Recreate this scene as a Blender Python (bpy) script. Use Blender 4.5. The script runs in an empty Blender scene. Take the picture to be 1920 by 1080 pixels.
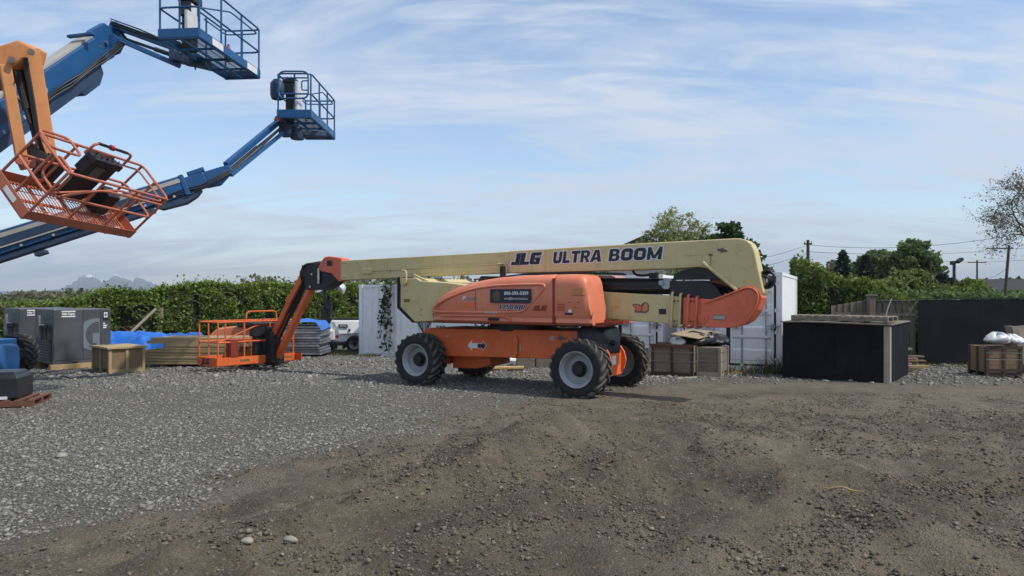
import bpy, math, random
import numpy as np
from mathutils import Vector, Matrix, Euler

random.seed(7)
RNG = np.random.default_rng(11)
SC = bpy.context.scene
COL = SC.collection
R = math.radians

# ------------------------------------------------------------------ camera
F = 1340.0            # focal length in pixels of the 1920 wide photograph
EYE = 1.95            # camera height
HORIZON = 550.0       # horizon row
HAZE = 0.00017
cam_data = bpy.data.cameras.new('camera')
cam_data.sensor_width = 36.0
cam_data.lens = 36.0 * F / 1920.0
cam_data.shift_y = (HORIZON - 540.0) / 1920.0
cam_data.clip_start = 0.1
cam_data.clip_end = 30000.0
cam = bpy.data.objects.new('camera', cam_data)
COL.objects.link(cam)
cam.location = (0, 0, EYE)
cam.rotation_euler = (R(90), 0, 0)
SC.camera = cam

# ------------------------------------------------------------------ sun, sky, exposure
SUN_DIR = Vector((0.92, -0.39, 0.0)).normalized()
SUN_EL = R(53)
sun_vec = Vector((SUN_DIR.x * math.cos(SUN_EL), SUN_DIR.y * math.cos(SUN_EL), math.sin(SUN_EL)))
sun_data = bpy.data.lights.new('sun', 'SUN')
sun_data.energy = 2.75
sun_data.angle = R(1.2)
sun_data.color = (1.0, 0.94, 0.85)
sun = bpy.data.objects.new('sun', sun_data)
COL.objects.link(sun)
sun.rotation_euler = (-sun_vec).to_track_quat('-Z', 'Y').to_euler()
sun.location = (30, -10, 60)

world = bpy.data.worlds.new('World')
SC.world = world
world.use_nodes = True
wn, wl = world.node_tree.nodes, world.node_tree.links
wn.clear()


def nd(nodes, typ, **kw):
    n = nodes.new(typ)
    for k, v in kw.items():
        setattr(n, k, v)
    return n


def wmath(op, a, b=None):
    n = nd(wn, 'ShaderNodeMath', operation=op)
    for i, s in enumerate((a, b)):
        if s is None:
            continue
        if isinstance(s, (int, float)):
            n.inputs[i].default_value = s
        else:
            wl.new(s, n.inputs[i])
    return n.outputs[0]


sky = nd(wn, 'ShaderNodeTexSky', sky_type='NISHITA')
sky.sun_disc = False
sky.sun_elevation = SUN_EL
sky.sun_rotation = math.atan2(SUN_DIR.x, SUN_DIR.y)
sky.air_density = 1.0
sky.dust_density = 0.35
sky.ozone_density = 1.6
tc = nd(wn, 'ShaderNodeTexCoord')
sep = nd(wn, 'ShaderNodeSeparateXYZ')
wl.new(tc.outputs['Generated'], sep.inputs[0])
zz = wmath('ADD', wmath('MAXIMUM', sep.outputs[2], 0.0), 0.24)
u = wmath('DIVIDE', sep.outputs[0], zz)
v = wmath('DIVIDE', sep.outputs[1], zz)
comb = nd(wn, 'ShaderNodeCombineXYZ')
wl.new(u, comb.inputs[0])
wl.new(v, comb.inputs[1])


def cirrus(rot, sx, sy, scale, detail, lo, hi, dist, seed):
    mp = nd(wn, 'ShaderNodeMapping')
    mp.inputs['Rotation'].default_value = (0, 0, R(rot))
    mp.inputs['Scale'].default_value = (sx, sy, 1)
    mp.inputs['Location'].default_value = (seed, seed * 1.7, 0)
    wl.new(comb.outputs[0], mp.inputs[0])
    n = nd(wn, 'ShaderNodeTexNoise')
    n.inputs['Scale'].default_value = scale
    n.inputs['Detail'].default_value = detail
    n.inputs['Roughness'].default_value = 0.6
    n.inputs['Distortion'].default_value = dist
    wl.new(mp.outputs[0], n.inputs['Vector'])
    mr = nd(wn, 'ShaderNodeMapRange', interpolation_type='SMOOTHSTEP')
    mr.inputs['From Min'].default_value = lo
    mr.inputs['From Max'].default_value = hi
    wl.new(n.outputs['Fac'], mr.inputs['Value'])
    return mr.outputs[0]


c1 = cirrus(24, 0.55, 1.25, 1.0, 9, 0.40, 0.62, 1.1, 3.1)     # wide veils
c2 = cirrus(33, 0.7, 2.6, 2.2, 12, 0.42, 0.70, 1.6, 8.3)     # streaks
c3 = cirrus(-10, 1.0, 1.6, 3.4, 8, 0.40, 0.80, 0.3, 1.4)     # mottling
veil = wmath('MULTIPLY', c1, 0.60)
streak = wmath('MULTIPLY', c2, 0.58)
mott = wmath('MULTIPLY', wmath('MULTIPLY', c3, c1), 0.28)
cl = wmath('MINIMUM', wmath('ADD', wmath('ADD', veil, streak), wmath('ADD', mott, 0.06)), 0.95)
cmix = nd(wn, 'ShaderNodeMix', data_type='RGBA')
wl.new(cl, cmix.inputs['Factor'])
wl.new(sky.outputs[0], cmix.inputs['A'])
cmix.inputs['B'].default_value = (3.75, 4.2, 4.9, 1)
bg = nd(wn, 'ShaderNodeBackground')
bg.inputs['Strength'].default_value = 0.134
wl.new(cmix.outputs['Result'], bg.inputs['Color'])
wo = nd(wn, 'ShaderNodeOutputWorld')
wl.new(bg.outputs[0], wo.inputs['Surface'])

SC.view_settings.view_transform = 'Standard'
SC.view_settings.look = 'None'
SC.view_settings.exposure = 0.48
SC.view_settings.gamma = 1.0
SC.view_settings.use_curve_mapping = False
SC.cycles.use_denoising = True
SC.cycles.max_bounces = 6
SC.cycles.diffuse_bounces = 3
SC.cycles.glossy_bounces = 3
SC.cycles.transmission_bounces = 3
SC.cycles.transparent_max_bounces = 8
SC.cycles.volume_bounces = 0
SC.cycles.caustics_reflective = False
SC.cycles.caustics_refractive = False


# ------------------------------------------------------------------ geometry helpers
def at(px, py, Y):
    """the point at depth Y that the photograph shows at pixel (px, py)"""
    return Vector(((px - 960.0) / F * Y, Y, EYE - (py - HORIZON) / F * Y))


def V(*a):
    return Vector(a)


class MB:
    """collects shapes, then links them as one mesh object"""

    def __init__(self):
        self.v, self.f, self.m = [], [], []

    def add(self, vs, fs, mat=0):
        o = len(self.v)
        self.v += [tuple(p) for p in vs]
        self.f += [tuple(i + o for i in f) for f in fs]
        self.m += [mat] * len(fs)
        return self

    def box(self, c, s, rot=None, mat=0):
        c = Vector(c)
        h = Vector(s) * 0.5
        M = rot if isinstance(rot, Matrix) else (Euler(rot).to_matrix() if rot else Matrix.Identity(3))
        vs = [c + M @ Vector((sx * h.x, sy * h.y, sz * h.z)) for sx in (-1, 1) for sy in (-1, 1) for sz in (-1, 1)]
        return self.add(vs, [(0, 1, 3, 2), (4, 6, 7, 5), (0, 4, 5, 1), (2, 3, 7, 6), (0, 2, 6, 4), (1, 5, 7, 3)], mat)

    def bb(self, a, b, mat=0):
        a, b = Vector(a), Vector(b)
        return self.box((a + b) / 2, (b - a), None, mat)

    def beam(self, p0, p1, w, h, up=(0, 0, 1), mat=0, w1=None, h1=None):
        p0, p1 = Vector(p0), Vector(p1)
        d = (p1 - p0).normalized()
        s = d.cross(Vector(up))
        if s.length < 1e-4:
            s = d.cross(Vector((0, 1, 0)))
        s.normalize()
        t = s.cross(d)
        w1 = w if w1 is None else w1
        h1 = h if h1 is None else h1
        vs = []
        for p, a, b in ((p0, w, h), (p1, w1, h1)):
            vs += [p + s * (i * a / 2) + t * (j * b / 2) for i, j in ((-1, -1), (1, -1), (1, 1), (-1, 1))]
        return self.add(vs, [(3, 2, 1, 0), (4, 5, 6, 7), (0, 1, 5, 4), (1, 2, 6, 5), (2, 3, 7, 6), (3, 0, 4, 7)], mat)

    def cyl(self, p0, p1, r0, r1=None, n=14, mat=0):
        r1 = r0 if r1 is None else r1
        p0, p1 = Vector(p0), Vector(p1)
        d = (p1 - p0).normalized()
        s = d.orthogonal().normalized()
        t = d.cross(s)
        vs = []
        for p, r in ((p0, r0), (p1, r1)):
            vs += [p + (s * math.cos(2 * math.pi * k / n) + t * math.sin(2 * math.pi * k / n)) * r for k in range(n)]
        fs = [(k, (k + 1) % n, n + (k + 1) % n, n + k) for k in range(n)]
        fs += [tuple(range(n - 1, -1, -1)), tuple(range(n, 2 * n))]
        return self.add(vs, fs, mat)

    def tube(self, pts, r, n=6, closed=False, mat=0, taper=None):
        pts = [Vector(p) for p in pts]
        N = len(pts)
        vs, fs = [], []
        s = None
        for i, p in enumerate(pts):
            if closed:
                d = (pts[(i + 1) % N] - pts[i - 1]).normalized()
            else:
                d = (pts[min(i + 1, N - 1)] - pts[max(i - 1, 0)]).normalized()
            if s is None:
                s = d.orthogonal().normalized()
            else:
                s = (s - d * s.dot(d))
                s = s.normalized() if s.length > 1e-6 else d.orthogonal().normalized()
            t = d.cross(s)
            rr = r if taper is None else taper[i]
            vs += [p + (s * math.cos(2 * math.pi * k / n) + t * math.sin(2 * math.pi * k / n)) * rr for k in range(n)]
        for i in range(N if closed else N - 1):
            j = (i + 1) % N
            fs += [(i * n + k, i * n + (k + 1) % n, j * n + (k + 1) % n, j * n + k) for k in range(n)]
        if not closed:
            fs += [tuple(range(n - 1, -1, -1)), tuple(range((N - 1) * n, N * n))]
        return self.add(vs, fs, mat)

    def prism(self, poly, off, mat=0):
        """closed polygon of 3-D points pushed along off"""
        poly = [Vector(p) for p in poly]
        off = Vector(off)
        n = len(poly)
        nrm = Vector((0, 0, 0))
        for i in range(n):
            nrm += poly[i].cross(poly[(i + 1) % n])
        if nrm.dot(off) > 0:
            poly = poly[::-1]
        vs = poly + [p + off for p in poly]
        fs = [tuple(range(n)), tuple(range(2 * n - 1, n - 1, -1))]
        fs += [((k + 1) % n, k, n + k, n + (k + 1) % n) for k in range(n)]
        return self.add(vs, fs, mat)

    def xz(self, poly, y0, y1, mat=0):
        return self.prism([(x, y0, z) for x, z in poly], (0, y1 - y0, 0), mat)

    def lathe(self, prof, c, axis='Y', n=32, mat=0):
        c = Vector(c)
        vs, fs = [], []
        for k in range(n):
            a = 2 * math.pi * k / n
            for r, h in prof:
                if axis == 'Y':
                    vs.append(c + Vector((r * math.cos(a), h, r * math.sin(a))))
                else:
                    vs.append(c + Vector((r * math.cos(a), r * math.sin(a), h)))
        m = len(prof)
        for k in range(n):
            j = (k + 1) % n
            for i in range(m - 1):
                q = (k * m + i, k * m + i + 1, j * m + i + 1, j * m + i)
                fs.append(q if axis == 'Y' else q[::-1])
        return self.add(vs, fs, mat)

    def loft(self, rings, mat=0, caps=True):
        n = len(rings[0])
        vs, fs = [], []
        for r in rings:
            vs += [Vector(p) for p in r]
        for i in range(len(rings) - 1):
            fs += [(i * n + k, i * n + (k + 1) % n, (i + 1) * n + (k + 1) % n, (i + 1) * n + k) for k in range(n)]
        if caps:
            fs += [tuple(range(n - 1, -1, -1)), tuple(range((len(rings) - 1) * n, len(rings) * n))]
        return self.add(vs, fs, mat)

    def sheet(self, fn, nu, nv, mat=0):
        vs = [fn(i / nu, j / nv) for j in range(nv + 1) for i in range(nu + 1)]
        fs = [(j * (nu + 1) + i, j * (nu + 1) + i + 1, (j + 1) * (nu + 1) + i + 1, (j + 1) * (nu + 1) + i)
              for j in range(nv) for i in range(nu)]
        return self.add(vs, fs, mat)

    def mesh(self, name, smooth=None):
        me = bpy.data.meshes.new(name)
        me.from_pydata(self.v, [], self.f)
        if any(self.m):
            me.polygons.foreach_set('material_index', self.m)
        if smooth is not None:
            me.polygons.foreach_set('use_smooth', [True] * len(me.polygons))
            me.set_sharp_from_angle(angle=R(smooth))
        me.update()
        return me

    def build(self, name, mats, parent=None, smooth=None, bevel=0.0, seg=2, fix=False, loc=None, rot=None):
        me = self.mesh(name, smooth)
        return link_mesh(name, me, mats, parent, bevel, seg, loc, rot)


def link_mesh(name, me, mats, parent=None, bevel=0.0, seg=2, loc=None, rot=None):
    if not isinstance(mats, (list, tuple)):
        mats = [mats]
    if not me.materials:
        for m in mats:
            me.materials.append(m)
    o = bpy.data.objects.new(name, me)
    COL.objects.link(o)
    if parent is not None:
        o.parent = parent
    if loc is not None:
        o.location = loc
    if rot is not None:
        o.rotation_euler = rot
    if bevel:
        b = o.modifiers.new('bevel', 'BEVEL')
        b.width = bevel
        b.segments = seg
        b.limit_method = 'ANGLE'
        b.angle_limit = R(30)
        b.harden_normals = False
    return o


def big_mesh(name, verts, faces, mats, parent=None, smooth=False):
    """numpy verts (n,3) and quads or triangles (m,k)"""
    me = bpy.data.meshes.new(name)
    n, (m, k) = len(verts), faces.shape
    me.vertices.add(n)
    me.vertices.foreach_set('co', np.ascontiguousarray(verts, dtype=np.float32).ravel())
    me.loops.add(m * k)
    me.loops.foreach_set('vertex_index', np.ascontiguousarray(faces, dtype=np.int32).ravel())
    me.polygons.add(m)
    me.polygons.foreach_set('loop_start', np.arange(0, m * k, k, dtype=np.int32))
    me.polygons.foreach_set('loop_total', np.full(m, k, dtype=np.int32))
    if smooth:
        me.polygons.foreach_set('use_smooth', np.ones(m, dtype=bool))
    me.update(calc_edges=True)
    return link_mesh(name, me, mats, parent)


def empty(name, loc=(0, 0, 0), rot=(0, 0, 0), parent=None):
    e = bpy.data.objects.new(name, None)
    COL.objects.link(e)
    e.empty_display_size = 0.2
    e.location = loc
    e.rotation_euler = rot
    if parent is not None:
        e.parent = parent
    return e


def tag(o, label, cat, group=None):
    o['label'] = label
    o['category'] = cat
    if group:
        o['group'] = group
    return o


def kind(o, k, label=None):
    o['kind'] = k
    if label:
        o['label'] = label
    return o


def fillet(pts, r, n=4, closed=False):
    pts = [Vector(p) for p in pts]
    N = len(pts)
    out = []
    for i, p in enumerate(pts):
        if not closed and i in (0, N - 1):
            out.append(p)
            continue
        a, b = pts[i - 1], pts[(i + 1) % N]
        da, db = (a - p), (b - p)
        ra = min(r, da.length * 0.49)
        rb = min(r, db.length * 0.49)
        p0, p1 = p + da.normalized() * ra, p + db.normalized() * rb
        for k in range(n + 1):
            t = k / n
            out.append(p0 * (1 - t) ** 2 + p * 2 * t * (1 - t) + p1 * t * t)
    return out


def letters(text, size, loc, xdir, up, mat, parent, shear=0.0, bold=0.0, name='lettering', width=None, proud=0.004, center=False, spacing=1.0, strikes=None):
    cu = bpy.data.curves.new(name, 'FONT')
    cu.body = text
    cu.size = size
    cu.shear = shear
    cu.offset = bold
    cu.extrude = 0.0015
    cu.space_character = spacing
    cu.resolution_u = 3
    if center:
        cu.align_x = 'CENTER'
    tmp = bpy.data.objects.new('tmp', cu)
    COL.objects.link(tmp)
    dg = bpy.context.evaluated_depsgraph_get()
    me = bpy.data.meshes.new_from_object(tmp.evaluated_get(dg))
    bpy.data.objects.remove(tmp)
    bpy.data.curves.remove(cu)
    me.name = name
    xdir, up = Vector(xdir).normalized(), Vector(up).normalized()
    nrm = xdir.cross(up)
    sx = 1.0
    if width and len(me.vertices):
        xs = [q.co.x for q in me.vertices]
        sx = width / (max(xs) - min(xs))
    if strikes:
        vs = [tuple(q.co) for q in me.vertices]
        fs = [tuple(p.vertices) for p in me.polygons]
        st = MB()
        for k, (dx, dz) in enumerate(strikes):
            st.add([(x + dx / sx, y + dz, z + .0002 * k) for x, y, z in vs], fs)
        me = st.mesh(name)
    M = Matrix((xdir * sx, up, nrm)).transposed().to_4x4()
    M.translation = Vector(loc) + nrm * proud
    me.transform(M)
    me.materials.clear()
    return link_mesh(name, me, mat, parent)


# ------------------------------------------------------------------ materials
def srgb(r, g, b):
    def c(x):
        x /= 255.0
        return x / 12.92 if x <= 0.04045 else ((x + 0.055) / 1.055) ** 2.4
    return (c(r), c(g), c(b))


def new_mat(name):
    m = bpy.data.materials.new(name)
    m.use_nodes = True
    nt = m.node_tree
    nt.nodes.clear()
    out = nt.nodes.new('ShaderNodeOutputMaterial')
    bs = nt.nodes.new('ShaderNodeBsdfPrincipled')
    nt.links.new(bs.outputs[0], out.inputs['Surface'])
    return m, nt, bs, out


def noise(nt, scale, detail=4, rough=0.55, vec=None, dist=0.0):
    n = nt.nodes.new('ShaderNodeTexNoise')
    n.inputs['Scale'].default_value = scale
    n.inputs['Detail'].default_value = detail
    n.inputs['Roughness'].default_value = rough
    n.inputs['Distortion'].default_value = dist
    if vec is not None:
        nt.links.new(vec, n.inputs['Vector'])
    return n.outputs['Fac']


def ramp(nt, fac, stops, interp='LINEAR'):
    r = nt.nodes.new('ShaderNodeValToRGB')
    r.color_ramp.interpolation = interp
    el = r.color_ramp.elements
    while len(el) > 1:
        el.remove(el[-1])
    el[0].position = stops[0][0]
    el[0].color = (*stops[0][1], 1)
    for p, c in stops[1:]:
        e = el.new(p)
        e.color = (*c, 1)
    nt.links.new(fac, r.inputs[0])
    return r.outputs[0]


def mapr(nt, val, a, b, c=0.0, d=1.0):
    n = nt.nodes.new('ShaderNodeMapRange')
    for k, x in zip(('From Min', 'From Max', 'To Min', 'To Max'), (a, b, c, d)):
        n.inputs[k].default_value = x
    nt.links.new(val, n.inputs['Value'])
    return n.outputs[0]


def mixc(nt, fac, a, b):
    n = nt.nodes.new('ShaderNodeMix')
    n.data_type = 'RGBA'
    for s, x in (('Factor', fac), ('A', a), ('B', b)):
        if isinstance(x, (int, float)):
            n.inputs[s].default_value = x
        elif isinstance(x, tuple):
            n.inputs[s].default_value = (*x, 1)
        else:
            nt.links.new(x, n.inputs[s])
    return n.outputs['Result']


def mth(nt, op, a, b=None):
    n = nt.nodes.new('ShaderNodeMath')
    n.operation = op
    for i, s in enumerate((a, b)):
        if s is None:
            continue
        if isinstance(s, (int, float)):
            n.inputs[i].default_value = s
        else:
            nt.links.new(s, n.inputs[i])
    return n.outputs[0]


def bump(nt, bs, h, strength=0.3, dist=0.01):
    b = nt.nodes.new('ShaderNodeBump')
    b.inputs['Strength'].default_value = strength
    b.inputs['Distance'].default_value = dist
    nt.links.new(h, b.inputs['Height'])
    nt.links.new(b.outputs[0], bs.inputs['Normal'])


def objvec(nt, scale=None):
    t = nt.nodes.new('ShaderNodeTexCoord')
    if scale is None:
        return t.outputs['Object']
    mp = nt.nodes.new('ShaderNodeMapping')
    mp.inputs['Scale'].default_value = scale
    nt.links.new(t.outputs['Object'], mp.inputs[0])
    return mp.outputs[0]


def paint(name, col, rough=0.42, dirt=0.35, dirtcol=(0.09, 0.075, 0.055), metal=0.0, fade=None, streak=True, spec=0.5):
    """weathered paint: fading, dust, scuffs and run-off streaks"""
    m, nt, bs, out = new_mat(name)
    ov = objvec(nt)
    fade = fade or tuple(min(1, c * 1.25 + 0.02) for c in col)
    c = mixc(nt, mapr(nt, noise(nt, 1.1, 4, 0.6, ov), 0.35, 0.7), col, fade)
    if streak:
        sv = objvec(nt, (9, 9, 0.7))
        s = mapr(nt, noise(nt, 1.0, 5, 0.65, sv), 0.56, 0.78, 0, dirt * 0.8)
        c = mixc(nt, s, c, dirtcol)
    d = mapr(nt, noise(nt, 6.0, 8, 0.7, ov), 0.52, 0.78, 0, dirt)
    c = mixc(nt, d, c, dirtcol)
    scr = mapr(nt, noise(nt, 1.0, 6, 0.7, objvec(nt, (1.5, 30, 34)), 0.5), 0.66, 0.72, 0, dirt * 0.6)
    c = mixc(nt, scr, c, tuple(min(1, x * .55 + .2) for x in col))
    chips = mapr(nt, noise(nt, 42.0, 3, 0.6, ov), 0.71, 0.74, 0, dirt * 1.2)
    c = mixc(nt, chips, c, (0.05, 0.035, 0.028))
    nt.links.new(c, bs.inputs['Base Color'])
    nt.links.new(mapr(nt, noise(nt, 5.0, 4, 0.6, ov), 0.3, 0.7, rough - 0.08, rough + 0.2), bs.inputs['Roughness'])
    bs.inputs['Metallic'].default_value = metal
    bs.inputs['Specular IOR Level'].default_value = spec
    bump(nt, bs, noise(nt, 14.0, 5, 0.6, ov), 0.10, 0.02)
    return m


def plain(name, col, rough=0.6, metal=0.0, var=0.25, scale=8.0, bmp=0.1, spec=0.4):
    m, nt, bs, out = new_mat(name)
    ov = objvec(nt)
    lo = tuple(c * (1 - var) for c in col)
    hi = tuple(min(1, c * (1 + var)) for c in col)
    nt.links.new(mixc(nt, mapr(nt, noise(nt, scale, 6, 0.65, ov), 0.3, 0.7), lo, hi), bs.inputs['Base Color'])
    bs.inputs['Roughness'].default_value = rough
    bs.inputs['Metallic'].default_value = metal
    bs.inputs['Specular IOR Level'].default_value = spec
    if bmp:
        bump(nt, bs, noise(nt, scale * 5, 4, 0.6, ov), bmp, 0.01)
    return m


def wood(name, a, b, dark=(0.035, 0.028, 0.02), along=(1.2, 14, 14), stain=0.5):
    m, nt, bs, out = new_mat(name)
    gv = objvec(nt, along)
    oi = nt.nodes.new('ShaderNodeObjectInfo')
    c = mixc(nt, mapr(nt, noise(nt, 2.2, 6, 0.65, gv, 0.6), 0.3, 0.7), a, b)
    c = mixc(nt, mapr(nt, noise(nt, 3.0, 6, 0.7, objvec(nt)), 0.5, 0.8, 0, stain), c, dark)
    tint = mixc(nt, mth(nt, 'MULTIPLY', oi.outputs['Random'], 0.45), c, tuple(x * 0.45 for x in b))
    nt.links.new(tint, bs.inputs['Base Color'])
    bs.inputs['Roughness'].default_value = 0.85
    bs.inputs['Specular IOR Level'].default_value = 0.2
    bump(nt, bs, noise(nt, 6.0, 5, 0.6, gv), 0.35, 0.008)
    return m


def leafy(name, stops, trans=0.35, rough=0.55):
    """leaf colour differs from leaf to leaf"""
    m, nt, bs, out = new_mat(name)
    g = nt.nodes.new('ShaderNodeNewGeometry')
    c = ramp(nt, g.outputs['Random Per Island'], stops)
    big = noise(nt, 0.55, 3, 0.6, objvec(nt))
    c2 = mixc(nt, mapr(nt, big, 0.38, 0.66, 0, 0.6), c, stops[-1][1])
    c2 = mixc(nt, mapr(nt, noise(nt, 1.7, 4, 0.65, objvec(nt)), 0.52, 0.72, 0, 0.55), c2, stops[0][1])
    nt.links.new(c2, bs.inputs['Base Color'])
    bs.inputs['Roughness'].default_value = rough
    bs.inputs['Specular IOR Level'].default_value = 0.25
    tr = nt.nodes.new('ShaderNodeBsdfTranslucent')
    nt.links.new(c2, tr.inputs[0])
    mx = nt.nodes.new('ShaderNodeMixShader')
    mx.inputs[0].default_value = trans
    nt.links.new(bs.outputs[0], mx.inputs[1])
    nt.links.new(tr.outputs[0], mx.inputs[2])
    nt.links.new(mx.outputs[0], out.inputs['Surface'])
    return m


M = {}
M['orange'] = paint('orange_paint', (0.62, 0.115, 0.022), 0.42, 0.42)
M['hood'] = paint('faded_orange_plastic', (0.66, 0.19, 0.10), 0.36, 0.24, fade=(0.72, 0.26, 0.155), streak=False)
M['knuckle'] = paint('red_orange_paint', (0.60, 0.125, 0.06), 0.42, 0.22)
M['cream'] = paint('cream_paint', (0.55, 0.455, 0.215), 0.45, 0.36, fade=(0.62, 0.53, 0.29))
M['tan_orange'] = paint('weathered_orange_paint', (0.56, 0.215, 0.065), 0.48, 0.4, fade=(0.60, 0.28, 0.11))
M['basket_orange'] = paint('dull_orange_paint', (0.42, 0.105, 0.05), 0.5, 0.3, fade=(0.50, 0.17, 0.10))
M['blue'] = paint('blue_paint', (0.003, 0.068, 0.205), 0.40, 0.30, fade=(0.006, 0.09, 0.245))
M['blue_dark'] = paint('dark_blue_paint', (0.010, 0.035, 0.085), 0.5, 0.35)
M['stripe'] = paint('pale_grey_stripe', (0.33, 0.32, 0.29), 0.5, 0.3)
M['black'] = plain('black_metal', (0.014, 0.015, 0.018), 0.5, 0.0, 0.4, 6.0, 0.1)
M['blackplastic'] = plain('black_plastic', (0.016, 0.017, 0.02), 0.42, 0.0, 0.3, 4.0, 0.06)
M['rubber'] = plain('rubber', (0.017, 0.017, 0.018), 0.75, 0.0, 0.5, 5.0, 0.25)
M['treaddust'] = plain('dusty_rubber', (0.085, 0.076, 0.064), 0.85, 0.0, 0.6, 7.0, 0.3)
M['rim'] = paint('grey_wheel_paint', (0.31, 0.32, 0.34), 0.42, 0.5)
M['steel'] = plain('bare_steel', (0.45, 0.45, 0.46), 0.3, 0.9, 0.3, 9.0, 0.08)
M['galv'] = plain('galvanised_steel', (0.30, 0.32, 0.35), 0.45, 0.6, 0.5, 3.0, 0.1)
M['cont'] = paint('white_container_paint', (0.80, 0.81, 0.82), 0.5, 0.3, (0.22, 0.15, 0.10), fade=(0.85, 0.85, 0.85))
M['gasket'] = plain('door_gasket', (0.012, 0.012, 0.013), 0.6)
M['white'] = paint('white_paint', (0.72, 0.72, 0.70), 0.45, 0.2)
M['comp'] = paint('charcoal_paint', (0.050, 0.057, 0.066), 0.45, 0.12, (0.12, 0.11, 0.09), streak=False)
M['comp2'] = plain('mid_grey_panel', (0.16, 0.19, 0.23), 0.5, 0, 0.06, 3, 0)
M['ink'] = plain('navy_decal', (0.020, 0.022, 0.045), 0.4, 0, 0.1, 3, 0)
M['decalwhite'] = plain('white_decal', (0.70, 0.70, 0.70), 0.45, 0, 0.08, 6, 0)
M['decalgrey'] = plain('grey_decal', (0.10, 0.10, 0.10), 0.5, 0, 0.1, 6, 0)
M['decalred'] = plain('dark_red_decal', (0.22, 0.035, 0.018), 0.45, 0, 0.1, 6, 0)
M['decalyellow'] = plain('yellow_decal', (0.55, 0.42, 0.06), 0.5, 0, 0.2, 6, 0)
M['gold'] = plain('dull_gold_decal', (0.16, 0.13, 0.05), 0.5, 0, 0.2, 9, 0)
M['red'] = plain('red_paint', (0.42, 0.03, 0.03), 0.5)
M['crate'] = wood('crate_plywood', (0.20, 0.13, 0.075), (0.27, 0.18, 0.105), along=(3, 3, 10), stain=0.35)
M['lumber'] = wood('lumber', (0.32, 0.24, 0.13), (0.48, 0.37, 0.20), stain=0.5)
M['oldwood'] = wood('weathered_grey_wood', (0.18, 0.15, 0.12), (0.28, 0.24, 0.195), stain=0.5)
M['darkwood'] = wood('dark_wood', (0.055, 0.042, 0.034), (0.10, 0.08, 0.065), stain=0.6)
M['redwood'] = wood('red_brown_wood', (0.14, 0.06, 0.04), (0.20, 0.10, 0.07))
M['fence'] = wood('old_fence_wood', (0.12, 0.10, 0.085), (0.20, 0.17, 0.145), along=(10, 10, 0.9), stain=0.5)
M['paleboard'] = wood('pale_timber', (0.36, 0.32, 0.25), (0.46, 0.42, 0.34), along=(10, 10, 1), stain=0.3)
M['yellowwood'] = wood('new_timber', (0.40, 0.27, 0.12), (0.50, 0.36, 0.18), stain=0.25)
M['blackply'], nt, bs, out = new_mat('black_formply')
ov = objvec(nt)
c = mixc(nt, mapr(nt, noise(nt, 1.4, 6, 0.65, ov), 0.35, 0.7), (0.007, 0.008, 0.011), (0.016, 0.017, 0.021))
c = mixc(nt, mapr(nt, noise(nt, 5.0, 12, 0.8, objvec(nt, (1, 1, 2.2)), 1.2), 0.60, 0.68, 0, 0.55), c, (0.075, 0.072, 0.068))
c = mixc(nt, mapr(nt, noise(nt, 1.0, 8, 0.7, objvec(nt, (14, 14, 0.8))), 0.58, 0.76, 0, 0.4), c, (0.05, 0.046, 0.04))
nt.links.new(c, bs.inputs['Base Color'])
nt.links.new(mapr(nt, noise(nt, 3.0, 6, 0.7, ov), 0.3, 0.7, 0.5, 0.85), bs.inputs['Roughness'])
bs.inputs['Specular IOR Level'].default_value = 0.12
bump(nt, bs, noise(nt, 2.0, 4, 0.5, ov), 0.25, 0.03)
M['card'] = plain('cardboard', (0.29, 0.215, 0.13), 0.85, 0, 0.2, 4)
M['bag'] = plain('black_bag_plastic', (0.012, 0.013, 0.016), 0.42, 0, 0.3, 4, 0.3)
M['whitebag'] = plain('white_sack_plastic', (0.62, 0.63, 0.64), 0.4, 0, 0.15, 5, 0.3)
M['tarp'] = plain('blue_tarpaulin', (0.012, 0.13, 0.50), 0.4, 0, 0.25, 3, 0.4)
M['bark'] = plain('bark', (0.085, 0.066, 0.05), 0.9, 0, 0.4, 8, 0.4)
M['canes'] = plain('bramble_canes', (0.17, 0.125, 0.085), 0.9, 0, 0.4, 8)
M['pole'] = plain('utility_pole_wood', (0.075, 0.06, 0.05), 0.9, 0, 0.3, 6, 0.2)
M['wire'] = plain('wire_black', (0.03, 0.03, 0.035), 0.6)
M['roof'] = plain('dark_shingles', (0.035, 0.036, 0.04), 0.9, 0, 0.3, 9)
M['siding'] = plain('house_siding', (0.22, 0.22, 0.22), 0.8)
M['glass'] = plain('dark_glass', (0.02, 0.025, 0.03), 0.1, 0, 0.1, 4, 0)
M['hosegrey'] = plain('hose_rubber', (0.02, 0.02, 0.022), 0.5)
M['lamp'] = plain('lamp_reflector', (0.75, 0.75, 0.74), 0.25, 0.4, 0.1, 4, 0)
M['stone'] = None
M['grass'] = leafy('dry_grass', [(0, (0.05, 0.06, 0.02)), (0.5, (0.12, 0.12, 0.045)), (1, (0.20, 0.17, 0.085))], 0.3)
M['straw'] = leafy('straw_grass', [(0, (0.16, 0.11, 0.05)), (1, (0.30, 0.22, 0.11))], 0.3)
M['leaf_hedge'] = leafy('bramble_leaves', [(0, (0.050, 0.095, 0.018)), (0.5, (0.125, 0.205, 0.034)), (0.85, (0.205, 0.285, 0.052)), (1, (0.27, 0.34, 0.085))])
M['leaf_bright'] = leafy('bright_leaves', [(0, (0.075, 0.125, 0.022)), (0.6, (0.145, 0.215, 0.040)), (1, (0.22, 0.27, 0.075))])
M['leaf_dark'] = leafy('dark_leaves', [(0, (0.022, 0.045, 0.014)), (0.6, (0.042, 0.080, 0.022)), (1, (0.07, 0.115, 0.034))])
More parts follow.
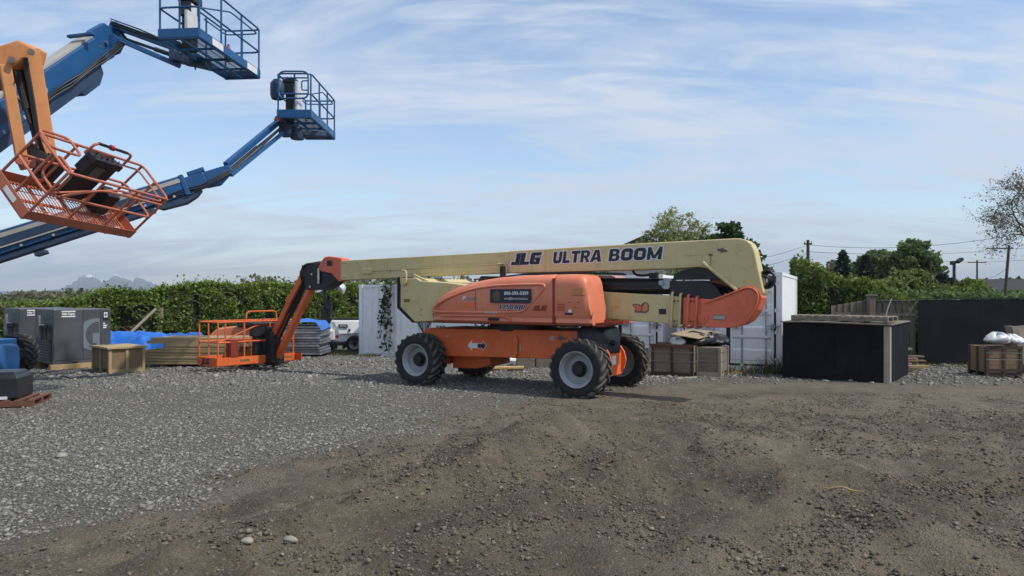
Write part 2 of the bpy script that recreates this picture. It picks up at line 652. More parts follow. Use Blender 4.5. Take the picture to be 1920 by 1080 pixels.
M['leaf_mid'] = leafy('mid_green_leaves', [(0, (0.065, 0.108, 0.036)), (0.6, (0.12, 0.18, 0.056)), (1, (0.18, 0.24, 0.085))])
M['leaf_spring'] = leafy('spring_leaves', [(0, (0.17, 0.21, 0.06)), (0.6, (0.28, 0.32, 0.10)), (1, (0.38, 0.40, 0.16))], 0.5)
M['needle'] = leafy('conifer_needles', [(0, (0.016, 0.032, 0.022)), (0.6, (0.030, 0.052, 0.034)), (1, (0.05, 0.075, 0.046))], 0.15)
M['leaf_far'] = leafy('distant_leaves', [(0, (0.09, 0.105, 0.06)), (0.5, (0.14, 0.15, 0.09)), (1, (0.20, 0.19, 0.13))], 0.3)
M['hedge_core'] = plain('shaded_thicket', (0.014, 0.020, 0.009), 0.95, 0, 0.5, 3, 0)  # near-black colour paints in the shade inside the hedge


# ------------------------------------------------------------------ ground
def _hash(ix, iy, seed):
    h = (ix.astype(np.int64) * 374761393 + iy.astype(np.int64) * 668265263 + seed * 1442695041) & 0x7fffffff
    h = ((h ^ (h >> 13)) * 1274126177) & 0x7fffffff
    return ((h ^ (h >> 16)) & 0xffff) / 65535.0


def vnoise(x, y, seed=0):
    ix, iy = np.floor(x), np.floor(y)
    fx, fy = x - ix, y - iy
    fx, fy = fx * fx * (3 - 2 * fx), fy * fy * (3 - 2 * fy)
    a, b = _hash(ix, iy, seed), _hash(ix + 1, iy, seed)
    c, d = _hash(ix, iy + 1, seed), _hash(ix + 1, iy + 1, seed)
    return (a * (1 - fx) + b * fx) * (1 - fy) + (c * (1 - fx) + d * fx) * fy


def fbm(x, y, oct=4, seed=0, gain=0.5):
    s, amp, tot = 0.0, 1.0, 0.0
    for k in range(oct):
        s = s + amp * vnoise(x * 2 ** k, y * 2 ** k, seed + 17 * k)
        tot += amp
        amp *= gain
    return s / tot


def ridge(x, y, ax, ay, bx, by, w, h):
    """a windrow of soil from a to b"""
    dx, dy = bx - ax, by - ay
    t = np.clip(((x - ax) * dx + (y - ay) * dy) / (dx * dx + dy * dy), 0, 1)
    d2 = (x - ax - t * dx) ** 2 + (y - ay - t * dy) ** 2
    return h * np.exp(-d2 / (w * w))


# wheel tracks through the soft ground
RUTS = [(9.5, 8.2, 5.0, 10.6), (5.0, 10.6, 1.6, 12.3), (9.5, 6.4, 5.2, 8.9), (5.2, 8.9, 2.6, 10.2), (-2.9, 5.0, -1.0, 8.2), (-1.0, 8.2, .4, 11.6), (5.4, 4.6, 4.2, 7.4), (4.2, 7.4, 3.9, 10.4)]
GB_X = np.array([-40, -9.0, -4.9, -3.6, -2.6, -1.3, -0.2, 1.6, 3.4, 6.5, 9.0, 12.0, 40])
GB_Y = np.array([-6.0, 2.5, 4.6, 5.9, 8.0, 10.2, 12.4, 14.0, 15.6, 15.9, 15.3, 15.7, 17.0])


def gravel_mask(x, y):
    n = (fbm(x * 0.9, y * 0.9, 4, 5) - 0.5) * 2.6
    e = (y - np.interp(x, GB_X, GB_Y)) + n
    return 1.0 / (1.0 + np.exp(-e * 3.0))


def gz(x, y):
    x, y = np.asarray(x, float), np.asarray(y, float)
    z = -0.02 * np.clip(y - 15.0, 0, 15)
    g = gravel_mask(x, y)
    yard = np.exp(-(x / 16.0) ** 4) * (1 / (1 + np.exp((y - 12.2) * 1.8)))
    loose = (1 - g) * yard
    mound = 0.18 * np.exp(-((x - 0.75) ** 2 / 0.9 + (y - 9.2) ** 2 / 1.3))
    mound = mound + 0.17 * np.exp(-((x - 2.3) ** 2 / 0.8 + (y - 9.6) ** 2 / 0.7))
    mound = mound + 0.16 * np.exp(-((x + 0.4) ** 2 / 0.5 + (y - 8.1) ** 2 / 0.5))
    mound = mound + ridge(x, y, 0.6, 8.9, -2.3, 4.9, 0.40, 0.20) + ridge(x, y, 1.5, 8.0, -0.9, 5.0, 0.34, 0.16)
    mound = mound + ridge(x, y, 2.6, 8.6, 3.4, 5.2, 0.5, 0.12) + ridge(x, y, 4.4, 9.6, 7.8, 8.0, 0.6, 0.05)
    rough = (fbm(x * 2.6, y * 2.6, 5, 9, 0.62) - 0.5)
    z = z + mound * (0.55 + 0.9 * fbm(x * 3.1, y * 3.1, 4, 21)) * (1 / (1 + np.exp((y - 11.3) * 3)))
    z = z + loose * (rough * 0.24 + (fbm(x * 0.8, y * 0.8, 3, 31) - 0.5) * 0.10)
    # wheel ruts that leave the yard between the loose soil and the gravel
    for off in (0.0, 1.9):
        d = (y - np.interp(x, GB_X, GB_Y)) + 1.0 - off * 0.8 + 0.12 * np.sin(x * 0.9)
        z = z - 0.035 * np.exp(-(d / 0.22) ** 2) * yard
    for ax, ay, bx, by in RUTS:
        z = z + (ridge(x, y, ax, ay, bx, by, .30, .035) - ridge(x, y, ax, ay, bx, by, .15, .085)) * (.6 + .4 * np.sin((x + y) * 22.0))
    z = z + 0.02 * (fbm(x * 1.1, y * 1.1, 3, 41) - 0.5) * np.exp(-(x / 40.0) ** 4)
    return z


def gzf(x, y):
    return float(gz(np.array([x]), np.array([y]))[0])


def axis_steps(fine_lo, fine_hi, step, far_lo, far_hi, grow=1.12):
    mid = list(np.arange(fine_lo, fine_hi, step))
    up, s, p = [], step, fine_hi
    while p < far_hi:
        up.append(p)
        s *= grow
        p += s
    up.append(far_hi)
    dn, s, p = [], step, fine_lo
    while True:
        s *= grow
        p -= s
        if p <= far_lo:
            break
        dn.append(p)
    return np.array([far_lo] + dn[::-1] + mid + up)


gx = axis_steps(-7.0, 8.5, 0.05, -9000, 9000, 1.045)
gy1 = axis_steps(3.6, 12.5, 0.045, -400, 9500, 1.035)
GX, GY = np.meshgrid(gx, gy1)
GZ = gz(GX, GY)
gverts = np.stack([GX, GY, GZ], -1).reshape(-1, 3)
nx, ny = len(gx), len(gy1)
ii, jj = np.meshgrid(np.arange(nx - 1), np.arange(ny - 1))
a0 = (jj * nx + ii).ravel()
gfaces = np.stack([a0, a0 + 1, a0 + nx + 1, a0 + nx], -1)

gm, nt, bs, out = new_mat('yard_soil_and_gravel')
att = nt.nodes.new('ShaderNodeAttribute')
att.attribute_name = 'gravel'
geo = nt.nodes.new('ShaderNodeNewGeometry')
P = geo.outputs['Position']
n1 = noise(nt, 0.62, 7, 0.66, P, 0.9)
n2 = noise(nt, 2.4, 8, 0.7, P, 0.3)
n3 = noise(nt, 26.0, 6, 0.75, P)
soil = ramp(nt, mth(nt, 'ADD', mth(nt, 'MULTIPLY', n1, 0.72), mth(nt, 'MULTIPLY', n2, 0.28)),
            [(0.34, (0.062, 0.053, 0.040)), (0.46, (0.125, 0.104, 0.074)), (0.56, (0.195, 0.158, 0.108)), (0.68, (0.30, 0.24, 0.16))])
tan = nt.nodes.new('ShaderNodeAttribute')
tan.attribute_name = 'packed'
soil = mixc(nt, mth(nt, 'MULTIPLY', tan.outputs['Fac'], mapr(nt, n2, 0.34, 0.60, 0.25, 1.0)), soil, mixc(nt, n2, (0.20, 0.165, 0.122), (0.31, 0.255, 0.185)))
soil = mixc(nt, mapr(nt, n3, 0.40, 0.7, 0.0, 0.5), soil, mixc(nt, 0.5, soil, (0.028, 0.026, 0.023)))
gr = noise(nt, 48, 5, 0.8, P)
soil = mixc(nt, mapr(nt, gr, 0.50, 0.66, 0, 0.6), soil, (0.045, 0.039, 0.031))
soil = mixc(nt, mapr(nt, noise(nt, 62, 4, 0.75, P, 0.3), 0.60, 0.68, 0, 0.7), soil, (0.29, 0.25, 0.19))
vo = nt.nodes.new('ShaderNodeTexVoronoi')
vo.inputs['Scale'].default_value = 46.0
nt.links.new(P, vo.inputs['Vector'])
sepc = nt.nodes.new('ShaderNodeSeparateColor')
nt.links.new(vo.outputs['Color'], sepc.inputs[0])
peb = ramp(nt, sepc.outputs[0], [(0, (0.125, 0.122, 0.112)), (0.45, (0.20, 0.195, 0.178)), (0.8, (0.265, 0.256, 0.23)), (1, (0.36, 0.345, 0.31))])
peb = mixc(nt, mapr(nt, vo.outputs['Distance'], 0.25, 0.75, 0, 0.85), peb, (0.075, 0.070, 0.062))
peb = mixc(nt, mapr(nt, noise(nt, 0.8, 5, 0.6, P), 0.45, 0.7, 0, 0.35), peb, (0.19, 0.172, 0.14))
spk = mapr(nt, sepc.outputs[1], 0.80, 0.86, 0, 0.75)
soil2 = mixc(nt, spk, soil, peb)
far = nt.nodes.new('ShaderNodeSeparateXYZ')
nt.links.new(P, far.inputs[0])
gcol = mixc(nt, att.outputs['Fac'], soil2, peb)
field = mapr(nt, far.outputs[1], 34, 44, 0, 1)
gcol = mixc(nt, field, gcol, (0.075, 0.085, 0.035))
nt.links.new(gcol, bs.inputs['Base Color'])
bs.inputs['Roughness'].default_value = 0.95
bs.inputs['Specular IOR Level'].default_value = 0.15
hh = mth(nt, 'ADD', mth(nt, 'MULTIPLY', n3, 1.0), mth(nt, 'MULTIPLY', vo.outputs['Distance'], -0.7))
hh = mth(nt, 'ADD', hh, mth(nt, 'MULTIPLY', noise(nt, 90, 5, 0.75, P), 0.6))
bump(nt, bs, hh, 1.0, 0.034)
M['ground'] = gm
ground = big_mesh('ground', gverts, gfaces, gm, None, True)
ga = ground.data.attributes.new('gravel', 'FLOAT', 'POINT')
ga.data.foreach_set('value', gravel_mask(GX, GY).ravel().astype(np.float32))
dist = np.interp(GX, GB_X, GB_Y) - GY + (fbm(GX * .9, GY * .9, 4, 6) - .5) * 1.2
packed = np.exp(-((dist - .75) / .75) ** 2) + .75 * np.exp(-((GY - 12.6) / 1.3) ** 2) * (GX > 1.0)
loosed = ridge(GX, GY, .6, 8.9, -2.3, 4.9, .7, 1.0) + ridge(GX, GY, 1.5, 8.0, -.9, 5.0, .7, 1.0) + np.exp(-((GX - 1.2) ** 2 / 2.6 + (GY - 9.2) ** 2 / 1.6))
packed = packed * (1 - np.clip(loosed, 0, 1))
packed += .9 * np.clip(fbm(GX * .55, GY * .55, 4, 55) * 5 - 2.75, 0, 1) * (1 - .7 * np.clip(loosed, 0, 1))
for ax, ay, bx, by in RUTS:
    packed = packed + ridge(GX, GY, ax, ay, bx, by, .24, .75)
pa = ground.data.attributes.new('packed', 'FLOAT', 'POINT')
pa.data.foreach_set('value', np.clip(packed, 0, 1).ravel().astype(np.float32))
kind(ground, 'structure')


# loose stones and clods
def stones(name, xy, size, mat, label, flat=0.62, sink=0.25):
    n = len(xy)
    base = np.array([(sx, sy, sz) for sx in (-1, 1) for sy in (-1, 1) for sz in (-1, 1)], float) * 0.5
    fc = np.array([(0, 1, 3, 2), (4, 6, 7, 5), (0, 4, 5, 1), (2, 3, 7, 6), (0, 2, 6, 4), (1, 5, 7, 3)])
    vs = base[None] * (1 + RNG.uniform(-0.45, 0.45, (n, 8, 3)))
    vs[:, :, 2] *= flat
    vs[:, :, 0] *= RNG.uniform(0.7, 1.5, (n, 1))
    # tilt and spin
    a = RNG.uniform(0, 2 * np.pi, n)
    t = RNG.normal(0, 0.35, n)
    x, y, z = vs[..., 0], vs[..., 1], vs[..., 2]
    ct, st = np.cos(t)[:, None], np.sin(t)[:, None]
    y, z = y * ct - z * st, y * st + z * ct
    ca, sa = np.cos(a)[:, None], np.sin(a)[:, None]
    x, y = x * ca - y * sa, x * sa + y * ca
    vs = np.stack([x, y, z], -1) * size[:, None, None]
    zg = gz(xy[:, 0], xy[:, 1])
    vs[..., 0] += xy[:, 0][:, None]
    vs[..., 1] += xy[:, 1][:, None]
    vs[..., 2] += (zg + size * (0.5 - sink) * flat)[:, None]
    fs = (fc[None] + (np.arange(n) * 8)[:, None, None]).reshape(-1, 4)
    o = big_mesh(name, vs.reshape(-1, 3), fs, mat)
    return kind(o, 'stuff', label)


def stone_mat(name, stops):
    m, nt, bs, out = new_mat(name)
    g = nt.nodes.new('ShaderNodeNewGeometry')
    c = ramp(nt, g.outputs['Random Per Island'], stops)
    c = mixc(nt, mapr(nt, noise(nt, 40, 3, 0.6, g.outputs['Position']), 0.4, 0.7, 0, 0.4), c, (0.10, 0.092, 0.08))
    nt.links.new(c, bs.inputs['Base Color'])
    bs.inputs['Roughness'].default_value = 0.9
    bs.inputs['Specular IOR Level'].default_value = 0.2
    return m


M['stone'] = stone_mat('crushed_rock', [(0, (0.125, 0.124, 0.115)), (0.4, (0.20, 0.197, 0.182)), (0.8, (0.26, 0.253, 0.23)), (0.97, (0.33, 0.318, 0.287)), (1, (0.44, 0.43, 0.39))])
M['clod'] = stone_mat('soil_clods', [(0, (0.06, 0.052, 0.040)), (0.5, (0.118, 0.100, 0.074)), (0.88, (0.18, 0.15, 0.108)), (0.98, (0.23, 0.20, 0.155)), (1, (0.33, 0.31, 0.26))])


def scatter(n, x0, x1, y0, y1, dens):
    x = RNG.uniform(x0, x1, n)
    y = y0 * (y1 / y0) ** RNG.uniform(0, 1, n)          # thins out with distance
    keep = (np.abs(x) < y * 0.80 + 0.6) & (RNG.uniform(0, 1, n) < dens(x, y))
    return np.stack([x, y], -1)[keep]


g1 = scatter(190000, -13, 4, 4.6, 17.5, lambda x, y: np.clip((gravel_mask(x, y) - 0.25) * 1.2, 0, 1) * (0.35 + 0.65 * np.clip(vnoise(x * 1.3, y * 1.3, 3) * 1.6 - 0.2, 0, 1)))
stones('gravel', g1, np.clip(RNG.lognormal(math.log(0.0150), 0.40, len(g1)), 0.007, 0.042), M['stone'], 'grey crushed rock gravel spread over the yard')
g2 = scatter(80000, -16, 17, 14.0, 25.0, lambda x, y: np.clip(gravel_mask(x, y), 0, 1) * np.clip((y - 13.6) / 5.5, 0, 1))
stones('gravel', g2, np.clip(RNG.lognormal(math.log(0.023), 0.50, len(g2)), 0.011, 0.10), M['stone'], 'coarse grey gravel along the containers and fence')
g3 = scatter(230000, -6, 11, 4.4, 14.0, lambda x, y: np.clip(1.05 - gravel_mask(x, y), 0, 1) * np.clip(fbm(x * 1.7, y * 1.7, 3, 77) * 3.2 - 1.15, 0.05, 1))
stones('dirt', g3, np.clip(RNG.lognormal(math.log(0.0080), 0.55, len(g3)), 0.004, 0.034), M['clod'], 'loose clods of dark soil and small stones', 0.7, 0.3)


def rock(name, px, py, s, label, mat, sq=(1, 1, .6), rz=0.0):
    Y = F * EYE / (py - HORIZON)
    X = (px - 960) / F * Y
    mb = MB()
    n = 9
    rings = []
    for k in range(1, 6):
        th = math.pi * k / 6
        rings.append([(math.sin(th) * math.cos(2 * math.pi * j / n) * sq[0] * s * (1 + random.uniform(-.16, .16)),
                       math.sin(th) * math.sin(2 * math.pi * j / n) * sq[1] * s * (1 + random.uniform(-.16, .16)),
                       -math.cos(th) * sq[2] * s * (1 + random.uniform(-.1, .1))) for j in range(n)])
    mb.loft(rings)
    o = mb.build(name, mat, None, 50, loc=(X, Y, gzf(X, Y) + s * sq[2] * 0.45), rot=(0, 0, rz))
    return tag(o, label, 'stone')


M['palestone'] = plain('pale_stone', (0.27, 0.25, 0.21), 0.9, 0, 0.3, 18)
rock('stone', 545, 1038, 0.045, 'pale oblong stone lying in the dark soil of the foreground', M['palestone'], (1.6, .7, .55), -0.5)
rock('stone', 464, 1057, 0.04, 'small grey stone in the soil near the bottom edge of the photo', M['palestone'], (1.1, .9, .6), 0.2)
rock('stone', 115, 858, 0.06, 'pale stone standing out on the grey gravel', M['palestone'], (1.1, .9, .7), 0.2)
mb = MB()
p0, p1 = gp0, gp1 = (lambda a, b: (Vector(((a[0] - 960) / F * (F * EYE / (a[1] - 550)), F * EYE / (a[1] - 550), 0)),
                                   Vector(((b[0] - 960) / F * (F * EYE / (b[1] - 550)), F * EYE / (b[1] - 550), 0))))((1544, 938), (1620, 952))
pts = []
for k in range(7):
    q = p0.lerp(p1, k / 6)
    q.z = gzf(q.x, q.y) + 0.03
    q.y += 0.004 * math.sin(k * 1.1)
    pts.append(q)
mb.tube(pts, 0.014, 6, taper=[0.005, 0.009, 0.011, 0.012, 0.011, 0.009, 0.005])
tag(mb.build('wooden_stick', M['yellowwood'], None, 40), 'thin pale wooden stick lying on the bare soil', 'stick')


# ------------------------------------------------------------------ wheels shared by the lifts
def tyre_mesh(Rr=0.56, w=0.44, lugs=19):
    mb = MB()
    h = w / 2
    mb.lathe([(0.335, -h * .86), (0.352, -h * .98), (0.42, -h * 1.04), (0.48, -h * 1.02), (0.515, -h * .94), (0.530, -h * .78),
              (0.535, 0), (0.530, h * .78), (0.515, h * .94), (0.48, h * 1.02), (0.42, h * 1.04), (0.352, h * .98), (0.335, h * .86)], (0, 0, 0), 'Y', 48)
    for side in (-1, 1):
        for k in range(lugs):
            a0 = 2 * math.pi * (k + (0.5 if side > 0 else 0)) / lugs
            rings = []
            for t, y, r, wd in ((0, 1.05, .515, .062), (.12, 1.0, .548, .066), (.35, .72, .562, .062), (.7, .34, .566, .056), (1, .0, .566, .050)):
                an = a0 + 0.36 * t ** 0.85
                yy = side * y * h
                ring = []
                for da, rr in ((-wd, .5), (-wd * .8, r), (wd * .8, r), (wd, .5)):
                    ring.append((rr * math.cos(an + da), yy, rr * math.sin(an + da)))
                rings.append(ring if side > 0 else ring[::-1])
            mb.loft(rings, 1)
    return mb.mesh('tyre', 38)


def rim_mesh():
    mb = MB()
    mb.lathe([(0.340, -.185), (0.345, -.205), (0.335, -.212), (0.322, -.205), (0.312, -.185), (0.308, -.15), (0.290, -.135), (0.284, -.115),
              (0.282, -.05), (0.270, -.02), (0.25, .0), (0.16, -.02), (0.02, -.02)], (0, 0, 0), 'Y', 48)
    mb.lathe([(0.34, .19), (0.31, .18), (0.29, .07), (0.10, .04), (0.02, .04)][::-1], (0, 0, 0), 'Y', 32)
    return mb.mesh('rim', 35)


def hub_mesh():
    mb = MB()
    mb.lathe([(0.135, -.02), (0.135, -.05), (0.115, -.055), (0.112, -.135), (0.095, -.155), (0.0, -.158)], (0, 0, 0), 'Y', 24)
    for k in range(18):
        a = 2 * math.pi * k / 18
        mb.cyl((0.142 * math.cos(a), -.02, 0.142 * math.sin(a)), (0.142 * math.cos(a), -.065, 0.142 * math.sin(a)), .013, n=6)
    return mb.mesh('hub', 35)


TYRE, RIM, HUB = tyre_mesh(), rim_mesh(), hub_mesh()
for me, ms in ((TYRE, ('rubber', 'treaddust')), (RIM, ('rim',)), (HUB, ('black',))):
    for k in ms:
        me.materials.append(M[k])
RIMB = RIM.copy()
RIMB.materials.clear()
RIMB.materials.append(M['stripe'])


def wheel(parent, x, y, flip, z=0.56, rim=None, spin=0.0, scale=1.0):
    e = empty('wheel', (x, y, z), (0, 0, math.pi if flip else 0), parent)
    e.scale = (scale, scale, scale)
    link_mesh('tyre', TYRE, [], e, rot=(0, spin, 0))
    link_mesh('rim', rim or RIM, [], e)
    link_mesh('hub', HUB, [], e)
    return e


# ------------------------------------------------------------------ work platforms
def basket(parent, name, M4, L, W, H, frame, floor, rail_r=0.021, posts=4, attach='far', red=False, short=None, console=True, toe=0.15, plate=None, gate=None, console_x=0.42, hoop=True, console_w=1.0):
    e = empty(name, parent=parent)
    e.matrix_local = M4
    # floor: bearers and grating bars
    mb = MB()
    for k in range(5):
        x = 0.02 + (L - 0.04) * k / 4
        mb.bb((x - .025, .0, -.055), (x + .025, W, -.012))
    for y in (0.03, W * .5, W - .03):
        mb.bb((0, y - .022, -.05), (L, y + .022, -.014))
    mb.build('floor_bearer', frame, e)
    mb = MB()
    n = int(L / 0.07)
    for k in range(n):
        x = 0.02 + (L - 0.04) * (k + .5) / n
        mb.bb((x - .008, .02, -.010), (x + .008, W - .02, .0))
    for k in range(5):
        y = 0.03 + (W - .06) * k / 4
        mb.bb((.02, y - .005, -.012), (L - .02, y + .006, -.001))
    mb.build('floor_grating', floor, e)
    # toe boards
    t = .012
    for a, b in (((0, -t, -.03), (L, 0, toe)), ((0, W, -.03), (L, W + t, toe)), ((-t, -t, -.03), (0, W + t, toe)), ((L, -t, -.03), (L + t, W + t, toe))):
        MB().bb(a, b).build('toe_board', frame, e, bevel=.004)
    # posts
    pm = MB()
    pm.cyl((0, 0, 0), (0, 0, H), rail_r, n=8)
    pme = pm.mesh('post', 40)
    pme.materials.append(frame)
    spots = []
    for k in range(posts):
        x = L * k / (posts - 1)
        spots += [(x, 0), (x, W)]
    spots += [(0, W / 2), (L, W / 2)]
    for x, y in spots:
        x2 = min(max(x, .03), L - .03)
        y2 = min(max(y, .01), W - .01)
        link_mesh('post', pme, [], e, loc=(x2, y2, 0))
    # rails
    for z, nm, inset in ((H, 'top_rail', 0.0), (H * 0.52, 'mid_rail', 0.0)):
        mb = MB()
        mb.tube(fillet([(0, 0, z), (L, 0, z), (L, W, z), (0, W, z)], .14, 4, True), rail_r, 8, True)
        mb.build(nm, frame, e, 40)
    mb = MB()
    mb.tube(fillet([(L * .02, .03, H * .52), (L * .5, .03, H * .9), (L * .98, .03, H * .9), (L * .98, W - .03, H * .9), (L * .62, W - .03, H * .9)], .12, 4), rail_r * .8, 7)
    mb.build('grab_rail', frame, e, 40)
    if console:
        cx, cy = L * console_x, (W - .16 if attach == 'far' else .16)
        s = -1 if attach == 'far' else 1
        mb = MB()
        cs = console_w
        mb.bb((-.30 * cs, -.12, H * .62), (.30 * cs, .12, H * .9))
        mb.prism([(-.32 * cs, -.16, H * .9), (-.32 * cs, .16, H * .9), (-.32 * cs, .16, H * .98), (-.32 * cs, -.16, H * (1.03 if s < 0 else .95))], (.64 * cs, 0, 0))
        mb.bb((-.24 * cs, -.09, .02), (.24 * cs, .09, H * .62))
        mb.build('control_console', M['blackplastic'], e, bevel=.02, loc=(cx, cy, 0))
        mb = MB()
        for k in range(9):
            mb.cyl((cx + (-.26 + .065 * k) * cs, cy + (.04 if k % 2 else -.05), H * .97), (cx + (-.26 + .065 * k) * cs, cy + (.04 if k % 2 else -.05), H * 1.055), .016, .012, 8, k % 3)
        mb.build('control_lever', [M['steel'], M['black'], M['red']], e, 40)
        MB().bb((cx - .17, cy + s * .122, H * .64), (cx + .05, cy + s * .127, H * .86)).build('notice_plate', plate or M['decalwhite'], e)
        if not hoop:
            return e
        mb = MB()
        mb.tube(fillet([(cx - .45, cy, H), (cx - .45, cy, H * 1.24), (cx + .45, cy, H * 1.24), (cx + .45, cy, H)], .12, 4), rail_r, 8)
        mb.build('console_hoop', frame, e, 40)
    return e


def M4(o, x, y, z):
    m = Matrix((Vector(x).normalized(), Vector(y).normalized(), Vector(z).normalized())).transposed().to_4x4()
    m.translation = Vector(o)
    return m


# ------------------------------------------------------------------ the long boom lift in the middle of the yard
lift = empty('boom_lift', (0.2, 15.22, -0.022), (0, 0, R(-31)))
tag(lift, 'long orange and cream telescopic boom lift parked across the yard on four tyres', 'boom lift')
for x, y, fl, sp in ((-1.89, -1.03, 0, .1), (1.88, -1.03, 0, .35), (-1.89, 1.03, 1, .2), (1.88, 1.03, 1, .0)):
    wheel(lift, x, y, fl, spin=sp)
# chassis
mb = MB()
mb.xz([(-2.40, .80), (-2.02, 1.21), (1.66, 1.25), (1.66, .70), (-1.44, .62), (-2.30, .66)], -.70, .70)
mb.build('chassis', M['orange'], lift, bevel=.018)
mb = MB()
mb.prism([(.22, -.715, .66), (.30, -.715, .66), (.34, -.715, .80), (.34, -.715, 1.04), (.28, -.715, 1.14), (.22, -.715, 1.02)], (0, -.03, 0))
mb.build('gusset', M['orange'], lift, bevel=.01)
mb = MB()
mb.xz([(-1.5, .62), (-.55, .66), (-.52, .44), (-.85, .36), (-1.5, .34)], -.42, .42)
mb.build('axle_housing', M['orange'], lift, bevel=.02)
mb = MB()
mb.cyl((-1.89, -.9, .56), (-1.89, .9, .56), .16, n=16)
mb.bb((-2.08, -.8, .42), (-1.6, .8, .70))
mb.build('axle', M['orange'], lift, bevel=.02)
mb = MB()
mb.cyl((1.88, -.9, .56), (1.88, .9, .56), .16, n=16)
mb.bb((1.60, -.74, .42), (2.05, .60, .72))
mb.build('axle', M['black'], lift, bevel=.02)
mb = MB()
mb.bb((2.0, -.60, .36), (2.20, .22, .84))
mb.build('axle_housing', M['orange'], lift, bevel=.015)
mb = MB()
mb.xz([(2.10, .38), (2.16, .36), (2.26, .48), (2.30, .66), (2.26, .82), (2.18, .93), (2.12, .93), (2.08, .86)], .17, .22)
mb.xz([(2.10, .38), (2.16, .36), (2.26, .48), (2.30, .66), (2.26, .82), (2.18, .93), (2.12, .93), (2.08, .86)], -.56, -.51)
mb.build('tow_bracket', M['orange'], lift, bevel=.008)
MB().bb((2.201, -.30, .58), (2.205, -.10, .76)).build('notice_plate', M['decalwhite'], lift)
# black cover over the end of the chassis
mb = MB()
rings = []
for x, zt, dy in ((1.66, 1.27, 0.02), (1.70, 1.33, 0), (1.85, 1.375, 0), (2.05, 1.36, 0), (2.16, 1.31, .02), (2.20, 1.26, .04)):
    y0, y1 = -.74 + dy, .16 - dy
    rings.append([(x, y0, .80), (x, y0, zt - .10), (x, y0 + .03, zt - .03), (x, y0 + .12, zt), (x, y1 - .12, zt), (x, y1 - .03, zt - .03), (x, y1, zt - .10), (x, y1, .80)])
mb.loft(rings)
mb.build('end_cover', M['blackplastic'], lift, 40)
mb = MB()
for y in (-.55, -.29, -.03):
    mb.loft([[(x, y - .05, z), (x, y - .035, z + .022), (x, y + .035, z + .022), (x, y + .05, z)] for x, z in ((1.72, 1.325), (1.85, 1.37), (2.05, 1.355), (2.14, 1.315))])
mb.build('cover_rib', M['blackplastic'], lift, 40)
MB().cyl((2.20, -.30, 1.02), (2.28, -.30, 1.00), .06, .045, 14).build('cover_boss', M['blackplastic'], lift, 40)
mb = MB()
mb.cyl((1.80, -.74, 1.08), (1.80, -.80, 1.06), .05, .04, 14)
mb.build('cover_boss', M['blackplastic'], lift, 40)
# slew ring and turntable
mb = MB()
mb.cyl((.05, 0, 1.20), (.05, 0, 1.36), .72, n=40)
mb.build('slew_ring', M['black'], lift, 40)
mb = MB()
mb.bb((-2.1, -.92, 1.345), (2.0, .92, 1.425))
mb.bb((1.9, -.5, 1.36), (2.25, .5, 1.47))
mb.build('turntable', M['decalred'], lift, bevel=.01)
mb = MB()
mb.xz([(2.05, 1.40), (2.52, 1.47), (2.50, 1.40), (2.28, 1.34), (2.05, 1.34)], -.92, -.45)
mb.build('step_plate', M['decalred'], lift, bevel=.01)
# counterweight
mb = MB()
mb.xz([(-2.54, 2.30), (-2.54, 1.66), (-2.16, 1.352), (-.6, 1.43), (-.6, 2.12), (-1.3, 2.20), (-1.95, 2.235), (-2.08, 2.30)], -.95, .95)
mb.build('counterweight', M['cream'], lift, bevel=.015)
mb = MB()
mb.prism([(-2.615, -.965, 2.33), (-2.615, -.965, 1.65), (-2.19, -.965, 1.335), (-2.09, -.965, 1.335), (-2.52, -.965, 1.68), (-2.52, -.965, 2.33)], (0, 1.93, 0))
mb.build('bumper_strip', M['rubber'], lift, bevel=.01)
for s in (-1, 1):
    mb = MB()
    mb.tube(fillet([(-2.47, s * .99, 2.18), (-2.33, s * .99, 2.18), (-2.33, s * .99, 2.47), (-2.47, s * .99, 2.47)], .065, 5, True), .022, 8, True)
    mb.cyl((-2.40, s * .94, 2.20), (-2.40, s * 1.02, 2.20), .05, n=12)
    mb.build('lifting_eye', M['cream'], lift, 40)
mb = MB()
mb.bb((-2.42, -.957, 1.78), (-2.26, -.953, 1.85))
mb.build('notice_plate', M['gold'], lift)
mb = MB()
mb.prism([(-2.2, -.90, 2.24), (-1.95, -.90, 2.24), (-1.7, -.90, 2.20), (-2.2, -.90, 2.40)], (0, .04, 0))
mb.build('gusset', M['cream'], lift, bevel=.006)


# hoods on both sides of the turntable
def hood_ring(x, zt, yo, zb, side, yi=.42):
    pts = [(yi, zb), (yo - .09, zb), (yo - .02, zb + .05), (yo - .035, zb + .13), (yo, zb + .18), (yo, zt - .20), (yo - .015, zt - .12), (yo - .055, zt - .055), (yo - .12, zt - .015), (yo - .2, zt), (yi, zt)]
    zc = zb + .02
    pts = [(y, max(z, zc) if i not in (0, 1) else z) for i, (y, z) in enumerate(pts)]
    r = [(x, side * y, z) for y, z in pts]
    return r if side < 0 else r[::-1]


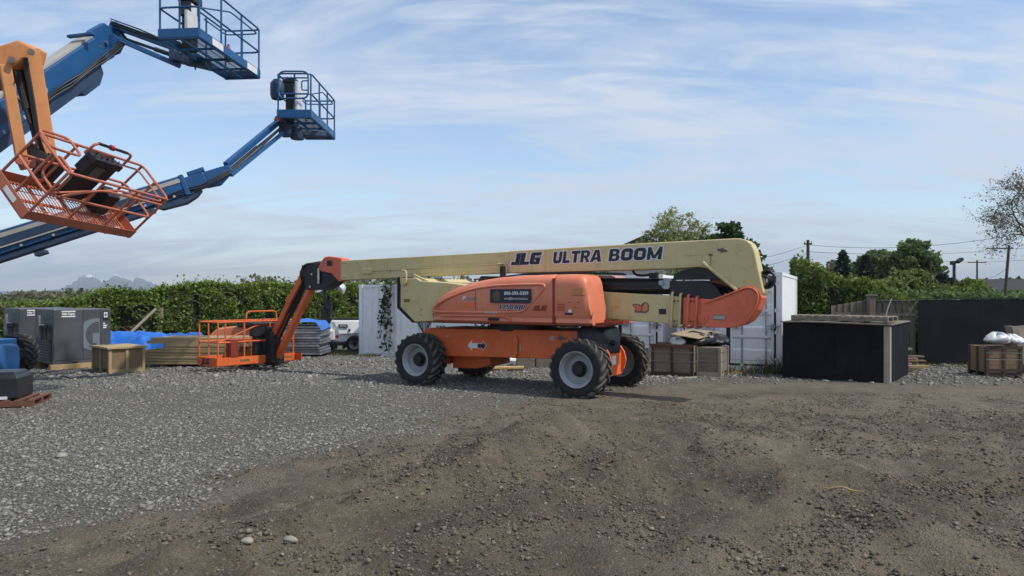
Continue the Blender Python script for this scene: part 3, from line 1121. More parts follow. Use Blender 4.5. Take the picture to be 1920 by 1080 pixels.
for s in (-1, 1):
    st = [(-1.62, 1.66, .93), (-1.60, 1.72, 1.00), (-1.53, 1.80, 1.07), (-1.40, 1.90, 1.11), (-1.16, 2.02, 1.14), (-.9, 2.11, 1.15), (-.60, 2.19, 1.15), (-.3, 2.245, 1.15), (.1, 2.295, 1.15),
          (.5, 2.315, 1.15), (.95, 2.33, 1.15), (1.33, 2.335, 1.15), (1.355, 2.325, 1.13)]
    mb = MB()
    mb.loft([hood_ring(x, zt, yo, 1.37, s) for x, zt, yo in st])
    mb.build('engine_hood', M['hood'], lift, 38)
    st = [(1.385, 2.325, 1.13), (1.41, 2.335, 1.155), (1.7, 2.335, 1.155), (1.88, 2.33, 1.15), (1.96, 2.31, 1.14), (2.01, 2.26, 1.13), (2.05, 2.16, 1.11), (2.09, 1.9, 1.10), (2.13, 1.68, 1.09)]
    mb = MB()
    mb.loft([hood_ring(x, zt, yo, 1.37, s) for x, zt, yo in st])
    mb.build('end_hood', M['hood'], lift, 38)
    mb = MB()
    mb.bb((1.345, s * 1.08 - .06, 1.40), (1.395, s * 1.08 + .06, 2.26))
    mb.build('hood_seam', M['decalred'], lift)
    # raised swage lines
    y = s * 1.152
    mb = MB()
    arch = [(-1.50, 1.63), (-1.35, 1.76), (-1.1, 1.87), (-.75, 1.99), (-.35, 2.08), (.1, 2.125), (.6, 2.14), (1.12, 2.145), (1.2, 2.12), (1.15, 2.04), (.78, 1.68), (.70, 1.62), (.4, 1.60), (-.4, 1.59), (-1.2, 1.59), (-1.45, 1.60)]
    mb.tube(fillet([(x, y, z) for x, z in arch], .06, 3, True), .026, 8, True)
    mb.tube(fillet([(-1.3, y, 1.515), (.2, y, 1.52), (.4, y, 1.49), (.42, y, 1.44)], .05, 3), .018, 6)
    mb.build('hood_swage', M['hood'], lift, 60)
    MB().bb((-.10, s * 1.10 - .06, 1.43), (.14, s * 1.10 + .06, 1.485)).build('hood_latch', M['black'], lift, bevel=.008)
    mb = MB()
    mb.bb((1.62, s * 1.12 - .05, 1.57), (1.78, s * 1.12 + .05, 1.61))
    mb.build('hood_latch', M['black'], lift, bevel=.008)
MB().bb((-1.95, -.42, 2.05), (-1.2, .42, 2.20)).build('boom_rest_pad', M['black'], lift, bevel=.02)
# hoses under the turntable
mb = MB()
for k in range(5):
    x = -.75 + .16 * k
    mb.tube(fillet([(x, -.66, 1.36), (x + .05, -.70, 1.28), (x + .2, -.70, 1.27), (x + .28, -.64, 1.36)], .08, 4), .014, 6)
mb.bb((-.05, -.74, 1.27), (.05, -.66, 1.36))
mb.build('hydraulic_hoses', M['hosegrey'], lift, 40)
MB().bb((-.64, -.66, 1.36), (.3, -.5, 1.40)).build('hose_tray', M['black'], lift)

# tower boom
mb = MB()
mb.xz([(-1.9, 2.02), (1.2, 2.05), (3.40, 1.925), (3.55, 1.90), (3.55, 1.395), (3.35, 1.405), (1.2, 1.52), (-1.9, 1.55)], -.28, .06)
mb.build('tower_boom', M['cream'], lift, bevel=.02)
for x, mt in ((3.40, 'cream'), (3.555, 'cream'), (3.70, 'knuckle'), (3.86, 'knuckle')):
    mb = MB()
    zt, zb = 1.985 - (x - 3.4) * .16, 1.345
    mb.tube(fillet([(x - .02, -.325, zb), (x + .01, -.325, zt), (x + .01, .09, zt), (x - .02, .09, zb)], .045, 2, True), .025, 6, True)
    mb.build('boom_collar', M[mt], lift, 40)
MB().xz([(3.60, 1.895), (4.0, 1.87), (4.0, 1.39), (3.60, 1.395)], -.29, .07).build('boom_sleeve', M['knuckle'], lift, bevel=.015)
mb = MB()
for x in (3.44, 3.51, 3.75, 3.81):
    for z in (1.46, 1.83):
        mb.cyl((x, -.28, z), (x, -.305, z), .016, n=8)
mb.build('collar_bolt', M['black'], lift)
mb = MB()
mb.xz([(3.95, 1.875), (4.14, 1.865), (4.42, 1.97), (4.74, 2.10), (4.86, 2.10), (4.96, 2.02), (5.01, 1.90), (4.94, 1.68), (4.81, 1.49), (4.68, 1.41), (4.50, 1.365), (4.18, 1.355), (3.95, 1.38)], -.335, .10)
mb.build('tower_knuckle', M['knuckle'], lift, bevel=.012)
for s in (-1,):
    mb = MB()
    mb.tube(fillet([(4.03, s * .345, 1.80), (4.40, s * .35, 1.935), (4.72, s * .35, 2.065), (4.84, s * .35, 2.07), (4.93, s * .35, 2.0), (4.95, s * .35, 1.88), (4.87, s * .35, 1.64), (4.76, s * .35, 1.49)], .1, 4), .019, 8)
    mb.build('knuckle_rib', M['knuckle'], lift, 60)
    mb = MB()
    mb.cyl((3.99, s * .335, 1.52), (3.99, s * .36, 1.52), .085, n=24)
    mb.cyl((3.99, s * .36, 1.53), (3.99, s * .385, 1.53), .035, n=16)
    for k in range(5):
        mb.cyl((4.45 + .08 * k, s * .335, 1.72 + .06 * (k % 3)), (4.45 + .08 * k, s * .348, 1.72 + .06 * (k % 3)), .012, n=8)
    mb.build('pivot_pin', M['knuckle'], lift, 40)
MB().bb((4.17, -.345, 1.50), (4.39, -.3375, 1.585)).build('notice_plate', M['gold'], lift)
MB().bb((4.18, -.348, 1.51), (4.38, -.346, 1.575)).build('notice_plate', M['stripe'], lift)
MB().bb((3.14, -.286, 1.58), (3.28, -.282, 1.685)).build('notice_plate', M['ink'], lift)
# orange cartoon-shaped sticker kept as a plain blot with a dark edge
mb = MB()
mb.prism([(2.61, -.284, 1.76), (2.70, -.284, 1.78), (2.79, -.284, 1.75), (2.84, -.284, 1.80), (2.90, -.284, 1.81), (2.95, -.284, 1.74), (2.94, -.284, 1.64), (2.88, -.284, 1.60), (2.66, -.284, 1.61), (2.68, -.284, 1.68)], (0, -.003, 0))
mb.build('sticker_edge', M['decalgrey'], lift)
mb = MB()
mb.prism([(2.64, -.288, 1.745), (2.70, -.288, 1.76), (2.79, -.288, 1.73), (2.80, -.288, 1.64), (2.70, -.288, 1.63), (2.70, -.288, 1.69)], (0, -.003, 0))
mb.build('sticker', M['knuckle'], lift)
mb = MB()
mb.prism([(2.82, -.288, 1.70), (2.86, -.288, 1.78), (2.90, -.288, 1.79), (2.93, -.288, 1.73), (2.92, -.288, 1.65), (2.86, -.288, 1.62), (2.82, -.288, 1.64)], (0, -.003, 0))
mb.build('sticker', M['tan_orange'], lift)
mb = MB()
mb.prism([(2.22, -.288, 1.715), (2.27, -.288, 1.735), (2.34, -.288, 1.72), (2.34, -.288, 1.695), (2.27, -.288, 1.685)], (0, -.003, 0))
mb.build('warning_label', M['decalyellow'], lift)
# lift cylinder and carriers above the tower boom
mb = MB()
mb.cyl((-1.0, 0, 2.20), (3.35, 0, 2.10), .155, n=20)
mb.bb((1.2, -.20, 2.045), (3.3, .20, 2.11))
mb.build('lift_cylinder', M['blackplastic'], lift, 40)
mb = MB()
mb.cyl((3.26, -.22, 2.15), (3.26, .22, 2.15), .10, n=20)
mb.cyl((3.17, -.25, 2.17), (3.17, .25, 2.17), .05, n=14)
mb.build('cylinder_pin', M['galv'], lift, 40)
arc = [(3.84 + .45 * math.cos(math.pi * (1 - k / 16)), 2.225 + .205 * math.sin(math.pi * (1 - k / 16)) ** .8) for k in range(17)]
low = [(3.34, 2.20), (3.95, 2.205)] + [(3.95 + .34 * math.sin(math.pi / 2 * k / 8), 1.865 + .34 * math.cos(math.pi / 2 * k / 8)) for k in range(1, 9)] + [(4.28, 1.84), (3.34, 1.90)]
for poly, y0, y1 in ((arc, -.22, -.13), (arc, -.02, .05), (low, -.26, -.18), (low, -.02, .06)):
    mb = MB()
    mb.xz(poly, y0, y1)
    mb.build('link_plate', M['blackplastic'], lift, 40)
mb = MB()
mb.tube([(3.95 + .33 * math.sin(math.pi / 2 * k / 8), -.262, 1.865 + .33 * math.cos(math.pi / 2 * k / 8)) for k in range(9)], .012, 6)
mb.build('plate_edge', M['black'], lift, 60)
mb = MB()
for k in range(6):
    y = -.16 + .06 * k
    mb.tube(fillet([(4.1, y, 2.15 - .02 * k), (4.5, y, 2.05 - .03 * k), (4.75, y, 2.2), (5.02, y, 2.30), (5.12, y, 2.2), (5.0, y, 2.05), (4.8, y, 2.15)], .14, 5), .022, 6)
mb.build('hydraulic_hoses', M['hosegrey'], lift, 60)
mb = MB()
for k in range(4):
    y = -.12 + .08 * k
    ring = [(5.05 + (.125 - .012 * k) * math.cos(2 * math.pi * j / 20), y, 2.22 + (.155 - .012 * k) * math.sin(2 * math.pi * j / 20)) for j in range(20)]
    mb.tube(ring, .022, 6, True)
mb.build('hose_coil', M['hosegrey'], lift, 60)
MB().bb((4.05, -.16, 2.08), (4.55, .16, 2.24)).build('upright_link', M['decalred'], lift, bevel=.02)

# main boom
mb = MB()
mb.xz([(-.12, 2.865), (2.0, 2.905), (4.50, 2.945), (4.63, 2.94), (4.74, 2.905), (4.82, 2.84), (4.87, 2.73), (4.95, 2.35), (5.03, 1.99), (4.98, 1.90), (4.80, 1.92), (4.62, 1.98), (4.45, 2.11), (4.30, 2.26),
       (4.18, 2.36), (4.05, 2.42), (3.90, 2.45), (3.38, 2.425), (1.6, 2.405), (-.12, 2.395)], -.30, .08)
mb.build('main_boom', M['cream'], lift, bevel=.022, seg=3)
mb = MB()
mb.xz([(-5.0, 2.775), (-.12, 2.855), (-.12, 2.405), (-5.0, 2.295)], -.255, .055)
mb.build('fly_boom', M['cream'], lift, bevel=.015)
mb = MB()
mb.beam((-4.0, -.262, 2.515), (-.2, -.262, 2.60), .03, .028)
mb.tube(fillet([(-.42, -.30, 2.595), (-.24, -.30, 2.60), (-.20, -.30, 2.55), (-.20, -.30, 2.36)], .05, 3), .016, 6)
mb.build('hose_track', M['cream'], lift)
mb = MB()
mb.beam((-2.9, -.258, 2.465), (-.30, -.258, 2.535), .012, .115)
mb.build('side_plate', M['cream'], lift, bevel=.004)
MB().box((-4.11, -.268, 2.505), (.27, .04, .135), (0, -.016, 0)).build('track_bracket', M['cream'], lift, bevel=.008)
MB().bb((-.30, -.40, 2.30), (-.20, -.305, 2.55)).build('hose_guide', M['black'], lift, bevel=.02)
mb = MB()
for x in (-4.93, -4.88, -4.83):
    for z in (2.36, 2.70):
        mb.cyl((x, -.25, z), (x, -.262, z), .010, n=6)
mb.build('bolt', M['black'], lift)
mb = MB()
mb.tube([(3.98, -.325, 2.53), (4.58, -.325, 2.03)], .034, 8)
mb.build('brace_tube', M['cream'], lift, 40)
mb = MB()
mb.prism([(3.60, -.302, 2.66), (3.66, -.302, 2.81), (4.02, -.302, 2.83), (4.0, -.302, 2.67)], (0, -.006, 0))
mb.prism([(3.40, -.302, 2.482), (3.40, -.302, 2.505), (3.55, -.302, 2.507), (3.55, -.302, 2.484)], (0, -.004, 0))
mb.prism([(3.70, -.302, 2.487), (3.70, -.302, 2.51), (3.85, -.302, 2.512), (3.85, -.302, 2.489)], (0, -.004, 0))
mb.build('boom_doubler', M['cream'], lift, bevel=.003)
mb = MB()
for x, z, r in ((4.32, 2.74, .04), (4.11, 2.665, .02)):
    mb.cyl((x, -.30, z), (x, -.32, z), r, n=14)
    mb.box((x, -.305, z), (r * 4.2, .012, r * .9), (0, .2, 0))
mb.box((4.11, -.304, 2.58), (.006, .006, .2))
mb.build('pin_keeper', M['fence'], lift)
mb = MB()
mb.tube(fillet([(2.55, -.1, 2.41), (2.6, -.1, 2.33), (2.75, -.1, 2.31), (2.95, -.1, 2.33)], .06, 4), .025, 6)
mb.bb((2.9, -.16, 2.26), (3.05, -.04, 2.36))
mb.build('hydraulic_fitting', M['black'], lift)

# boom head, jib and platform
mb = MB()
mb.xz([(-4.985, 2.83), (-4.985, 2.265), (-5.10, 2.27), (-5.22, 2.36), (-5.34, 2.46), (-5.72, 2.53), (-5.79, 2.62), (-5.72, 2.76), (-5.58, 2.88), (-5.45, 2.90), (-5.15, 2.865)], -.235, .06)
mb.build('boom_head', M['knuckle'], lift, bevel=.025, seg=3)
mb = MB()
mb.bb((-5.46, -.27, 2.66), (-5.30, -.236, 2.79))
mb.xz([(-6.45, 2.68), (-6.25, 2.75), (-5.75, 2.66), (-5.55, 2.50), (-5.30, 2.42), (-5.22, 2.30), (-5.45, 2.15), (-5.70, 2.06), (-6.25, 2.06), (-6.32, 2.20), (-6.35, 2.45)], -.19, .19)
mb.build('jib_rotator', M['black'], lift, bevel=.02)
mb = MB()
for k in range(7):
    y = -.2 + .05 * k
    mb.tube(fillet([(-5.40, y * .6, 2.62), (-5.8, y, 2.72 + .03 * (k % 3)), (-6.2, y, 2.74 - .04 * (k % 2)), (-6.42, y, 2.62), (-6.48, y, 2.45), (-6.42, y, 2.30)], .12, 4), .018, 6)
mb.build('hydraulic_hoses', M['hosegrey'], lift, 60)
mb = MB()
mb.cyl((-5.78, -.225, 2.22), (-5.78, -.225, 2.60), .035, n=10)
mb.cyl((-6.1, -.22, 2.14), (-6.1, -.20, 2.14), .03, n=10)
mb.cyl((-6.05, -.21, 2.46), (-6.05, -.19, 2.46), .03, n=10)
mb.build('chrome_rod', M['steel'], lift, 40)
mb = MB()
mb.beam((-6.40, -.02, 2.60), (-7.72, -.02, .74), .18, .15)
mb.beam((-6.93, -.02, 1.88), (-7.05, -.02, 1.72), .20, .19)
mb.build('jib_arm', M['orange'], lift, bevel=.012)
mb = MB()
mb.beam((-6.22, -.02, 2.16), (-7.55, -.02, .20), .18, .125)
mb.build('jib_arm', M['orange'], lift, bevel=.012)
mb = MB()
mb.cyl((-6.45, -.02, 2.28), (-7.0, -.02, 1.45), .06, n=12)
mb.cyl((-7.0, -.02, 1.45), (-7.5, -.02, .70), .032, n=10)
mb.tube([(-6.4, -.10, 2.36), (-7.0, -.10, 1.52), (-7.6, -.10, .62)], .02, 6)
mb.tube([(-6.42, .06, 2.34), (-7.02, .06, 1.50), (-7.62, .06, .60)], .02, 6)
mb.build('jib_cylinder', M['black'], lift, 40)
mb = MB()
mb.bb((-7.95, -.26, .10), (-7.45, .16, .75))
mb.cyl((-7.70, -.05, .06), (-7.70, -.05, .95), .16, n=18)
mb.build('platform_rotator', M['black'], lift, bevel=.03)
Lb = 2.26
c66, s66 = math.cos(R(83)), math.sin(R(83))
bk = basket(lift, 'work_platform', M4((-7.885, -1.61, .17), (c66, s66, 0), (-s66, c66, 0), (0, 0, 1)), Lb, .92, 1.07, M['orange'], M['black'], attach='near', toe=.17, console_x=.60)
mb = MB()
for k in range(3):
    mb.bb((1.30 + .05 * k, -.02, .25 + .2 * k), (1.62 - .03 * k, .30, .52 + .2 * k))
mb.build('manifold_box', M['blackplastic'], bk, bevel=.02)
MB().bb((.36, -.02, .16), (.58, .22, .62)).build('tool_tray', M['decalred'], bk, bevel=.01)
mb = MB()
mb.bb((.62, -.0155, .04), (.90, -.0125, .10))
mb.build('notice_plate', M['gold'], bk)
MB().bb((1.95, -.0155, .04), (2.16, -.0125, .10)).build('notice_plate', M['gold'], bk)
letters('JLG', .19, (-.0125, .72, -.0), (0, -1, 0), (0, 0, 1), M['ink'], bk, shear=.25, bold=.008, width=.42)
mb = MB()
mb.bb((2.28, -.30, -.03), (2.295, .3, .17))
mb.build('toe_board', M['orange'], bk)

# weld seams, panel joints and bolts
MB().bb((-.405, -1.156, 1.62), (-.395, -1.14, 2.03)).build('panel_joint', M['decalred'], lift)
for x in (-3.4, -2.2, -1.1):
    MB().box((x, -.2565, 2.47 + (x + 5) * .0205), (.012, .006, .10)).build('panel_joint', M['darkwood'], lift)
mb = MB()
for k in range(12):
    mb.cyl((-1.2 + .23 * k, -.70, 1.165 + .0025 * k), (-1.2 + .23 * k, -.708, 1.165 + .0025 * k), .010, n=6)
mb.build('bolt', M['orange'], lift)
for x, z in ((-1.95, 1.50), (-1.95, 1.62), (-2.36, 1.62), (-2.36, 2.02)):
    MB().cyl((x, -.945, z), (x, -.958, z), .012, n=8).build('bolt', M['black'], lift)
for z in (1.64, 1.67, 1.70, 1.73, 1.76):
    MB().bb((1.46, -1.159, z), (1.62, -1.153, z + .010)).build('vent_slot', M['decalred'], lift)
mb = MB()
mb.tube(fillet([(-1.0, -.32, 2.27), (.2, -.33, 2.36), (1.8, -.33, 2.37), (2.5, -.32, 2.33)], .2, 4), .016, 6)
mb.tube(fillet([(-.9, -.30, 2.24), (.3, -.31, 2.38), (1.7, -.31, 2.385), (2.45, -.30, 2.35)], .2, 4), .014, 6)
mb.build('hydraulic_line', M['hosegrey'], lift, 60)
for k in range(3):
    MB().cyl((4.30 + .16 * k, -.334, 1.95 + .055 * k), (4.30 + .16 * k, -.347, 1.95 + .055 * k), .013, n=8).build('bolt', M['decalred'], lift)
mb = MB()
mb.xz([(4.60, 1.93), (4.72, 1.98), (4.80, 1.62), (4.70, 1.56)], -.341, -.335)
mb.build('doubler_plate', M['knuckle'], lift, bevel=.002)

# ---- markings on the lift
J = [('J', [(0.0, 0.0), (0.33, 0.0), (0.47, 0.0), (0.62, 1.0), (0.36, 1.0), (0.26, 0.28), (0.04, 0.28)]),
     ('L', [(0.50, 0.0), (1.04, 0.0), (1.08, 0.27), (0.80, 0.27), (0.91, 1.0), (0.65, 1.0)]),
     ('G', [(1.10, 0.12), (1.18, 0.0), (1.66, 0.0), (1.74, 0.56), (1.42, 0.56), (1.40, 0.40), (1.47, 0.40), (1.45, 0.24), (1.36, 0.24), (1.43, 0.74), (1.78, 0.74), (1.82, 1.0), (1.30, 1.0), (1.20, 0.90)])]


def jlg(parent, x, y, z, wid, hgt, slope, mat, outline, nrm=-1):
    for off, mt, grow in ((.002, outline, .10), (.006, mat, 0)):
        if mt is None:
            continue
        for nme, poly in J:
            mb = MB()
            cx = sum(p[0] for p in poly) / len(poly)
            pts = []
            for i, (a, b) in enumerate(poly):
                if grow:
                    # push every corner outwards for the white edge
                    pa, pb = Vector(poly[i - 1]), Vector(poly[(i + 1) % len(poly)])
                    p = Vector((a, b))
                    e1, e2 = (p - pa).normalized(), (pb - p).normalized()
                    n1, n2 = Vector((e1.y, -e1.x)), Vector((e2.y, -e2.x))
                    nn = (n1 + n2)
                    if nn.length > 1e-3:
                        nn = nn.normalized() * min(.11, .065 / max(.45, nn.normalized().dot(n1)))
                    a, b = a + nn.x, b + nn.y
                pts.append((x + a / 1.82 * wid, y + nrm * off, z + b * hgt + slope * a / 1.82 * wid))
            mb.prism(pts, (0, nrm * .003, 0))
            mb.build('letter', mt, parent)


# heavy italic block capitals, each built of convex strokes with a white edge
BLOCK = {
    'U': (.80, [[(0, .25), (.28, .25), (.28, 1), (0, 1)], [(.52, .25), (.80, .25), (.80, 1), (.52, 1)], [(0, .27), (.06, .10), (.20, 0), (.60, 0), (.74, .10), (.80, .27)]]),
    'L': (.66, [[(0, 0), (.28, 0), (.28, 1), (0, 1)], [(.26, 0), (.66, 0), (.66, .24), (.26, .24)]]),
    'T': (.76, [[(0, .76), (.76, .76), (.76, 1), (0, 1)], [(.24, 0), (.52, 0), (.52, .78), (.24, .78)]]),
    'R': (.82, [[(0, 0), (.27, 0), (.27, 1), (0, 1)], [(.25, .80), (.66, .80), (.60, 1), (.25, 1)], [(.25, .38), (.60, .38), (.66, .58), (.25, .58)],
                [(.52, .56), (.58, .38), (.72, .46), (.79, .60), (.79, .78), (.72, .92), (.58, 1), (.52, .82)], [(.34, .42), (.58, .42), (.86, 0), (.56, 0)]]),
    'A': (.92, [[(-.04, 0), (.25, 0), (.50, 1), (.28, 1)], [(.64, 0), (.94, 0), (.66, 1), (.40, 1)], [(.20, .18), (.72, .18), (.66, .38), (.26, .38)]]),
    'B': (.80, [[(0, 0), (.27, 0), (.27, 1), (0, 1)], [(.25, .80), (.60, .80), (.56, 1), (.25, 1)], [(.25, .42), (.62, .42), (.62, .60), (.25, .60)], [(.25, 0), (.58, 0), (.62, .20), (.25, .20)],
                [(.50, .56), (.60, .52), (.74, .62), (.76, .80), (.68, .95), (.54, 1), (.50, .84)], [(.52, .18), (.58, 0), (.74, .07), (.81, .24), (.80, .38), (.70, .52), (.52, .54)]]),
    'O': (.86, [[(0, .25), (.28, .25), (.28, .75), (0, .75)], [(.58, .25), (.86, .25), (.86, .75), (.58, .75)], [(0, .28), (.06, .10), (.24, 0), (.62, 0), (.80, .10), (.86, .28), (.58, .28), (.28, .28)],
                [(0, .72), (.28, .72), (.58, .72), (.86, .72), (.80, .90), (.62, 1), (.24, 1), (.06, .90)]]),
    'M': (1.04, [[(0, 0), (.25, 0), (.25, 1), (0, 1)], [(.79, 0), (1.04, 0), (1.04, 1), (.79, 1)], [(.22, 1), (.02, 1), (.40, .10), (.62, .10)], [(.82, 1), (1.02, 1), (.64, .10), (.42, .10)]]),
}


def grow_poly(p, g):
    n, c, out = len(p), Vector((sum(q[0] for q in p) / len(p), sum(q[1] for q in p) / len(p))), []
    area = sum(p[i][0] * p[(i + 1) % n][1] - p[(i + 1) % n][0] * p[i][1] for i in range(n))
    sg = 1 if area > 0 else -1
    for i in range(n):
        a, b, d = Vector(p[i - 1]), Vector(p[i]), Vector(p[(i + 1) % n])
        e1, e2 = (b - a).normalized(), (d - b).normalized()
        n1, n2 = Vector((e1.y, -e1.x)) * sg, Vector((e2.y, -e2.x)) * sg
        m = (n1 + n2)
        m = m.normalized() if m.length > 1e-4 else n1
        out.append(b + m * (g / max(.5, m.dot(n1))))
    return [(q.x, q.y) for q in out]


def block_word(word, parent, x, y, z, width, hgt, slope, shear=.16, gap=.10):
    tot = sum(BLOCK[c][0] for c in word) + gap * (len(word) - 1)
    sx = width / tot
    u0 = 0.0
    for c in word:
        w, strokes = BLOCK[c]
        for off, mt, g in ((.002, 'decalwhite', .085), (.006, 'ink', 0)):
            mb = MB()
            for k, st in enumerate(strokes):
                pts = grow_poly(st, g) if g else st
                mb.prism([(x + (u0 + u + shear * v * hgt / sx) * sx, y - off - .0002 * k, z + v * hgt + slope * (u0 + u) * sx) for u, v in pts], (0, -.0025, 0))
            mb.build('letter', M[mt], parent)
        u0 += w + gap


jlg(lift, -.075, -.300, 2.560, .74, .245, .014, M['ink'], M['decalwhite'])
block_word('ULTRA', lift, .91, -.300, 2.575, 1.06, .235, .014)
block_word('BOOM', lift, 2.13, -.300, 2.592, 1.06, .235, .014)
# hood panel and model number
MB().bb((-.03, -1.185, 1.785), (.90, -1.170, 2.055)).build('phone_sign', M['ink'], lift)
letters('800-593-5359', .088, (.30, -1.185, 1.945), (1, 0, 0), (0, 0, 1), M['decalwhite'], lift, bold=.003, width=.55, spacing=1.1)
letters('info@furorrental.ca', .062, (.30, -1.185, 1.85), (1, 0, 0), (0, 0, 1), M['decalwhite'], lift, width=.53)
mb = MB()
for k in range(7):
    a = -.085 + .17 * k / 6
    hgt = .10 * math.sqrt(max(0, 1 - (a / .12) ** 2))
    mb.prism([(.125 + a - .008, -1.1865, 1.92 - hgt), (.125 + a + .004, -1.1865, 1.92 - hgt), (.125 + a * .8 + .006, -1.1865, 1.92 + hgt), (.125 + a * .8 - .008, -1.1865, 1.92 + hgt)], (0, -.003, 0))
mb.build('sign_emblem', M['gold'], lift)
letters('1250AJP', .135, (.155, -1.172, 1.658), (1, 0, 0), (0, 0, 1), M['decalwhite'], lift, shear=.2, width=.58, proud=.003, spacing=1.08, strikes=[(.012 * math.cos(k * math.pi / 4), .010 * math.sin(k * math.pi / 4)) for k in range(8)])
letters('1250AJP', .135, (.155, -1.172, 1.658), (1, 0, 0), (0, 0, 1), M['ink'], lift, shear=.2, width=.58, proud=.007, spacing=1.08, strikes=[(-.006, 0), (0, .003), (.006, 0)])
jlg(lift, .92, -1.162, 1.645, .32, .095, 0, M['decalred'], None)
letters('F', .10, (-.72, -1.160, 1.84), (1, 0, 0), (0, 0, 1), M['decalwhite'], lift, shear=.3, bold=.008, width=.10)
letters('POWER', .06, (-.60, -1.160, 1.84), (1, 0, 0), (0, 0, 1), M['decalwhite'], lift, shear=.2, bold=.006, width=.22)
letters('POWER', .06, (-.595, -1.164, 1.842), (1, 0, 0), (0, 0, 1), M['ink'], lift, shear=.2, bold=.001, width=.21)
MB().bb((-.16, -1.178, 1.575), (.0, -1.155, 1.615)).build('notice_plate', M['stripe'], lift)
mb = MB()
mb.bb((.015, -1.178, 1.575), (.14, -1.155, 1.615))
mb.build('notice_plate', M['stripe'], lift)
MB().bb((-.70, -1.158, 1.70), (-.42, -1.154, 1.775)).build('paint_patch', M['orange'], lift)
MB().bb((1.76, -1.160, 1.97), (1.99, -1.156, 2.075)).build('paint_patch', M['tan_orange'], lift)
mb = MB()
for x, z, w in ((1.75, 1.93, .16), (1.93, 1.93, .1), (1.68, 1.80, .07), (1.86, 1.80, .05), (1.78, 1.70, .10)):
    mb.bb((x, -1.160, z), (x + w, -1.1565, z + .008))
mb.build('small_print', M['decalred'], lift)
MB().bb((1.69, -1.162, 1.60), (1.76, -1.157, 1.67)).build('notice_plate', M['decalwhite'], lift)
# drive arrows on the chassis
mb = MB()
mb.prism([(-.90, -.702, .875), (-.795, -.702, .985), (-.795, -.702, .925), (-.655, -.702, .927), (-.655, -.702, .823), (-.795, -.702, .82), (-.795, -.702, .765)], (0, -.004, 0))
mb.build('drive_arrow', M['decalwhite'], lift)
mb = MB()
mb.prism([(-.42, -.702, .885), (-.525, -.702, .99), (-.525, -.702, .93), (-.655, -.702, .927), (-.655, -.702, .823), (-.525, -.702, .825), (-.525, -.702, .77)], (0, -.0025, 0))
mb.build('drive_arrow_edge', M['decalwhite'], lift)
mb = MB()
mb.prism([(-.435, -.705, .885), (-.516, -.705, .965), (-.516, -.705, .918), (-.650, -.705, .917), (-.650, -.705, .834), (-.516, -.705, .836), (-.516, -.705, .793)], (0, -.003, 0))
mb.build('drive_arrow', M['ink'], lift)
MB().bb((1.06, -.706, 1.05), (1.15, -.702, 1.13)).build('notice_plate', M['stripe'], lift)
MB().bb((-1.47, -.706, 1.03), (-1.40, -.702, 1.08)).build('notice_plate', M['stripe'], lift)
mb = MB()
mb.bb((.37, -.706, .80), (.405, -.702, .96))
mb.build('notice_plate', M['stripe'], lift)
mb = MB()
mb.cyl((1.30, -.702, 1.10), (1.30, -.708, 1.10), .05, n=16)
mb.bb((1.22, -.7065, 1.08), (1.42, -.7025, 1.11))
mb.build('round_label', M['decalgrey'], lift)


# ------------------------------------------------------------------ raised lifts at the side of the yard
def lift_base(root, x, y, yaw, paint_m, rimm, boom_p0, wheels=True, z=0.0):
    """chassis, wheels and turntable of a raised lift (root sits at the world origin)"""
    Rz = Matrix.Rotation(yaw, 3, 'Z')

    def T(p):
        return Rz @ Vector(p) + Vector((x, y, z))
    mb = MB()
    mb.box(T((0, 0, .72)), (3.0, 1.3, .42), Rz)
    mb.build('chassis', paint_m, root, bevel=.03)
    for sx in (-1.25, 1.25):
        mb = MB()
        mb.beam(T((sx, -.85, .5)), T((sx, .85, .5)), .26, .24)
        mb.build('axle', M['black'], root, bevel=.02)
        for sy in (-.9, .9):
            w = wheel(root, 0, 0, 0, rim=rimm, scale=.9)
            w.location = T((sx, sy, .504))
            w.rotation_euler = (0, 0, yaw + (math.pi if sy > 0 else 0))
    mb = MB()
    mb.cyl(T((0, 0, .9)), T((0, 0, 1.02)), .5, n=28)
    mb.build('slew_ring', M['black'], root, 40)
    for s in (-1, 1):
        mb = MB()
        mb.prism([T(p) for p in ((-1.5, s * .45, 1.02), (1.3, s * .45, 1.02), (1.4, s * .45, 1.25), (.9, s * .45, 1.65), (-1.2, s * .45, 1.72), (-1.55, s * .45, 1.5))], Rz @ Vector((0, s * .6, 0)))
        mb.build('engine_hood', paint_m, root, bevel=.06, seg=3)
    mb = MB()
    mb.box(T((-1.75, 0, 1.35)), (.5, 1.9, .7), Rz)
    mb.build('counterweight', M['black'], root, bevel=.05)
    mb = MB()
    b = Vector(boom_p0)
    for s in (-1, 1):
        q = Rz @ Vector((0, s * .38, 0))
        mb.prism([T((-.6, 0, 1.0)) + q, T((.4, 0, 1.0)) + q, b + q + Vector((0, 0, .18)), b + q - Rz @ Vector((.3, 0, -.1))], Rz @ Vector((0, s * .05, 0)))
    mb.build('boom_bracket', paint_m, root)


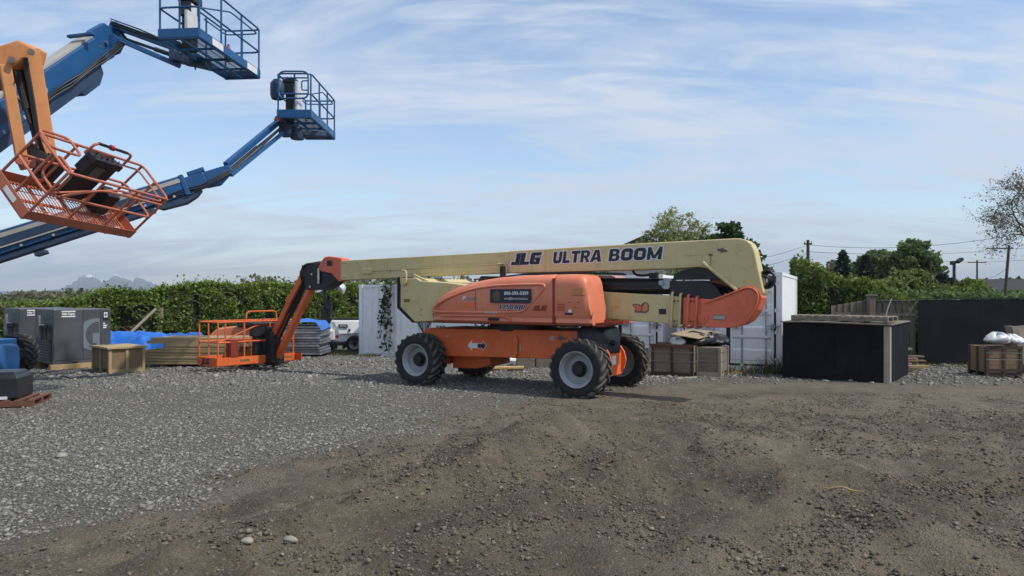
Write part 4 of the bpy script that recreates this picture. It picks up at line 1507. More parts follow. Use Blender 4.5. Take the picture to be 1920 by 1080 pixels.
# --- blue lift with its platform high at the top edge of the photo
l1 = empty('boom_lift')
tag(l1, 'blue boom lift with the highest platform, cut by the top edge of the photo', 'boom lift', 'raised boom lifts')
E0, E1 = V(-8.78, 15.75, 7.62), V(-9.46, 13.2, 5.26)
D = (E0 - E1).normalized()
B0 = E1 - D * ((E1.z - 1.45) / D.z)
side = D.cross(V(0, 0, 1)).normalized()
upn = side.cross(D)
mb = MB()
mb.beam(B0, E0 - D * .75, .46, .52)
mb.build('main_boom', M['blue'], l1, bevel=.02)
mb = MB()
mb.beam(B0 + upn * .285, E0 - D * .72 + upn * .285, .34, .045)
mb.build('boom_stripe', M['stripe'], l1)
mb = MB()
mb.beam(B0 + side * .239 + upn * .02, E0 - D * 2.6 + side * .239 + upn * .02, .012, .20)
mb.build('boom_side_band', M['blue_dark'], l1)
mb = MB()
mb.beam(B0 - upn * .36 + side * .02, E0 - D * 1.5 - upn * .36 + side * .02, .38, .20)
mb.prism([E0 - D * 1.9 - upn * .26 + side * .20, E0 - D * .95 - upn * .26 + side * .20, E0 - D * 1.0 - upn * .42 + side * .20, E0 - D * 1.25 - upn * .56 + side * .20, E0 - D * 1.75 - upn * .56 + side * .20], side * -.4)
mb.build('hose_carrier', M['blue_dark'], l1, bevel=.01)
mb = MB()
mb.prism([E0 - D * .80 - upn * .30, E0 - D * .80 + upn * .30, E0 - D * .55 + upn * .36, E0 - D * .12 + upn * .34, E0 + D * .05 + upn * .12, E0 - D * .15 - upn * .20, E0 - D * .35 - upn * .34], side * .06)
mb.prism([E0 - D * .80 - upn * .30, E0 - D * .80 + upn * .30, E0 - D * .55 + upn * .36, E0 - D * .12 + upn * .34, E0 + D * .05 + upn * .12, E0 - D * .15 - upn * .20, E0 - D * .35 - upn * .34], side * -.06)
mb.beam(E0 - D * .95 + upn * .40 - side * .2, E0 - D * .95 + upn * .40 + side * .45, .10, .06)
mb.build('boom_end_plate', M['blue'], l1, bevel=.015)
JA, JB = at(212, 47, 15.7), at(322, 87, 15.9)
mb = MB()
mb.beam(JA, JB, .13, .145)
mb.build('jib_arm', M['blue'], l1, bevel=.012)
mb = MB()
mb.beam(at(204, 66, 15.6), at(338, 124, 15.8), .10, .10)
mb.build('jib_arm', M['blue'], l1, bevel=.012)
mb = MB()
mb.prism([at(198, 62, 15.75), at(206, 41, 15.75), at(218, 40, 15.75), at(228, 52, 15.75), at(224, 70, 15.75), at(212, 82, 15.75), at(202, 84, 15.75)], (0, .16, 0))
mb.prism([at(196, 70, 15.55), at(212, 62, 15.55), at(222, 72, 15.55), at(212, 92, 15.55), at(196, 98, 15.55), at(184, 92, 15.55)], (0, .3, 0))
mb.build('jib_pivot', M['blue'], l1, bevel=.01)
mb = MB()
mb.cyl(at(232, 72, 15.75), at(290, 92, 15.8), .035, n=10)
mb.cyl(at(290, 92, 15.8), at(325, 104, 15.85), .05, n=10)
mb.build('jib_cylinder', M['black'], l1, 40)
mb = MB()
mb.bb(tuple(at(316, 112, 15.6)), tuple(at(338, 92, 15.9)))
mb.beam(at(325, 106, 15.8), at(392, 122, 15.8), .34, .18)
mb.cyl(at(360, 122, 15.7), at(360, 112, 15.7), .16, n=16)
mb.tube([at(364, 122, 15.6), at(367, 131, 15.6)], .02, 6)
mb.build('platform_rotator', M['blue_dark'], l1, bevel=.015)
for k, off in enumerate((.12, .16, .20)):
    mb = MB()
    pts = [E0 - D * (3.2 - .4 * j) + side * (.27 + .01 * (j % 2)) - upn * (off + .02 * math.sin(j * 1.9 + k)) for j in range(7)] + [E0 + upn * (.05 - off) + side * .3, JA + V(0, -.1, .10 - .05 * k), JA.lerp(JB, .5) + V(0, -.1, .10 - .05 * k), JB + V(0, -.1, .05)]
    mb.tube(pts, .017, 6)
    mb.build('hydraulic_hose', M['hosegrey'], l1, 60)
for k in range(3):
    MB().cyl(E0 - D * (.15 + .22 * k) + side * .06, E0 - D * (.15 + .22 * k) + side * .11, .05 - .01 * k, n=12).build('pivot_pin', M['steel'], l1, 40)
for k in range(7):
    MB().beam(E0 - D * (1.1 + .55 * k) + side * .232 - upn * .2, E0 - D * (1.14 + .55 * k) + side * .232 - upn * .2, .012, .07).build('wear_pad_bolt', M['stripe'], l1)
ux = V(.25, 2.7, 0).normalized()
uy = V(-ux.y, ux.x, 0)
b1 = basket(l1, 'work_platform', M4(at(373, 66, 14.15), ux, uy, (0, 0, 1)), 2.72, .84, 1.1, M['blue'], M['black'], attach='far', posts=4, console_x=.32, plate=M['whitebag'], console_w=.7)
MB().bb((.5, -.016, -.01), (.95, -.0125, .13)).build('notice_plate', M['decalwhite'], b1)
mb = MB()
mb.bb((2.05, -.016, -.01), (2.55, -.0125, .13))
mb.build('notice_plate', M['decalwhite'], b1)
mb = MB()
mb.bb((.55,   .55, .3), (.95, .62, .75))
mb.build('document_box', M['whitebag'], b1, bevel=.01)
mb = MB()
mb.loft([[(1.55 + r * math.cos(a), .18 + r * math.sin(a), z) for a in [2 * math.pi * k / 10 for k in range(10)]] for r, z in ((.07, .0), (.09, .1), (.075, .22), (.03, .30), (.02, .36))])
mb.build('red_lanyard_bag', M['red'], b1, 40)
lift_base(l1, -10.75, 7.7, math.atan2(D.y, D.x), M['blue'], RIMB, B0)
letters('NOS', .34, E1 + D * .30 + side * .262 - upn * .06, D, upn, M['stripe'], l1, bold=.01)

# --- blue lift whose boom crosses the sky behind the orange platform
l2 = empty('boom_lift')
tag(l2, 'blue boom lift with the small platform standing out against the open sky', 'boom lift', 'raised boom lifts')
K0, K1 = at(412, 329, 15.8), at(0, 458, 14.4)
D = (K0 - K1).normalized()
side = D.cross(V(0, 0, 1)).normalized()
upn = side.cross(D)
B0 = K1 - D * ((K1.z - 1.25) / D.z)
mb = MB()
mb.beam(B0, K0 - D * .75, .46, .48, w1=.40, h1=.42)
mb.beam(K0 - D * .76, K0 - D * .30, .30, .32)
mb.build('main_boom', M['blue'], l2, bevel=.02)
mb = MB()
mb.beam(B0 + side * .236 + upn * .14, K0 - D * .78 + side * .206 + upn * .12, .012, .085)
mb.beam(B0 + upn * .245, K0 - D * .78 + upn * .215, .30, .02)
mb.build('boom_stripe', M['stripe'], l2)
mb = MB()
mb.beam(B0 + side * .237 + upn * .01, K0 - D * 1.6 + side * .216 + upn * .01, .014, .15)
mb.build('boom_side_band', M['blue_dark'], l2)
mb = MB()
mb.beam(B0 + side * .26 - upn * .10, K0 - D * 1.6 + side * .24 - upn * .10, .03, .03)
mb.build('hose_rail', M['stripe'], l2)
mb = MB()
mb.beam(B0 - upn * .30, K0 - D * 1.5 - upn * .285, .34, .11)
mb.prism([K0 - D * 1.5 - upn * .22 + side * .17, K0 - D * .45 - upn * .20 + side * .17, K0 - D * .6 - upn * .30 + side * .17, K0 - D * .85 - upn * .37 + side * .17, K0 - D * 1.35 - upn * .34 + side * .17], side * -.34)
mb.beam(K0 - D * 3.9 - upn * .42, K0 - D * 3.7 - upn * .42, .3, .08)
mb.build('hose_carrier', M['blue_dark'], l2, bevel=.01)
mb = MB()
mb.beam(K0 - D * .80, K0 - D * .70, .44, .46)
mb.beam(K0 - D * .62 + upn * .22 - side * .05, K0 - D * .25 + upn * .23 - side * .05, .2, .10)
mb.prism([K0 - D * .34 - upn * .17, K0 - D * .34 + upn * .17, K0 + D * .0 + upn * .17, K0 + D * .26 + upn * .16, K0 + D * .30 + upn * .0, K0 - D * .05 - upn * .20], side * .06)
mb.prism([K0 - D * .34 - upn * .17, K0 - D * .34 + upn * .17, K0 + D * .0 + upn * .17, K0 + D * .26 + upn * .16, K0 + D * .30 + upn * .0, K0 - D * .05 - upn * .20], side * -.16)
mb.build('boom_end_plate', M['blue'], l2, bevel=.015)
q0, q1 = at(428, 318, 15.9), at(525, 236, 18.1)
mb = MB()
mb.beam(q0 + V(-.05, 0, .10), q1 + V(-.05, 0, .10), .12, .13)
mb.build('jib_arm', M['blue'], l2, bevel=.012)
mb = MB()
mb.beam(q0 + V(.10, -.1, -.14), q1 + V(.10, 0, -.16), .075, .085)
mb.build('jib_arm', M['blue'], l2, bevel=.012)
mb = MB()
mb.cyl(q0 + V(.02, 0, -.02), q0.lerp(q1, .5) + V(.02, 0, -.02), .04, n=10)
mb.cyl(q0.lerp(q1, .5) + V(.02, 0, -.02), q1 + V(.02, 0, -.04), .02, n=8)
mb.build('jib_cylinder', M['black'], l2, 40)
for k in range(3):
    mb = MB()
    pts = [K0 - D * (1.5 - .35 * j) + side * .2 - upn * (.10 + .04 * k + .015 * math.sin(j * 2.3 + k)) for j in range(4)] + [q0 + V(.08, -.1, -.02 - .04 * k), q0.lerp(q1, .5) + V(.1, -.05, .03 - .05 * k), q1 + V(.1, 0, 0)]
    mb.tube(pts, .015, 6)
    mb.build('hydraulic_hose', M['hosegrey'], l2, 60)
for k in range(6):
    MB().beam(K0 - D * (1.0 + .6 * k) + side * .225 - upn * .17, K0 - D * (1.05 + .6 * k) + side * .225 - upn * .17, .012, .05).build('wear_pad_bolt', M['stripe'], l2)
mb = MB()
mb.box(q1 + V(.12, .15, -.02), (.30, .35, .42))
mb.cyl(q1 + V(.35, .3, -.28), q1 + V(.35, .3, .02), .17, n=16)
mb.beam(q1 + V(.3, .3, -.12), q1 + V(1.0, .6, -.1), .3, .14)
mb.build('platform_rotator', M['blue_dark'], l2, bevel=.02)
MB().box(q1 + V(-.02, -.02, .14), (.2, .2, .12), (0, .3, .2)).build('pivot_guard', M['decalred'], l2, bevel=.01)
ux = V(-.03, 2.5, 0).normalized()
uy = V(-ux.y, ux.x, 0)
b2 = basket(l2, 'work_platform', M4(at(583, 217, 17.5), ux, uy, (0, 0, 1)), 2.5, .82, 1.03, M['blue'], M['black'], attach='far', posts=4, console_x=.22, plate=M['whitebag'], hoop=False, console_w=.55)
mb = MB()
mb.tube(fillet([(-.02, .06, .42), (-.02, .06, 1.08), (-.02, .78, 1.08), (-.02, .78, .42)], .16, 5, True), .021, 8, True)
mb.tube([(-.02, .08, .92), (-.02, .76, .92)], .018, 6)
mb.tube(fillet([(-.02, .06, .85), (-.02, .22, .85), (-.02, .22, .62), (-.02, .06, .62)], .05, 3), .016, 6)
mb.build('entry_gate', M['blue'], b2, 40)
MB().bb((.35, .42, .18), (.75, .50, .95)).build('document_box', M['whitebag'], b2, bevel=.02)
mb = MB()
mb.lathe([(0.0, 0), (.14, .02), (.17, .12), (.17, .4), (.1, .5), (0, .52)], (.25, .90, .45), 'Z', 16)
mb.build('tool_bucket', M['blue_dark'], b2, 40)
L2B = (B0.x - D.x * .6, B0.y - D.y * .6, 0)
lift_base(l2, L2B[0], L2B[1], math.atan2(D.y, D.x), M['blue'], RIMB, B0)


# --- orange lift with its platform tipped on its side
l3 = empty('boom_lift')
tag(l3, 'orange boom lift with a tipped platform hanging from a vertical jib', 'boom lift', 'raised boom lifts')
R3 = Matrix(((0.197, -0.632, 0.75), (0.979, 0.168, -0.115), (-0.053, 0.757, 0.652)))
m4 = R3.to_4x4()
m4.translation = V(-7.97, 11.65, 3.2)
b3 = basket(l3, 'work_platform', m4, 2.44, .91, 1.07, M['basket_orange'], M['basket_orange'], attach='far', posts=4, rail_r=.024, console_x=.55, plate=M['decalgrey'])
mb = MB()
mb.tube([(.95, .75, 1.327), (1.65, .75, 1.327)], .028, 8)
mb.build('hoop_grip', M['black'], b3, 40)
MB().bb((1.22, .71, 1.29), (1.32, .79, 1.37)).build('red_tag', M['red'], b3, bevel=.01)
MB().bb((-.016, .30, .0), (-.0125, .62, .09)).build('notice_plate', M['decalwhite'], b3)
mb = MB()
mb.bb((1.75, .45, .02), (2.05, .75, .5))
mb.build('tool_box', M['blackplastic'], b3, bevel=.02)
mb = MB()
mb.tube(fillet([(.12, -.0, 1.07), (.12, -.0, .62), (.12, .45, .62), (.12, .45, 1.07)], .12, 4, True), .024, 8, True)
mb.tube(fillet([(.02, .55, 1.09), (.02, .98, 1.09), (.65, .98, 1.09), (.65, .55, 1.09)], .12, 4, True), .024, 8, True)
mb.tube(fillet([(.2, -.06, .62), (.8, -.06, .95), (2.3, -.06, .95)], .2, 5), .022, 8)
mb.build('guard_hoop', M['basket_orange'], b3, 40)
A0, A1 = at(56, 92, 12.55), at(88, 292, 12.75)
mb = MB()
mb.beam(A0, A1, .27, .27, up=(.75, .66, 0))
mb.build('jib_arm', M['tan_orange'], l3, bevel=.02)
mb = MB()
mb.beam(at(9, 122, 12.1), at(41, 300, 12.35), .17, .17, up=(.75, .66, 0))
mb.build('jib_arm', M['tan_orange'], l3, bevel=.012)
mb = MB()
mb.cyl(at(30, 118, 12.5), at(52, 205, 12.55), .085, n=14)
mb.cyl(at(52, 205, 12.55), at(66, 262, 12.6), .04, n=12)
mb.cyl(at(24, 122, 12.4), at(56, 232, 12.5), .03, n=8)
mb.build('jib_cylinder', M['black'], l3, 40)
mb = MB()
mb.prism([at(-60, 118, 12.2), at(-4, 86, 12.3), at(32, 74, 12.35), at(50, 84, 12.35), at(44, 108, 12.35), at(20, 126, 12.3), at(-40, 160, 12.2)], (.1, .42, 0))
mb.build('jib_elbow', M['tan_orange'], l3, bevel=.03)
mb = MB()
mb.tube(fillet([at(50, 84, 12.85), at(72, 100, 12.95), at(74, 118, 12.95), at(66, 132, 12.9)], .1, 5), .03, 8)
mb.build('hydraulic_hoses', M['hosegrey'], l3, 60)
mb = MB()
mb.box(at(76, 300, 12.7), (.45, .5, .34), (0, .7, .2))
mb.box(at(92, 318, 12.75), (.3, .3, .5), (0, .7, .2))
mb.build('platform_rotator', M['blackplastic'], l3, bevel=.02)
mb = MB()
mb.beam(at(36, 312, 12.35), at(100, 300, 12.7), .14, .14)
mb.cyl(at(40, 300, 12.25), at(40, 300, 12.5), .10, n=14)
mb.build('rotator_bracket', M['basket_orange'], l3, bevel=.02)
for k in range(3):
    mb = MB()
    mb.tube(fillet([at(44 + 3 * k, 108, 12.3), at(58 + 3 * k, 190, 12.33), at(70 + 2 * k, 262, 12.4), at(82 + 3 * k, 296, 12.6)], .2, 4), .018, 6)
    mb.build('hydraulic_hose', M['hosegrey'], l3, 60)
for pxy in ((58, 98), (84, 262), (22, 112)):
    MB().cyl(at(pxy[0], pxy[1], 12.0), at(pxy[0], pxy[1], 12.36), .055, n=14).build('pivot_pin', M['steel'], l3, 40)
p_el = at(-30, 135, 12.4)
p_bs = V(-14.2, 9.6, 1.5)
mb = MB()
mb.beam(p_el, p_bs, .42, .42)
mb.build('main_boom', M['tan_orange'], l3, bevel=.02)
lift_base(l3, -14.6, 9.4, math.atan2(p_el.y - p_bs.y, p_el.x - p_bs.x), M['tan_orange'], RIMB, p_bs)

# --- another blue lift of which only the chassis end and one wheel show
l4 = empty('boom_lift')
tag(l4, 'lowered blue lift with one big tyre showing at the edge of the photo', 'boom lift')
g4 = gzf(-12.2, 17.0)
for wx, wy, fl in ((-12.40, 17.9, 1), (-12.1, 15.35, 0), (-14.3, 17.8, 1), (-14.7, 15.8, 0)):
    w = wheel(l4, 0, 0, 0, rim=RIMB, scale=.88)
    w.location = (wx, wy, g4 + .49)
    w.rotation_euler = (0, 0, R(-10) + (math.pi if fl else 0))
mb = MB()
mb.box((-13.3, 16.6, g4 + .72), (3.0, 1.2, .42), (0, 0, R(-10)))
mb.build('chassis', M['blue'], l4, bevel=.03)
mb = MB()
for dx, dy in ((0, 0), (-2.6, .45)):
    mb = MB()
    mb.beam((-11.76 + dx, 17.15 + dy, g4 + .56), (-12.06 + dx, 15.55 + dy, g4 + .56), .22, .2)
    mb.build('axle', M['black'], l4)
mb = MB()
rings = []
for x, hgt in ((-14.0, .52), (-11.62, .52), (-11.50, .50), (-11.44, .42)):
    rings.append([(x, 15.85, g4 + .14), (x, 15.80, g4 + .18), (x, 15.80, g4 + .24 + hgt), (x, 15.88, g4 + .28 + hgt * 1.05), (x, 16.6, g4 + .28 + hgt * 1.05), (x, 16.6, g4 + .14)])
mb.loft(rings)
mb.build('engine_hood', M['blue'], l4, 40)
mb = MB()
mb.box((-13.9, 16.7, g4 + 1.35), (2.4, 1.4, .7), (0, 0, R(-10)))
mb.build('turntable', M['blue'], l4, bevel=.06)
mb = MB()
mb.cyl((-11.66, 15.80, g4 + .62), (-11.66, 15.785, g4 + .62), .03, n=12)
mb.build('hood_latch', M['steel'], l4)


# ------------------------------------------------------------------ compressors
def compressor(px, py, Y, L, Wd, H, yaw, label, full=True):
    p = at(px, py, Y)
    z0 = gzf(p.x, Y)
    e = empty('air_compressor', (p.x, Y, z0), (0, 0, yaw))
    tag(e, label, 'compressor', 'dark grey air compressors')
    b = .14
    mb = MB()
    mb.bb((0, 0, b), (L, Wd, H))
    mb.build('cabinet', M['comp'], e, bevel=.012)
    for x0, x1 in ((.01, L * .50), (L * .505, L * .805), (L * .81, L - .01)):
        MB().bb((x0 + .006, -.014, b + .10), (x1 - .006, 0.004, H - .015)).build('panel', M['comp'], e, bevel=.005)
    MB().bb((.0, -.008, b), (L, .0, b + .09)).build('base_rail', M['comp'], e)
    # slatted intake and pipework on the end
    MB().bb((-.012, .10, b + .06), (0.004, Wd - .10, H * .50)).build('intake_frame', M['black'], e)
    for k in range(8):
        z = b + .10 + (H * .5 - b - .16) * k / 7
        MB().box((-.025, Wd / 2, z), (.05, Wd - .28, .012), (0, .5, 0)).build('louvre_slat', M['comp'], e)
    mb = MB()
    mb.tube(fillet([(0, Wd * .45, H * .72), (-.12, Wd * .45, H * .72), (-.12, Wd * .45, H * .90)], .05, 4), .035, 8)
    mb.cyl((-.12, Wd * .45, H * .60), (-.12, Wd * .45, H * .72), .05, n=12)
    mb.tube([(-.12, Wd * .45, H * .73), (-.12, Wd * .2, H * .73), (-.12, Wd * .2, H * .52)], .03, 8)
    mb.build('outlet_pipe', M['galv'], e, 40)
    mb = MB()
    mb.cyl((-.12, Wd * .2, H * .50), (-.12, Wd * .2, H * .68), .075, n=16)
    mb.cyl((-.12, Wd * .2, H * .68), (-.12, Wd * .2, H * .74), .095, n=16)
    mb.build('filter_bowl', M['black'], e, 40)
    # makers' plate: white bars and name
    for dz in (0.0, .135):
        MB().bb((.20, -.0185, H - .19 + dz - .02), (.53, -.0145, H - .155 + dz - .02)).build('badge_bar', M['decalwhite'], e)
    letters('Atlas Copco', .075, (.205, -.0145, H - .145), (1, 0, 0), (0, 0, 1), M['decalwhite'], e, bold=.004, width=.32, proud=.002)
    if full:
        # pale panel with the dark capital G cut by the panel joint
        x0, x1, z0_, z1_ = L * .51, L * .80, H * .285, H * .84
        pan = [(x0, z0_ + .10), (x0 + .1, z0_ + .04), (x0 + .25, z0_), (x1, z0_ - .01), (x1, z1_ - .02), (x1 - .1, z1_), (x0 + .16, z1_ - .03), (x0 + .05, z1_ - .08), (x0, z1_ - .16)]
        MB().prism([(x, -.0145, z) for x, z in pan], (0, -.003, 0)).build('logo_panel', M['comp2'], e)
        cx, cz, ro, ri = x1 - .02, (z0_ + z1_) / 2, (z1_ - z0_) * .40, (z1_ - z0_) * .0
        g = []
        for k in range(17):
            a = math.pi * (.5 + k / 16)
            g.append((cx + ro * .95 * math.cos(a), cz + ro * math.sin(a)))
        g += [(cx, cz - ro * .72), (cx - ro * .05, cz - ro * .62), (cx - ro * .05, cz + ro * .0), (cx + .0, cz + .0)]
        g2 = [(cx + ro * .95 * math.cos(math.pi * (.5 + k / 16)), cz + ro * math.sin(math.pi * (.5 + k / 16))) for k in range(17)]
        MB().prism([(x, -.0180, z) for x, z in g2 + [(cx - ro * .18, cz - ro), (cx - ro * .18, cz - ro * .66), (cx - ro * .45, cz - ro * .66), (cx - ro * .45, cz + ro * .12), (cx, cz + ro * .12)]], (0, -.003, 0)).build('logo_letter', M['comp'], e)
        # display
        MB().bb((L * .85, -.022, H * .80), (L * .955, -.0145, H * .955)).build('display_frame', M['black'], e)
        MB().bb((L * .87, -.026, H * .85), (L * .935, -.0225, H * .94)).build('display', M['decalwhite'], e)
        MB().bb((L * .885, -.029, H * .875), (L * .92, -.0265, H * .915)).build('display_screen', M['comp'], e)
        for dz, w in ((.70, .07), (.665, .055), (.735, .03)):
            MB().bb((L * .86, -.018, H * dz), (L * (.86 + w), -.0145, H * (dz + .022))).build('notice_plate', M['decalwhite'], e)
        MB().bb((L * .80, -.020, b + .02), (L * .90, -.010, b + .075)).build('warning_label', M['decalyellow'], e)
        MB().bb((L * .32, -.020, b - .0), (L * .42, -.009, b + .05)).build('fork_pocket', M['black'], e)
    for y in (.06, Wd - .16):
        MB().bb((-.08, y - .16, 0), (L + .02, y + .0, b - .003)).build('skid_timber', M['yellowwood'], e, bevel=.006)
    return e


compressor(99, 690, 18.9, 1.42, 1.50, 1.60, R(49), 'dark grey compressor cabinet with a large letter G on its side')
compressor(35, 688, 20.5, 1.42, 1.50, 1.62, R(49), 'dark grey compressor cabinet half hidden behind the one with the letter G', False)

# ------------------------------------------------------------------ crates, pallets, timber at the side of the hedge


def crate(px, py, Y, L, Wd, H, yaw, label, ply, batten, foot=.10, lid=True, n=3, group=None):
    p = at(px, py, Y)
    z0 = gzf(p.x, Y)
    e = empty('wooden_crate', (p.x, Y, z0), (0, 0, yaw))
    tag(e, label, 'crate', group)
    mb = MB()
    mb.bb((.02, .02, foot), (L - .02, Wd - .02, H - .03))
    mb.build('plywood_side', ply, e)
    bat = .07
    for k in range(n):
        x = (L - bat) * k / (n - 1)
        for y in (-.005, Wd - .02):
            MB().bb((x, y, 0.0), (x + bat, y + .025, H - .03)).build('batten', batten, e, bevel=.004)
    for k in range(n):
        y = (Wd - bat) * k / (n - 1)
        for x in (-.006, L - .02):
            MB().bb((x, y + .001, 0.002), (x + .026, y + bat - .001, H - .031)).build('batten', batten, e, bevel=.004)
    if lid:
        MB().bb((-.05, -.05, H - .03), (L + .05, Wd + .05, H + .02)).build('lid', batten, e, bevel=.006)
    for y in (.05, Wd / 2, Wd - .05):
        MB().bb((.03, y - .04, 0.004), (L - .03, y + .04, foot)).build('runner', batten, e)
    return e


crate(204, 697, 17.75, .86, 1.15, .64, R(49), 'plywood crate with a lid on the gravel before the compressors', M['crate'], M['lumber'])


def pallet(name, p, yaw, label, wd, L=1.2, Wd=1.0, group=None, tilt=0.0, nb=7):
    e = empty(name, p, (tilt, 0, yaw))
    tag(e, label, 'pallet', group)
    for k in range(nb):
        x = (L - .10) * k / (nb - 1)
        MB().bb((x, 0, .105), (x + .10, Wd, .125)).build('deck_board', wd, e)
    for k in range(3):
        y = (Wd - .09) * k / 2
        MB().bb((.001, y + .001, .022), (L - .001, y + .089, .104)).build('stringer', wd, e)
    for k in range(3):
        x = (L - .10) * k / 2
        MB().bb((x, .002, 0), (x + .10, Wd - .002, .021)).build('bottom_board', wd, e)
    return e


# black tank on a red-brown pallet at the edge
pY = 12.3
pp = at(68, 762, pY)
zg = gzf(pp.x, pY)
pallet('pallet', (pp.x - 1.16, pY - .42, zg), R(17), 'red-brown pallet under the black box at the edge of the photo', M['redwood'], 1.2, 1.0)
mb = MB()
rings = []
for z, i in ((0, .03), (.03, 0), (.36, .01), (.40, .03), (.42, .06), (.44, .06), (.47, .10)):
    rings.append([(i, i, z), (.86 - i, i, z), (.86 - i, .76 - i, z), (i, .76 - i, z)])
mb.loft(rings)
tk = mb.build('battery_box', M['blackplastic'], None, bevel=.01, loc=(pp.x - 1.10, pY - .30, zg + .127), rot=(0, 0, R(17)))
tag(tk, 'black plastic box with a stepped lid standing on a red-brown pallet', 'box')
mb = MB()
mb.bb((.30, -.006, .02), (.42, .0, .08))
mb.bb((.55, -.006, .01), (.70, .0, .06))
mb.build('box_tie', M['whitebag'], tk)

# pile of used boards
lum = empty('lumber_stack', (0, 0, 0))
tag(lum, 'long pile of used yellowish boards lying before the overgrown fence', 'lumber stack')
lx0, lx1, lY = -10.25, -7.5, 19.9
lz = gzf(-8, lY)
r2 = random.Random(4)
bm = {}
for lay in range(9):
    z = lz + .08 + lay * .082
    for row in range(5):
        th = r2.choice((.070, .078, .080))
        x0 = lx0 + r2.uniform(-.05, .22) + (.45 if lay in (5, 6) else 0) + .03 * row
        x1 = lx1 + r2.uniform(-.3, .8)
        if lay >= 7:
            x0 += .12
        y = lY + row * .215 + r2.uniform(-.02, .02)
        o = MB().bb((x0, -.10, 0), (x1, .10, th)).build('plank', M['lumber'] if r2.random() < .85 else M['oldwood'], lum)
        o.location = (0, y, z)
for x in (lx0 + 0.5, lx0 + 2.0, lx0 + 3.6):
    MB().bb((x, lY - .1, lz), (x + .12, lY + 1.1, lz + .078)).build('bearer', M['darkwood'], lum)

# blue tarpaulin over a low heap
tb = MB()


def tarp_fn(u, v):
    x = -12.9 + 3.6 * u
    y = 21.2 + 1.7 * v
    prof = math.sin(math.pi * min(1, max(0, v * 1.05))) ** .45
    hgt = (.84 + .04 * math.sin(u * 5 + 1) + .02 * math.sin(u * 17)) * prof * min(1, (1 - u) * 9 + .25)
    hgt += (.035 * abs(math.sin(u * 21 + 5 * v)) + .03 * abs(math.sin(u * 34 - 9 * v)) + .012 * math.sin(u * 71 + 23 * v) + .015 * math.sin(u * 47 - 31 * v)) * prof
    if u < .10:
        hgt += (.10 - u) * 2.2 * prof
    return (x, y + .04 * math.sin(u * 24), -.13 + max(0, hgt))


tb.sheet(tarp_fn, 160, 40)
o = tb.build('tarpaulin', M['tarp'], None, 50)
tag(o, 'crumpled bright blue tarpaulin spread over a heap beside the lumber', 'tarpaulin')

# grey bundle with a blue tarpaulin cap
bun = empty('metal_stack')
tag(bun, 'stack of grey galvanised planks between the orange platform and the light tower', 'metal stack')
by, bx = 23.6, at(548, 600, 23.6).x
bz = gzf(bx, by)
for k in range(11):
    r2o = r2.uniform(-.04, .04)
    MB().bb((bx - 0.3 + r2o, by + r2o, bz + .08 + k * .088), (bx + .92 + r2o, by + 1.3, bz + .08 + k * .088 + .07)).build('steel_plank', M['galv'], bun, bevel=.008)
for y in (by + .2, by + 1.0):
    MB().bb((bx - .3, y, bz), (bx + .9, y + .1, bz + .079)).build('bearer', M['darkwood'], bun)
tb = MB()
tb.sheet(lambda u, v: (bx - .32 + 1.30 * u, by - .06 + 1.4 * v, bz + 1.10 + .09 * math.sin(math.pi * u) + .02 * math.sin(9 * u + 7 * v) - (.22 * max(0, u - .86) / .14) + .06 * math.sin(math.pi * v)), 26, 16)
o = tb.build('tarpaulin', M['tarp'], None, 50)
tag(o, 'small blue tarpaulin folded over the top of the grey metal stack', 'tarpaulin')
# leaning pole
lp0, lp1 = at(247, 622, 24.5), at(283, 588, 25.6)
mb = MB()
mb.tube([lp0 - (lp1 - lp0) * .7, lp0, lp1, lp1 + (lp1 - lp0) * .25], .05, 8)
tag(mb.build('leaning_pole', M['oldwood'], None, 40), 'pale pole leaning against the overgrown fence behind the blue tarpaulin', 'pole')

# orange machine seen through the platform rails
sx = empty('scissor_lift')
tag(sx, 'low orange machine behind the rails of the ground-level work platform', 'machine')
q = at(440, 640, 21.9)
qz = gzf(q.x, 21.9)
mb = MB()
mb.prism([(q.x - .85, 21.9, qz + .25), (q.x + .75, 21.9, qz + .25), (q.x + .95, 21.9, qz + .60), (q.x + .55, 21.9, qz + 1.02), (q.x + .1, 21.9, qz + 1.10), (q.x - .55, 21.9, qz + 1.02), (q.x - .9, 21.9, qz + .7)], (0, 1.5, 0))
mb.build('body', M['hood'], sx, bevel=.06, seg=3)
for dx in (-.55, .5):
    for dy in (.1, 1.1):
        mb = MB()
        mb.cyl((q.x + dx, 21.9 + dy, qz + .27), (q.x + dx, 21.9 + dy + .3, qz + .27), .27, n=24)
        mb.build('wheel', M['rubber'], sx, bevel=.03)
MB().bb((q.x - .95, 21.85, qz + .40), (q.x + .98, 21.9, qz + .46)).build('side_rail', M['black'], sx)
MB().bb((q.x + .1, 21.8, qz + 1.06), (q.x + .6, 22.5, qz + 1.22)).build('control_box', M['blackplastic'], sx, bevel=.03)

